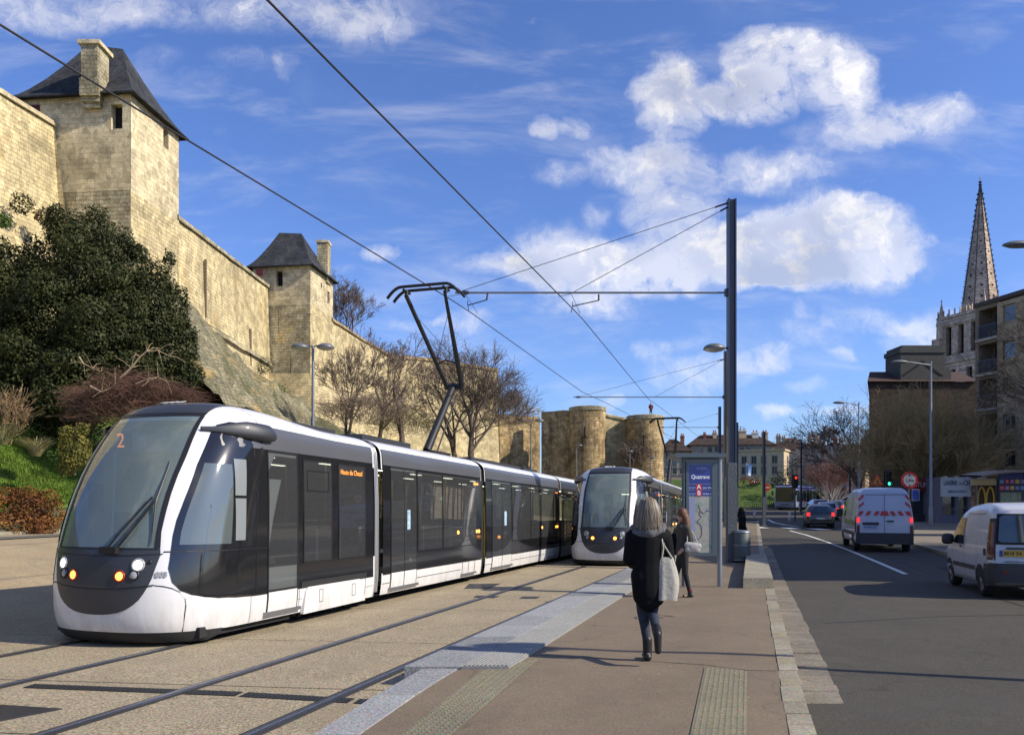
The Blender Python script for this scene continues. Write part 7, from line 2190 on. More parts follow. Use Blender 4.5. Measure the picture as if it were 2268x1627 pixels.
class Veh:
    """s runs forward from the tail, z up; half width follows belt, tumblehome and rounded corners"""
    def __init__(s, L, W, top, bot, tum=.12, belt=.9, rc=.12, rr=.22, rake=None, fr=.35, tumpow=1.4):
        s.L, s.W, s.top, s.bot, s.tum, s.belt, s.rc, s.rr, s.rake, s.fr, s.tp = L, W / 2, top, bot, tum, belt, rc, rr, rake or [(0, 0), (3, 0)], fr, tumpow
    def zt(s, x): return lut(s.top, x)
    def zb(s, x): return lut(s.bot, x)
    def hw(s, x, z):
        w_ = s.W
        H = max(s.zt(L_) for L_ in (s.L * .3, s.L * .4, s.L * .5))
        if z > s.belt: w_ -= s.tum * ((z - s.belt) / (H - s.belt)) ** s.tp
        if z < .45: w_ -= .05 * (.45 - z) / .3
        zt = s.zt(x); d = zt - z
        if d < s.rc: w_ -= s.rc * (1 - math.sqrt(max(0, 1 - (1 - max(0, d) / s.rc) ** 2)))
        if x < s.rr: w_ -= s.rr * (1 - math.sqrt(max(0, 1 - (1 - x / s.rr) ** 2)))
        if s.L - x < s.fr: w_ -= s.fr * (1 - math.sqrt(max(0, 1 - (1 - (s.L - x) / s.fr) ** 2))) * .8
        return w_
    def P(s, x, z, sg, off=0.0):
        sh = lut(s.rake, z) * (1 - smooth01(0, 1.4, x))
        return Vector((x + sh, sg * (s.hw(x, z) + off), z))
    def R_(s, y, z, off=0.0):
        """point on the tail at lateral y"""
        w0 = s.hw(0, z); w1 = s.hw(s.rr, z)
        if abs(y) <= w0: x = 0
        else:
            t = min(1, (abs(y) - w0) / max(1e-6, w1 - w0)); x = s.rr * (1 - math.sqrt(max(0, 1 - t * t)))
        return Vector((x + lut(s.rake, z) * (1 - smooth01(0, 1.4, x)) - off, y, z))
    def body(s, m, parent):
        mb = MB(); xs = [0, .03, .07, .12, .18, .25, .35] + frange(.5, s.L - .45, 26) + [s.L - .35, s.L - .25, s.L - .15, s.L - .08, s.L - .03, s.L]
        rows = []
        for x in xs:
            zt, zb = s.zt(x), s.zb(x); r = []
            fr = [0, .08, .2, .35, .5, .62, .74, .84]
            zz = [zb + (zt - s.rc - zb) * f for f in fr] + [zt - s.rc * k for k in (1, .7, .45, .25, .1, .02, 0)]
            left = [s.P(x, z, 1) for z in zz]; right = [s.P(x, z, -1) for z in zz]
            r = right + [Vector((right[-1].x, right[-1].y * k, zt + .012 * (1 - k * k))) for k in (.6, .2, -.2, -.6)] + left[::-1]
            rows.append(r)
        mb.grid(rows, closed=True)
        mb.poly(rows[0]); mb.poly(rows[-1][::-1])
        return mb.build('body', m, parent, smooth=True, merge=True)
    def sp(s, name, m, parent, zs, a, b, sg, off=.008, n=8):
        mb = MB(); mb.grid([[s.P((a(z) if callable(a) else a) + ((b(z) if callable(b) else b) - (a(z) if callable(a) else a)) * k / n, z, sg, off) for k in range(n + 1)] for z in zs])
        return mb.build(name, m, parent, smooth=True)
    def rp(s, name, m, parent, zs, a, b, off=.010, n=8, thick=True):
        mb = MB(); mb.grid([[s.R_((a(z) if callable(a) else a) + ((b(z) if callable(b) else b) - (a(z) if callable(a) else a)) * k / n, z, off) for k in range(n + 1)] for z in zs])
        return mb.build(name, m, parent, smooth=True)
    def wheels(s, parent, xs, r=.31, w_=.2, m=None):
        for x in xs:
            for sg in (-1, 1):
                y = sg * (s.W - w_ / 2 - .03)
                Mx = Matrix.Translation((x, y, r)) @ Matrix.Rotation(R(90), 4, 'X')
                mb = MB(); mb.lathe([(r * .62, -w_ / 2), (r * .93, -w_ / 2), (r, -w_ * .35), (r, w_ * .35), (r * .93, w_ / 2), (r * .62, w_ / 2)], n=28, M=Mx); wh = mb.build('wheel', M_tyre, parent, smooth=True)
                mb = MB(); mb.lathe([(.001, sg * -w_ * .30), (r * .2, sg * -w_ * .42), (r * .55, sg * -w_ * .36), (r * .64, sg * -w_ * .46)], n=20, M=Mx); mb.build('rim', m or M_rim, wh, smooth=True)
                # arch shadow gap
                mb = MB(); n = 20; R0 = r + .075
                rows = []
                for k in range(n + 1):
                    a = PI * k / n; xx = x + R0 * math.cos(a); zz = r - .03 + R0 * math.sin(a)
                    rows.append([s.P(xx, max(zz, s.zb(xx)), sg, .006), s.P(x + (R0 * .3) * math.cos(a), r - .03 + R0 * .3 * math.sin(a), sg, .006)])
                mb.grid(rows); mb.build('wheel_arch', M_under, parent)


def vehicle(name, label, cat, X, Y, ang=None, group=None, z=None):
    return empty(name, (X, Y, road_z(Y) + .0 if z is None else z), TANG if ang is None else ang, label, cat, group)

# ---- small white van on the right (rear at the camera side)
root = vehicle('white_van', 'small white delivery van with a yellow number plate at the right edge, seen from behind', 'van', 9.2 + .79 , 15.3 - .24)
root.rotation_euler = (0, .016, TANG)
v = Veh(4.0, 1.68, [(0, 1.72), (.12, 1.80), (.5, 1.86), (1.2, 1.87), (2.0, 1.83), (2.45, 1.72), (2.8, 1.50), (3.15, 1.12), (3.4, 1.04), (3.8, .92), (4.0, .70)], [(0, .36), (.3, .24), (3.7, .24), (4.0, .34)], tum=.13, belt=.95, rc=.16, rr=.16, rake=[(0, .02), (.5, 0), (1.0, .0), (1.8, .13)], fr=.5)
body = v.body(M_vwhite, root)
v.wheels(root, (.72, 3.32), .30, .19)
v.rp('bumper', M_plastic, root, [.33, .40, .50, .60, .66, .70], lambda z: -.84, lambda z: .84, .05, 24)
mb = MB(); 
for sg in (-1, 1):
    v.sp('bumper_side', M_plastic, root, [.26, .40, .55, .68], .02, lambda z: .42 - .25 * abs(z - .55), sg, .012, 5)
rw = v.rp('rear_window', M_vgl, root, [1.10, 1.13, 1.2, 1.35, 1.5, 1.58, 1.62], lambda z: -(.70 if 1.12 < z < 1.6 else .64) + (z - 1.1) * .10, lambda z: (.70 if 1.12 < z < 1.6 else .64) - (z - 1.1) * .10, .018, 10)
v.rp('window_rubber', M_tyre, rw, [1.06, 1.08, 1.2, 1.4, 1.6, 1.65], lambda z: -.74 + (z - 1.1) * .10, lambda z: .74 - (z - 1.1) * .10, .010, 10)
mb = MB(); mb.grid([[v.R_(y, z, .012) for y in (-.006, .006)] for z in (.72, 1.0, 1.06)]); 
for y0_, y1_, z in ((-.62, .62, .73),): mb.grid([[v.R_(y, z + dz, .012) for y in frange(y0_, y1_, 4)] for dz in (-.005, .005)])
mb.build('door_seam', M_tyre, body)
for sg in (-1, 1):
    la = v.sp('tail_lamp', M_tail, root, [.80, .86, .95, 1.1, 1.25, 1.40, 1.48], lambda z: .02, lambda z: .17 - .05 * max(0, z - 1.2) * 3, sg, .012, 4)
    v.sp('lamp_housing', M_plastic, la, [.76, .78, 1.0, 1.3, 1.5, 1.56], lambda z: .01, lambda z: .20 - .05 * max(0, z - 1.2) * 3, sg, .007, 4)
    mb = MB(); p = v.P(.36, .90, sg, .008); mb.lathe([(.075, 0), (.07, .01), (.01, .012)], n=18, M=Matrix.Translation(p) @ Matrix.Rotation(R(90) * -sg, 4, 'X')); 
    if sg == 1: mb.build('fuel_cap', M_plastic, body)
    v.sp('rub_strip', M_plastic, root, [.50, .53, .57, .59], 1.05, 2.25, sg, .018, 6)
    v.sp('rub_strip', M_plastic, root, [.50, .53, .57, .59], 2.35, 2.9, sg, .018, 4)
    v.sp('side_window', M_vgl, root, [1.0, 1.05, 1.3, 1.5, 1.56], lambda z: 2.02 + (z - 1.0) * .05, lambda z: 3.02 - (z - 1.0) * 1.0, sg, .010, 6)
    for (x, za, zb2) in ((1.98, .32, 1.62), (3.05, .34, 1.0), (.98, .70, 1.70)):
        v.sp('panel_seam', M_tyre, body, [za, .6, 1.0, zb2] if zb2 > 1 else [za, .6, zb2], x, x + .010, sg, .006, 1)
    v.sp('panel_seam', M_tyre, body, [1.64, 1.65], .5, 1.9, sg, .005, 6)
    v.sp('door_handle', M_plastic, root, [.92, .97], 2.10, 2.24, sg, .03, 2)
    mb = MB(); mb.lathe([(.02, -.125), (.75, -.11), (1, -.06), (1, .05), (.75, .11), (.02, .125)], n=20, M=Matrix.Diagonal((.075, .125, 1, 1))); mr_ = mb.build('wing_mirror', M_plastic, root, smooth=True); mr_.location = v.P(2.86, 1.08, sg, .14)
    mb = MB(); mb.tube([(0, -sg * .08, -.02), (0, -sg * .16, -.05)], .03, 6); mb.build('mirror_stalk', M_plastic, mr_)
    mb = MB(); p = v.P(3.85, .75, sg, .0); mb.lathe([(.10, 0), (.08, .05), (.01, .06)], n=12, M=Matrix.Translation(p)); mb.build('headlamp', M_lens, root)
mb = MB(); mb.box(v.R_(0, 1.70, .05), (.05, .24, .05)); mb.build('brake_lamp', M_tail, root, bevel=.01)
mb = MB(); mb.box(v.R_(.42, .89, .02), (.012, .52, .115)); npz = mb.build('number_plate', mat('plate yellow', (.55, .32, .03), .5), root)
mb = MB(); mb.box(v.R_(.655, .89, .029), (.01, .05, .113)); mb.build('plate_band', MSB, npz)
# the plate reads from behind: right of the reader is -y in van space
mesh_text('lettering', '8818 ZA 14', .088, MSK, npz, facing(v.R_(.40, .888, .032), (0, -1, 0)), .001, bold=.001, sx=.98)
mb = MB(); mb.box(v.R_(.36, .99, .035), (.05, .42, .035)); mb.build('plate_lamp_bar', M_plastic, root, bevel=.01)
mb = MB(); mb.box(v.R_(.45, .735, .02), (.015, .2, .03)); mb.build('badge', M_galv, root)
mb = MB(); 
for sg in (-1, 1): mb.box(v.R_(sg * .60, .53, .055), (.02, .10, .06))
mb.build('reflector', M_tail, root)
mb = MB(); mb.tube([v.R_(-.12, 1.06, .05), v.R_(-.2, 1.30, .03)], .012, 5); mb.box(v.R_(-.12, 1.05, .04), (.05, .08, .06)); mb.build('rear_wiper', M_tyre, root)
# driver visible through the open window: none seen clearly, only the seat
# ---- bigger pale van with red chevrons
root = vehicle('white_van', 'tall pale van with red and white chevron stripes seen from behind', 'van', 13.5 + 1.0, 31.0)
root.rotation_euler = (0, -.004, TANG)
v = Veh(5.6, 2.1, [(0, 2.32), (.15, 2.46), (.6, 2.52), (3.2, 2.50), (3.9, 2.40), (4.3, 2.15), (4.9, 1.45), (5.2, 1.30), (5.5, 1.10), (5.6, .8)], [(0, .38), (5.3, .34), (5.6, .45)], tum=.22, belt=1.1, rc=.20, rr=.12, rake=[(0, 0), (1.2, .0), (2.5, .12)], fr=.5)
body = v.body(M_vblue, root); v.wheels(root, (.95, 4.65), .34, .22)
v.rp('bumper', M_plastic, root, [.32, .45, .55, .68, .76], -1.03, 1.03, .06, 20)
v.rp('door_seam', M_tyre, body, [.68, 1.2, 1.8, 2.25], -.006, .006, .012, 1)
v.rp('door_seam', M_tyre, body, [2.24, 2.255], lambda z: -.82, lambda z: .82, .012, 8)
for sg in (-1, 1):
    v.rp('tail_lamp', M_taillit, root, [1.16, 1.2, 1.3, 1.36], lambda z: sg * 1.0, lambda z: sg * .90, .02, 3)
    v.rp('tail_lamp', M_tail, root, [.74, .9, 1.05], lambda z: sg * 1.0, lambda z: sg * .90, .02, 3)
    v.sp('tail_lamp', M_tail, root, [.76, 1.0, 1.4], .0, .10, sg, .01, 2)
    v.sp('side_window', M_vgl, root, [1.35, 1.5, 1.9, 2.0], lambda z: 3.75, lambda z: 4.75 - (z - 1.35) * .7, sg, .010, 6)
    v.sp('side_glazing', mat('side decal', (.42, .42, .34), .35, var=.35, vscale=2.0), root, [1.2, 1.5, 2.0, 2.15], 1.7, 3.6, sg, .010, 6)
    v.sp('green_stripe', mat('green decal', (.10, .20, .05), .4, var=.4, vscale=2), root, [1.02, 1.1, 1.22], .3, 3.8, sg, .010, 6)
    v.sp('rub_strip', M_plastic, root, [.62, .70, .76], .3, 4.2, sg, .014, 6)
    mb = MB(); mb.box((0, 0, 0), (.14, .24, .34)); mr_ = mb.build('wing_mirror', M_plastic, root, bevel=.04); mr_.location = v.P(4.55, 1.45, sg, .18)
    # chevrons climbing the door edges
    for k, z in enumerate((1.72, 2.0)):
        mb = MB(); a, b = sg * .93, sg * .74
        mb.grid([[v.R_(a + (b - a) * t, z + dz + (t * .16 if True else 0), .016) for t in frange(0, 1, 3)] for dz in (0, .10)]); mb.build('red_chevron', M_tail if False else MSR, body)
for i, (a, b, sl) in enumerate(((-.98, -.82, .10), (-.70, -.56, .10), (-.42, -.28, .10), (.26, .40, -.10), (.56, .70, -.10), (.84, .98, -.10))):
    mb = MB(); mb.grid([[v.R_(max(-1.0, min(1.0, y + sl * t)), 1.44 + .17 * t, .016) for y in frange(a, b, 3)] for t in (0, .5, 1)]); mb.build('red_chevron', MSR, body)
mb = MB(); mb.grid([[v.R_(y, 1.44 + .17 * t, .016) for y in frange(-.17 + .07 * t, .17 - .07 * t, 4)] for t in (0, .5, 1)]); mb.build('red_chevron', MSR, body)
mb = MB(); mb.box(v.R_(.52, .98, .02), (.012, .50, .12)); npz = mb.build('number_plate', mat('plate pale', (.30, .36, .55), .5), root)
mesh_text('lettering', 'AL-801-LK', .10, MSK, npz, facing(v.R_(.52, .98, .028), (0, -1, 0)), .001)
mb = MB(); mb.box(v.R_(.50, 1.12, .03), (.04, .58, .10)); mb.build('plate_lamp_bar', M_plastic, root)
mb = MB(); mb.box(v.R_(-.2, 1.22, .03), (.04, .24, .05)); mb.build('door_handle', M_plastic, root)

# ---- cars
def hatch(label, X, Y, m, lit=True, z=None, ang=None, L=4.0, W=1.7, group='cars waiting at the junction'):
    root = vehicle('parked_car' if False else 'car', label, 'car', X, Y, ang, group, z)
    v = Veh(L, W, [(0, .98), (.10, 1.12), (.45, 1.36), (.9, 1.47), (1.7, 1.50), (2.2, 1.42), (2.9, .99), (3.4, .93), (3.85, .78), (4.0, .6)], [(0, .35), (.3, .22), (3.7, .22), (4.0, .34)], tum=.24, belt=.92, rc=.12, rr=.22, rake=[(0, 0), (.6, -.02), (.95, .02), (1.5, .30)], fr=.5)
    b = v.body(m, root); v.wheels(root, (.72, 3.2), .31, .2)
    v.rp('rear_window', M_vgl, root, [.98, 1.1, 1.25, 1.36], lambda z: -.60 + (z - .98) * .15, lambda z: .60 - (z - .98) * .15, .012, 8)
    for sg in (-1, 1):
        v.rp('tail_lamp', M_taillit if lit else M_tail, root, [.76, .85, .95, 1.0], lambda z: sg * .82, lambda z: sg * .62, .02, 3)
        v.sp('side_window', M_vgl, root, [.95, 1.1, 1.3, 1.38], lambda z: .45 + (z - .95) * .5, lambda z: 2.75 - (z - .95) * 1.3, sg, .010, 6)
        mb = MB(); mb.box((0, 0, 0), (.10, .18, .12)); o = mb.build('wing_mirror', m, root, bevel=.03); o.location = v.P(2.55, .98, sg, .10)
    v.rp('bumper', m, root, [.34, .42, .52, .58], -.80, .80, .04, 14)
    mb = MB(); mb.box(v.R_(0, .62, .02), (.012, .50, .11)); mb.build('number_plate', MSW, root)
    return root
p = px(1818, 1168, 49.5); hatch('black hatchback with red tail lamps ahead of the pale van', p.x, 49.5, M_cblk)
p = px(1834, 1141, 64); hatch('white hatchback just in front of the black one', p.x, 64, M_vwhite)
p = px(1848, 1140, 76); hatch('blue grey car in the queue beyond the white hatchback', p.x, 76, M_cblue, ang=TANG - .3)
p = px(1822, 1128, 84); hatch('dark car half hidden beside the long bus', p.x, 84, M_cblue, ang=TANG + .2)

def bus(label, X, Y, ang, L, face_front, roofcol, bodycol):
    root = vehicle('bus', label, 'bus', X, Y, ang)
    v = Veh(L, 2.55, [(0, 2.90), (.15, 3.0), (L - .2, 3.0), (L, 2.85)], [(0, .32), (L, .32)], tum=.06, belt=1.2, rc=.15, rr=.18, rake=[(0, 0), (3, .08)], fr=.2)
    v.body(bodycol, root); v.wheels(root, (1.9, L - 2.8), .46, .26)
    v.rp('windscreen' if face_front else 'rear_window', M_vgl, root, [1.05 if face_front else 1.5, 1.6, 2.2, 2.82], -1.12, 1.12, .014, 10)
    for sg in (-1, 1):
        n = int((L - 1.2) / 1.5)
        for k in range(n): v.sp('side_window', M_vgl, root, [1.05, 1.8, 2.5], .5 + k * 1.5, 1.9 + k * 1.5, sg, .012, 2)
        v.sp('roof_stripe', roofcol, root, [2.60, 2.75, 2.86], .1, L - .2, sg, .012, 6)
        if face_front:
            v.rp('headlamp', M_lens, root, [.62, .74], lambda z: sg * 1.1, lambda z: sg * .8, .02, 2)
            mb = MB(); mb.box((0, 0, 0), (.12, .2, .55)); o = mb.build('wing_mirror', M_plastic, root, bevel=.03); o.location = (-.15, sg * 1.45, 2.1)
        else:
            v.rp('tail_lamp', M_taillit, root, [.95, 1.15], lambda z: sg * 1.15, lambda z: sg * .98, .02, 2)
            v.rp('tail_lamp', M_taillit, root, [2.70, 2.80], lambda z: sg * 1.15, lambda z: sg * .98, .02, 2)
    mb = MB(); mb.box2((.4, -1.0, 3.0), (L - 1, 1.0, 3.14)); mb.build('roof_unit', roofcol, root, bevel=.05)
    if face_front: v.rp('grille', M_plastic, root, [.72, .80], -.5, .5, .02, 4)
    return root
M_bblue = mat('bus blue', (.015, .04, .25), .4, coat=.5)
p = px(1738, 1130, 98); bus('white bus with a blue roof facing the camera at the junction', p.x, 98, TANG - .32, 16, True, M_bblue, mat('bus pale blue', (.20, .24, .36), .35, coat=.5))
p = px(1860, 1132, 104); bus('dark blue bus seen from behind beside the birch clump', p.x, 104, TANG - .15, 11, False, M_bblue, mat('bus dark', (.02, .028, .06), .4, coat=.4))

# ================================================================= PEOPLE
def capsule(mb, p0, p1, r0, r1, flat=1.0, axis=None, n=14):
    p0, p1 = Vector(p0), Vector(p1); d = p1 - p0; L = max(d.length, 1e-4); d.normalize()
    ref = Vector(axis) if axis else (Vector((1, 0, 0)) if abs(d.x) < .8 else Vector((0, 1, 0)))
    a = (ref - d * ref.dot(d)).normalized(); b = d.cross(a)
    rows = []
    prof = [(-math.cos(t) * r0, math.sin(t) * r0) for t in frange(.05, PI / 2, 4)] + [(L + math.sin(t) * r1, math.cos(t) * r1) for t in frange(0, PI / 2 - .05, 4)]
    for h, r in prof: rows.append([p0 + d * h + a * (math.cos(2 * PI * k / n) * r) + b * (math.sin(2 * PI * k / n) * r * flat) for k in range(n)])
    mb.grid(rows, closed=True); mb.poly(rows[0]); mb.poly(rows[-1][::-1])


def blob(name, caps, m, parent, voxel=.014, smooth=6):
    mb = MB()
    for c in caps: capsule(mb, *c[:4], **(c[4] if len(c) > 4 else {}))
    o = mb.build(name + '_tmp', m, None, autouv=False)
    md = o.modifiers.new('r', 'REMESH'); md.mode = 'VOXEL'; md.voxel_size = voxel
    ms = o.modifiers.new('s', 'SMOOTH'); ms.iterations = smooth; ms.factor = .5
    dg = bpy.context.evaluated_depsgraph_get(); me = bpy.data.meshes.new_from_object(o.evaluated_get(dg))
    bpy.data.objects.remove(o); me.name = name
    for p in me.polygons: p.use_smooth = True
    if not me.materials: me.materials.append(m)
    q = bpy.data.objects.new(name, me); COL.objects.link(q)
    if parent is not None: q.parent = parent
    return q

M_skin = mat('skin', (.42, .26, .19), .55)
M_coat = mat('black coat', (.005, .0055, .007), .8, spec=.15, bump=.12, bscale=9)
M_blond = mat('ash blond hair', (.17, .145, .115), .55, var=.45, vscale=24, bump=.6, bscale=60)
M_fur = mat('grey fur collar', (.12, .12, .125), .95, var=.4, vscale=40, bump=1, bscale=70)
M_jean = mat('dark denim', (.018, .026, .045), .8, var=.3, vscale=20)
M_boot = mat('black boots', (.006, .006, .007), .5)
M_tote = mat('cream canvas', (.36, .345, .30), .9, var=.15, vscale=10, bump=.4, bscale=30)
SLIT = {'flat': .62, 'axis': (1, 0, 0)}

# ---- woman walking away in the foreground. x right, y away from the camera, z up, standing foot near the origin
Yw = 8.45; Xw = (1436 - 1134) / F * Yw; zw = plev(Xw - T * Yw, Yw)
wr_ = empty('person', (Xw, Yw, zw), 0, 'woman in a long black parka with blond hair walking away across the pavement', 'person')
def hand(palm, d, up, r=.0, n=5):
    palm = Vector(palm); d = Vector(d).normalized(); u = Vector(up).normalized(); out = [(palm - d * .04, palm + d * .045, .026, .034, {'flat': .5, 'axis': tuple(u)})]
    for i, l in enumerate((.062, .072, .066, .052)):
        o_ = palm + d * .055 + u * (.027 - .018 * i); k = o_ + d * l * .5; c = d.cross(u).normalized()
        out.append((o_, k, .0095, .009)); out.append((k, k + (d * .45 + c * .55).normalized() * l * .5, .009, .0075))
    th = palm + u * .034; c = d.cross(u).normalized(); out.append((th, th + (d + u * .5 + c * .5).normalized() * .05, .012, .0095))
    return out
body = [((0, .03, 1.52), (0, .02, 1.60), .088, .085, {'flat': 1.1}), ((-.0, .0, 1.36), (0, .02, 1.52), .055, .05), ((-.13, 0, 1.32), (.13, 0, 1.32), .07, .07), ((0, 0, 1.02), (0, 0, 1.32), .11, .13, SLIT), ((0, 0, .88), (0, 0, 1.0), .13, .12, SLIT),
        ((-.07, 0, .86), (-.05, .06, .50), .085, .055), ((-.05, .06, .50), (-.01, .0, .10), .052, .036), ((-.01, -.02, .07), (-.01, .14, .03), .038, .03),
        ((.07, 0, .86), (.05, .05, .51), .085, .055), ((.05, .05, .51), (.03, -.33, .36), .052, .036), ((.03, -.34, .34), (.035, -.36, .18), .036, .028)]
arms = [((.19, 0, 1.33), (.25, .03, 1.05), .05, .04), ((.25, .03, 1.05), (.235, .16, .97), .038, .028), ((-.19, 0, 1.33), (-.22, .05, 1.06), .05, .04), ((-.22, .05, 1.06), (-.13, .25, 1.0), .038, .028)]
bo = blob('body', body + arms + hand((.235, .21, .95), (0, .5, -.6), (1, 0, 0)) + hand((-.11, .31, .99), (.3, .8, -.1), (-1, 0, 0)), M_skin, wr_, .010, 3)
blob('parka', [((0, -.01, .74), (0, 0, 1.0), .165, .165, {'flat': .72, 'axis': (1, 0, 0)}), ((0, 0, 1.0), (0, 0, 1.28), .165, .175, {'flat': .70, 'axis': (1, 0, 0)}), ((-.125, .0, 1.30), (.125, .0, 1.31), .10, .10), ((0, 0, 1.30), (0, .0, 1.40), .15, .09, SLIT),
    ((-.17, 0, 1.31), (-.205, .03, 1.06), .080, .064), ((-.205, .03, 1.06), (-.13, .20, 1.0), .062, .053), ((.17, 0, 1.32), (.225, .02, 1.07), .080, .064), ((.225, .02, 1.07), (.235, .15, .985), .060, .052),
    ((-.07, 0, .68), (-.08, 0, .9), .095, .11), ((.08, 0, .66), (.07, 0, .9), .09, .11), ((.0, -.02, .66), (0, 0, .9), .14, .15, SLIT)], M_coat, wr_, .012, 5)
blob('fur_hood', [((-.14, -.04, 1.345), (0, -.09, 1.35), .048, .056), ((0, -.09, 1.35), (.13, -.04, 1.38), .056, .045), ((-.14, .02, 1.39), (-.1, .10, 1.40), .06, .05), ((.14, .0, 1.41), (.10, .08, 1.40), .055, .05)], M_fur, wr_, .010, 2)
hr_ = random.Random(3)
hair = [((0, .0, 1.57), (0, .01, 1.615), .104, .096, {'flat': 1.05}), ((-.06, -.03, 1.44), (-.04, -.01, 1.60), .062, .085), ((.06, -.03, 1.46), (.04, -.01, 1.60), .062, .085), ((0, -.05, 1.42), (0, -.03, 1.58), .07, .09)]
for k in range(26):
    a = -PI * .14 + PI * 1.28 * k / 25 + PI; r = .092
    hair.append(((math.cos(a) * r * 1.0, math.sin(a) * r * 1.1, 1.60), (math.cos(a) * (r + .042 + hr_.uniform(-.012, .014)), math.sin(a) * (r + .03), 1.385 + hr_.uniform(0, .06)), .019, .010))
hb_ = blob('hair', hair, M_blond, wr_, .008, 2)
for nm, cc, k0 in (('hair_strand', mat('light blond strands', (.25, .215, .165), .5), 0), ('hair_strand', mat('dark blond strands', (.12, .09, .06), .55), 1)):
    mb = MB()
    for i in range(150):
        a = hr_.uniform(-PI * .16, PI * 1.16) + PI; l = hr_.uniform(1.355, 1.44); o_ = hr_.uniform(-.004, .012); sw = hr_.gauss(0, .10)
        P_ = [Vector((math.cos(a) * .02, math.sin(a) * .02 + .01, 1.722 + o_)), Vector((math.cos(a) * .075, math.sin(a) * .08, 1.69 + o_)), Vector((math.cos(a + sw * .3) * (.108 + o_), math.sin(a + sw * .3) * (.112 + o_), 1.60)), Vector((math.cos(a + sw * .6) * (.128 + o_), math.sin(a + sw * .6) * (.122 + o_), 1.50)), Vector((math.cos(a + sw) * (.135 + o_ * 2), math.sin(a + sw) * (.118 + o_), l))]
        mb.tube(P_, [.004, .006, .006, .005, .002], 4, caps=False)
    mb.build(nm, cc, hb_, smooth=True)
blob('leggings', [((-.07, 0, .84), (-.05, .06, .50), .092, .062), ((-.05, .06, .50), (-.012, .0, .20), .060, .044), ((.07, 0, .84), (.05, .05, .51), .088, .062), ((.05, .05, .51), (.034, -.28, .38), .060, .045)], M_jean, wr_, .010, 4)
blob('boot', [((-.012, .0, .22), (-.01, -.005, .07), .052, .048), ((-.01, -.035, .04), (-.01, .15, .032), .042, .036), ((-.01, -.03, .02), (-.01, .13, .02), .028, .026)], M_boot, wr_, .009, 3)
blob('boot', [((.036, -.26, .385), (.032, -.34, .345), .052, .05), ((.032, -.36, .34), (.035, -.37, .17), .044, .034)], M_boot, wr_, .009, 3)
# canvas tote
tb_ = empty('tote_bag', (Xw + .185, Yw - .07, zw), 0, 'cream canvas tote bag hanging from the shoulder of the woman in the black parka', 'bag')
mb = MB(); rows = []
for i, z in enumerate(frange(.66, 1.10, 18)):
    t = (z - .66) / .44; w_ = .068 + .035 * (1 - t) + .018 * math.sin(t * 3.2); dd = .055 * max(0, 1 - t) ** .7 + .016
    row = []
    for k in range(40):
        a = 2 * PI * k / 40; fold = 1 + .07 * math.sin(a * 5 + t * 2.2) * (1 - t * .4) + .05 * math.sin(a * 9 + 1)
        row.append(Vector((math.copysign(abs(math.cos(a)) ** .6, math.cos(a)) * w_ * fold + .012 * math.sin(t * 4), math.copysign(abs(math.sin(a)) ** .7, math.sin(a)) * dd * fold, z - .012 * abs(math.sin(a * 2)) * (1 - t))))
    rows.append(row)
mb.grid(rows, closed=True); mb.poly(rows[0][::-1]); mb.build('sack', M_tote, tb_, smooth=True)
for s in (-1, 1):
    mb = MB(); mb.tube([(-.06, s * .018, 1.09), (-.045, s * .02 - .01, 1.2), (-.075, -.005, 1.40), (-.03, s * .03 + .03, 1.22), (.05, s * .018, 1.09)], .010, 6); mb.build('strap', M_tote, tb_, smooth=True)

# ---- girl with long auburn hair
Yg = 14.9; Xg = (1513 - 1134) / F * Yg; zg2 = plev(Xg - T * Yg, Yg)
gr_ = empty('person', (Xg, Yg, zg2), 0, 'young woman with long auburn hair and olive jacket walking towards the tram', 'person')
M_olive = mat('olive jacket', (.055, .050, .036), .85, var=.2, vscale=20); M_aub = mat('auburn hair', (.12, .045, .016), .5, var=.4, vscale=30, bump=.5, bscale=80); M_tights = mat('black tights', (.007, .007, .009), .7)
blob('body', [((-.03, .02, 1.49), (-.03, .02, 1.55), .08, .082, {'flat': 1.12}), ((-.10, .03, 1.50), (-.115, .03, 1.495), .016, .012), ((0, 0, 1.33), (-.02, .01, 1.48), .05, .045), ((-.08, .02, 1.30), (.08, -.02, 1.30), .065, .065), ((0, 0, .95), (0, 0, 1.28), .105, .12, {'flat': .75, 'axis': (1, 0, 0)}),
    ((-.01, .04, .84), (-.11, .06, .46), .066, .042), ((-.11, .06, .46), (-.13, .10, .09), .042, .028), ((-.13, .10, .06), (-.22, .10, .03), .030, .024), ((.01, -.04, .84), (.03, -.04, .46), .066, .042), ((.03, -.04, .46), (.12, -.02, .09), .042, .028), ((.12, -.02, .06), (.02, -.04, .03), .034, .026),
    ((-.08, .12, 1.28), (-.15, .14, 1.02), .045, .036), ((-.15, .14, 1.02), (-.26, .10, 1.0), .036, .028), ((.06, -.13, 1.28), (.10, -.15, 1.02), .045, .036), ((.10, -.15, 1.02), (-.02, -.17, .92), .036, .028)]
    + hand((-.29, .10, .99), (-1, 0, -.2), (0, 0, 1)) + hand((-.05, -.17, .89), (-.7, 0, -.5), (0, .3, 1)), M_skin, gr_, .010, 3)
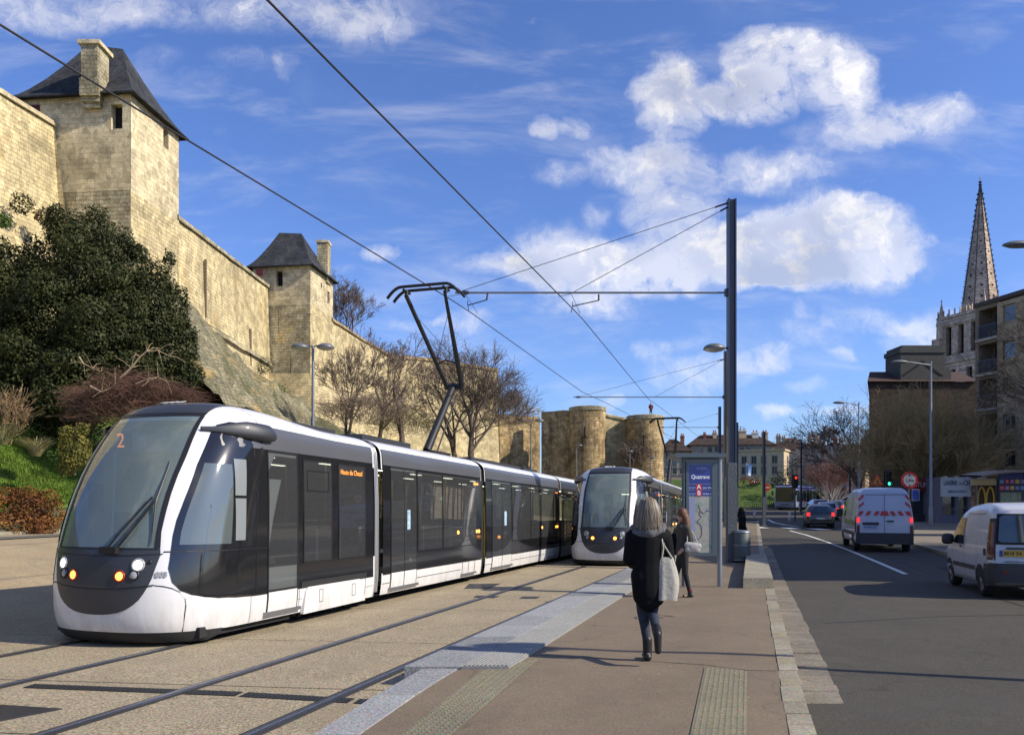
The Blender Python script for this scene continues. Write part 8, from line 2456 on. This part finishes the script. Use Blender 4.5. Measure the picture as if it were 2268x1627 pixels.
blob('jacket', [((0, 0, .86), (0, 0, 1.05), .15, .125, {'flat': .85, 'axis': (1, 0, 0)}), ((0, 0, 1.05), (-.01, 0, 1.27), .128, .135, {'flat': .85, 'axis': (1, 0, 0)}), ((-.05, .07, 1.29), (.05, -.08, 1.29), .085, .085), ((0, 0, 1.30), (-.01, 0, 1.38), .10, .06), ((.06, -.13, 1.27), (.11, -.15, 1.02), .066, .056), ((.11, -.15, 1.02), (.0, -.17, .93), .054, .046), ((-.08, .12, 1.27), (-.16, .14, 1.02), .066, .056), ((-.16, .14, 1.02), (-.24, .10, 1.0), .054, .046)], M_olive, gr_, .011, 5)
blob('tights', [((-.01, .04, .86), (-.11, .06, .46), .088, .057), ((-.11, .06, .46), (-.13, .10, .10), .055, .037), ((.01, -.04, .86), (.03, -.04, .46), .088, .057), ((.03, -.04, .46), (.12, -.02, .10), .055, .037), ((0, 0, .82), (0, 0, .90), .125, .13)], M_tights, gr_, .010, 4)
for c in ((-.13, .10), (.12, -.03)): blob('shoe', [((c[0], c[1], .11), (c[0], c[1], .06), .043, .044), ((c[0] + .03, c[1], .035), (c[0] - .11, c[1], .028), .037, .029)], M_boot, gr_, .009, 2)
for c in ((-.13, .10), (.12, -.03)): blob('sock', [((c[0], c[1], .12), (c[0], c[1], .14), .044, .044)], mat('dark red sock', (.10, .01, .015), .8), gr_, .009, 1)
hair = [((-.01, .01, 1.55), (-.01, .01, 1.58), .10, .098, {'flat': 1.05}), ((.03, -.02, 1.50), (.07, -.05, 1.32), .08, .07), ((.07, -.05, 1.32), (.125, -.06, 1.12), .062, .03)]
for k in range(14): 
    a = hr_.uniform(-1, 1); hair.append(((.04 + .03 * a, -.08 - .03 * abs(a) + .05, 1.52), (.10 + .05 * a, -.09, 1.10 + hr_.uniform(0, .12)), .018, .010))
blob('hair', hair, M_aub, gr_, .009, 2)
hb = empty('handbag', (Xg + .14, Yg - .24, zg2), 0, 'small pale grey handbag on the arm of the young woman with auburn hair', 'bag')
blob('pouch', [((-.12, 0, 1.0), (.09, 0, .97), .055, .06, {'flat': .6, 'axis': (0, 0, 1)}), ((-.10, 0, .91), (.07, 0, .90), .06, .055, {'flat': .6, 'axis': (0, 0, 1)}), ((-.02, 0, .95), (.03, 0, .95), .09, .09, {'flat': .5, 'axis': (0, 0, 1)})], mat('pale leather', (.34, .33, .32), .5, var=.25, vscale=20), hb, .009, 3)
mb = MB(); mb.tube([(-.12, 0, 1.0), (-.10, .06, 1.15), (-.05, .1, 1.30)], .010, 6); mb.tube([(.09, 0, .98), (.03, .05, 1.15), (-.05, .1, 1.30)], .010, 6); mb.build('strap', MATS['pale leather'], hb, smooth=True)
bb = empty('black_bag', (Xg - .17, Yg + .05, zg2), 0, 'black shoulder bag carried in front of the young woman with auburn hair', 'bag')
blob('pouch', [((0, 0, .86), (0, 0, 1.12), .085, .075, {'flat': .8}), ((-.05, 0, .88), (-.03, 0, 1.05), .07, .06)], M_coat, bb, .010, 3)

# ---- dark figure by the mast and small far figures, all from the same pose helper
def stander(label, X, Y, z, h=1.7, top=M_coat, legs=M_tights, skin=M_skin, seed=1, sit=False, rot=0.0, hood=False, shoes=None, group=None, vox=.014):
    k = h / 1.7; r_ = empty('person', (X, Y, z), rot, label, 'person', group, scale=k)
    if sit:
        b = [((0, 0, .72), (0, 0, .76), .09, .09), ((0, 0, .55), (0, 0, .70), .055, .05), ((0, 0, .15), (0, 0, .52), .13, .13, SLIT), ((-.08, 0, .12), (-.12, -.42, .30), .08, .055), ((-.12, -.42, .30), (-.12, -.62, .05), .05, .035), ((.08, 0, .12), (.12, -.42, .30), .08, .055), ((.12, -.42, .30), (.12, -.62, .05), .05, .035), ((-.18, 0, .50), (-.2, -.2, .30), .05, .04), ((.18, 0, .50), (.2, -.2, .30), .05, .04), ((-.14, 0, .5), (.14, 0, .5), .07, .07)]
        blob('body', b, skin, r_, vox, 3)
        blob('top', [((0, 0, .15), (0, 0, .50), .155, .16, SLIT), ((-.14, 0, .5), (.14, 0, .5), .085, .085), ((-.18, 0, .50), (-.2, -.2, .30), .065, .055), ((.18, 0, .50), (.2, -.2, .30), .065, .055)], top, r_, vox, 3)
        blob('trousers', [((-.08, 0, .12), (-.12, -.42, .30), .095, .068), ((-.12, -.42, .30), (-.12, -.60, .08), .062, .05), ((.08, 0, .12), (.12, -.42, .30), .095, .068), ((.12, -.42, .30), (.12, -.60, .08), .062, .05)], legs, r_, vox, 3)
        blob('hair', [((0, .015, .76), (0, .015, .79), .10, .095)], M_boot, r_, vox, 2)
        return r_
    b = [((0, 0, 1.52), (0, 0, 1.58), .085, .085, {'flat': 1.1}), ((0, 0, 1.35), (0, 0, 1.5), .055, .05), ((-.14, 0, 1.34), (.14, 0, 1.34), .07, .07), ((0, 0, .9), (0, 0, 1.32), .13, .14, SLIT), ((-.08, 0, .85), (-.10, .02, .48), .085, .055), ((-.10, .02, .48), (-.11, 0, .09), .052, .036), ((.08, 0, .85), (.10, .02, .48), .085, .055), ((.10, .02, .48), (.11, 0, .09), .052, .036), ((-.11, .02, .05), (-.11, -.12, .03), .035, .03), ((.11, .02, .05), (.11, -.12, .03), .035, .03), ((-.20, 0, 1.33), (-.24, .0, 1.06), .05, .04), ((-.24, 0, 1.06), (-.20, -.12, .86), .038, .028), ((.20, 0, 1.33), (.24, .0, 1.06), .05, .04), ((.24, 0, 1.06), (.20, -.12, .86), .038, .028)]
    blob('body', b + hand((-.19, -.15, .82), (0, -.3, -1), (0, -1, .2)) + hand((.19, -.15, .82), (0, -.3, -1), (0, -1, .2)), skin, r_, min(vox, .011), 3)
    blob('coat', [((0, 0, .80), (0, 0, 1.3), .18, .17, {'flat': .75, 'axis': (1, 0, 0)}), ((-.15, 0, 1.32), (.15, 0, 1.32), .10, .10), ((-.20, 0, 1.31), (-.25, .0, 1.06), .085, .07), ((-.25, 0, 1.06), (-.21, -.10, .90), .065, .055), ((.20, 0, 1.31), (.25, .0, 1.06), .085, .07), ((.25, 0, 1.06), (.21, -.10, .90), .065, .055)] + ([((0, .02, 1.50), (0, .02, 1.58), .12, .11), ((0, .05, 1.38), (0, .04, 1.5), .13, .11)] if hood else []), top, r_, vox, 4)
    blob('trousers', [((-.08, 0, .84), (-.10, .02, .48), .10, .075), ((-.10, .02, .48), (-.11, 0, .12), .072, .062), ((.08, 0, .84), (.10, .02, .48), .10, .075), ((.10, .02, .48), (.11, 0, .12), .072, .062)], legs, r_, vox, 3)
    for s in (-1, 1): blob('shoe', [((s * .11, .03, .05), (s * .11, -.14, .035), .045, .038)], shoes or M_boot, r_, min(vox, .012), 2)
    if not hood: blob('hair', [((0, .02, 1.57), (0, .02, 1.61), .098, .092)], M_boot, r_, vox, 2)
    return r_
p = px(1644, 1195, 28.5); stander('dark hooded figure standing behind the tall mast and the bin', p.x, 28.5, pave_z(28.5) - .035, 1.72, legs=M_jean, hood=True, shoes=mat('white shoe', (.5, .5, .52), .6), rot=1.2)
p = px(1919, 0, 40); 
stander('tiny person standing on top of the right round castle tower', px(1440, 0, 98).x, 97.5, 12.15, 1.6, top=mat('dark red top', (.12, .02, .02), .8), vox=.03)
i = 0
for x, y, c, lab in ((1663, 1078, (.55, .10, .05), 'person in a red top sitting on the grass slope under the banner flag'), (1670, 1080, (.5, .5, .5), 'person in a white top sitting on the grass slope beside the one in red'), (1677, 1084, (.03, .03, .05), 'person in dark clothes sitting lowest on the grass slope')):
    Yp = 113; p = px(x, y, Yp); 
    xx = p.x; top = 4.2 * (1 - smooth01(33, 52, xx)); k = smooth01(103, 117, Yp); zz = road_z(Yp) + .02 + top * k - .3 * (1 - k)
    stander(lab, xx, Yp, zz, 1.7, top=mat('top %d' % i, c, .8), sit=True, vox=.03, rot=.4 * i, group='people sitting on the grass slope'); i += 1
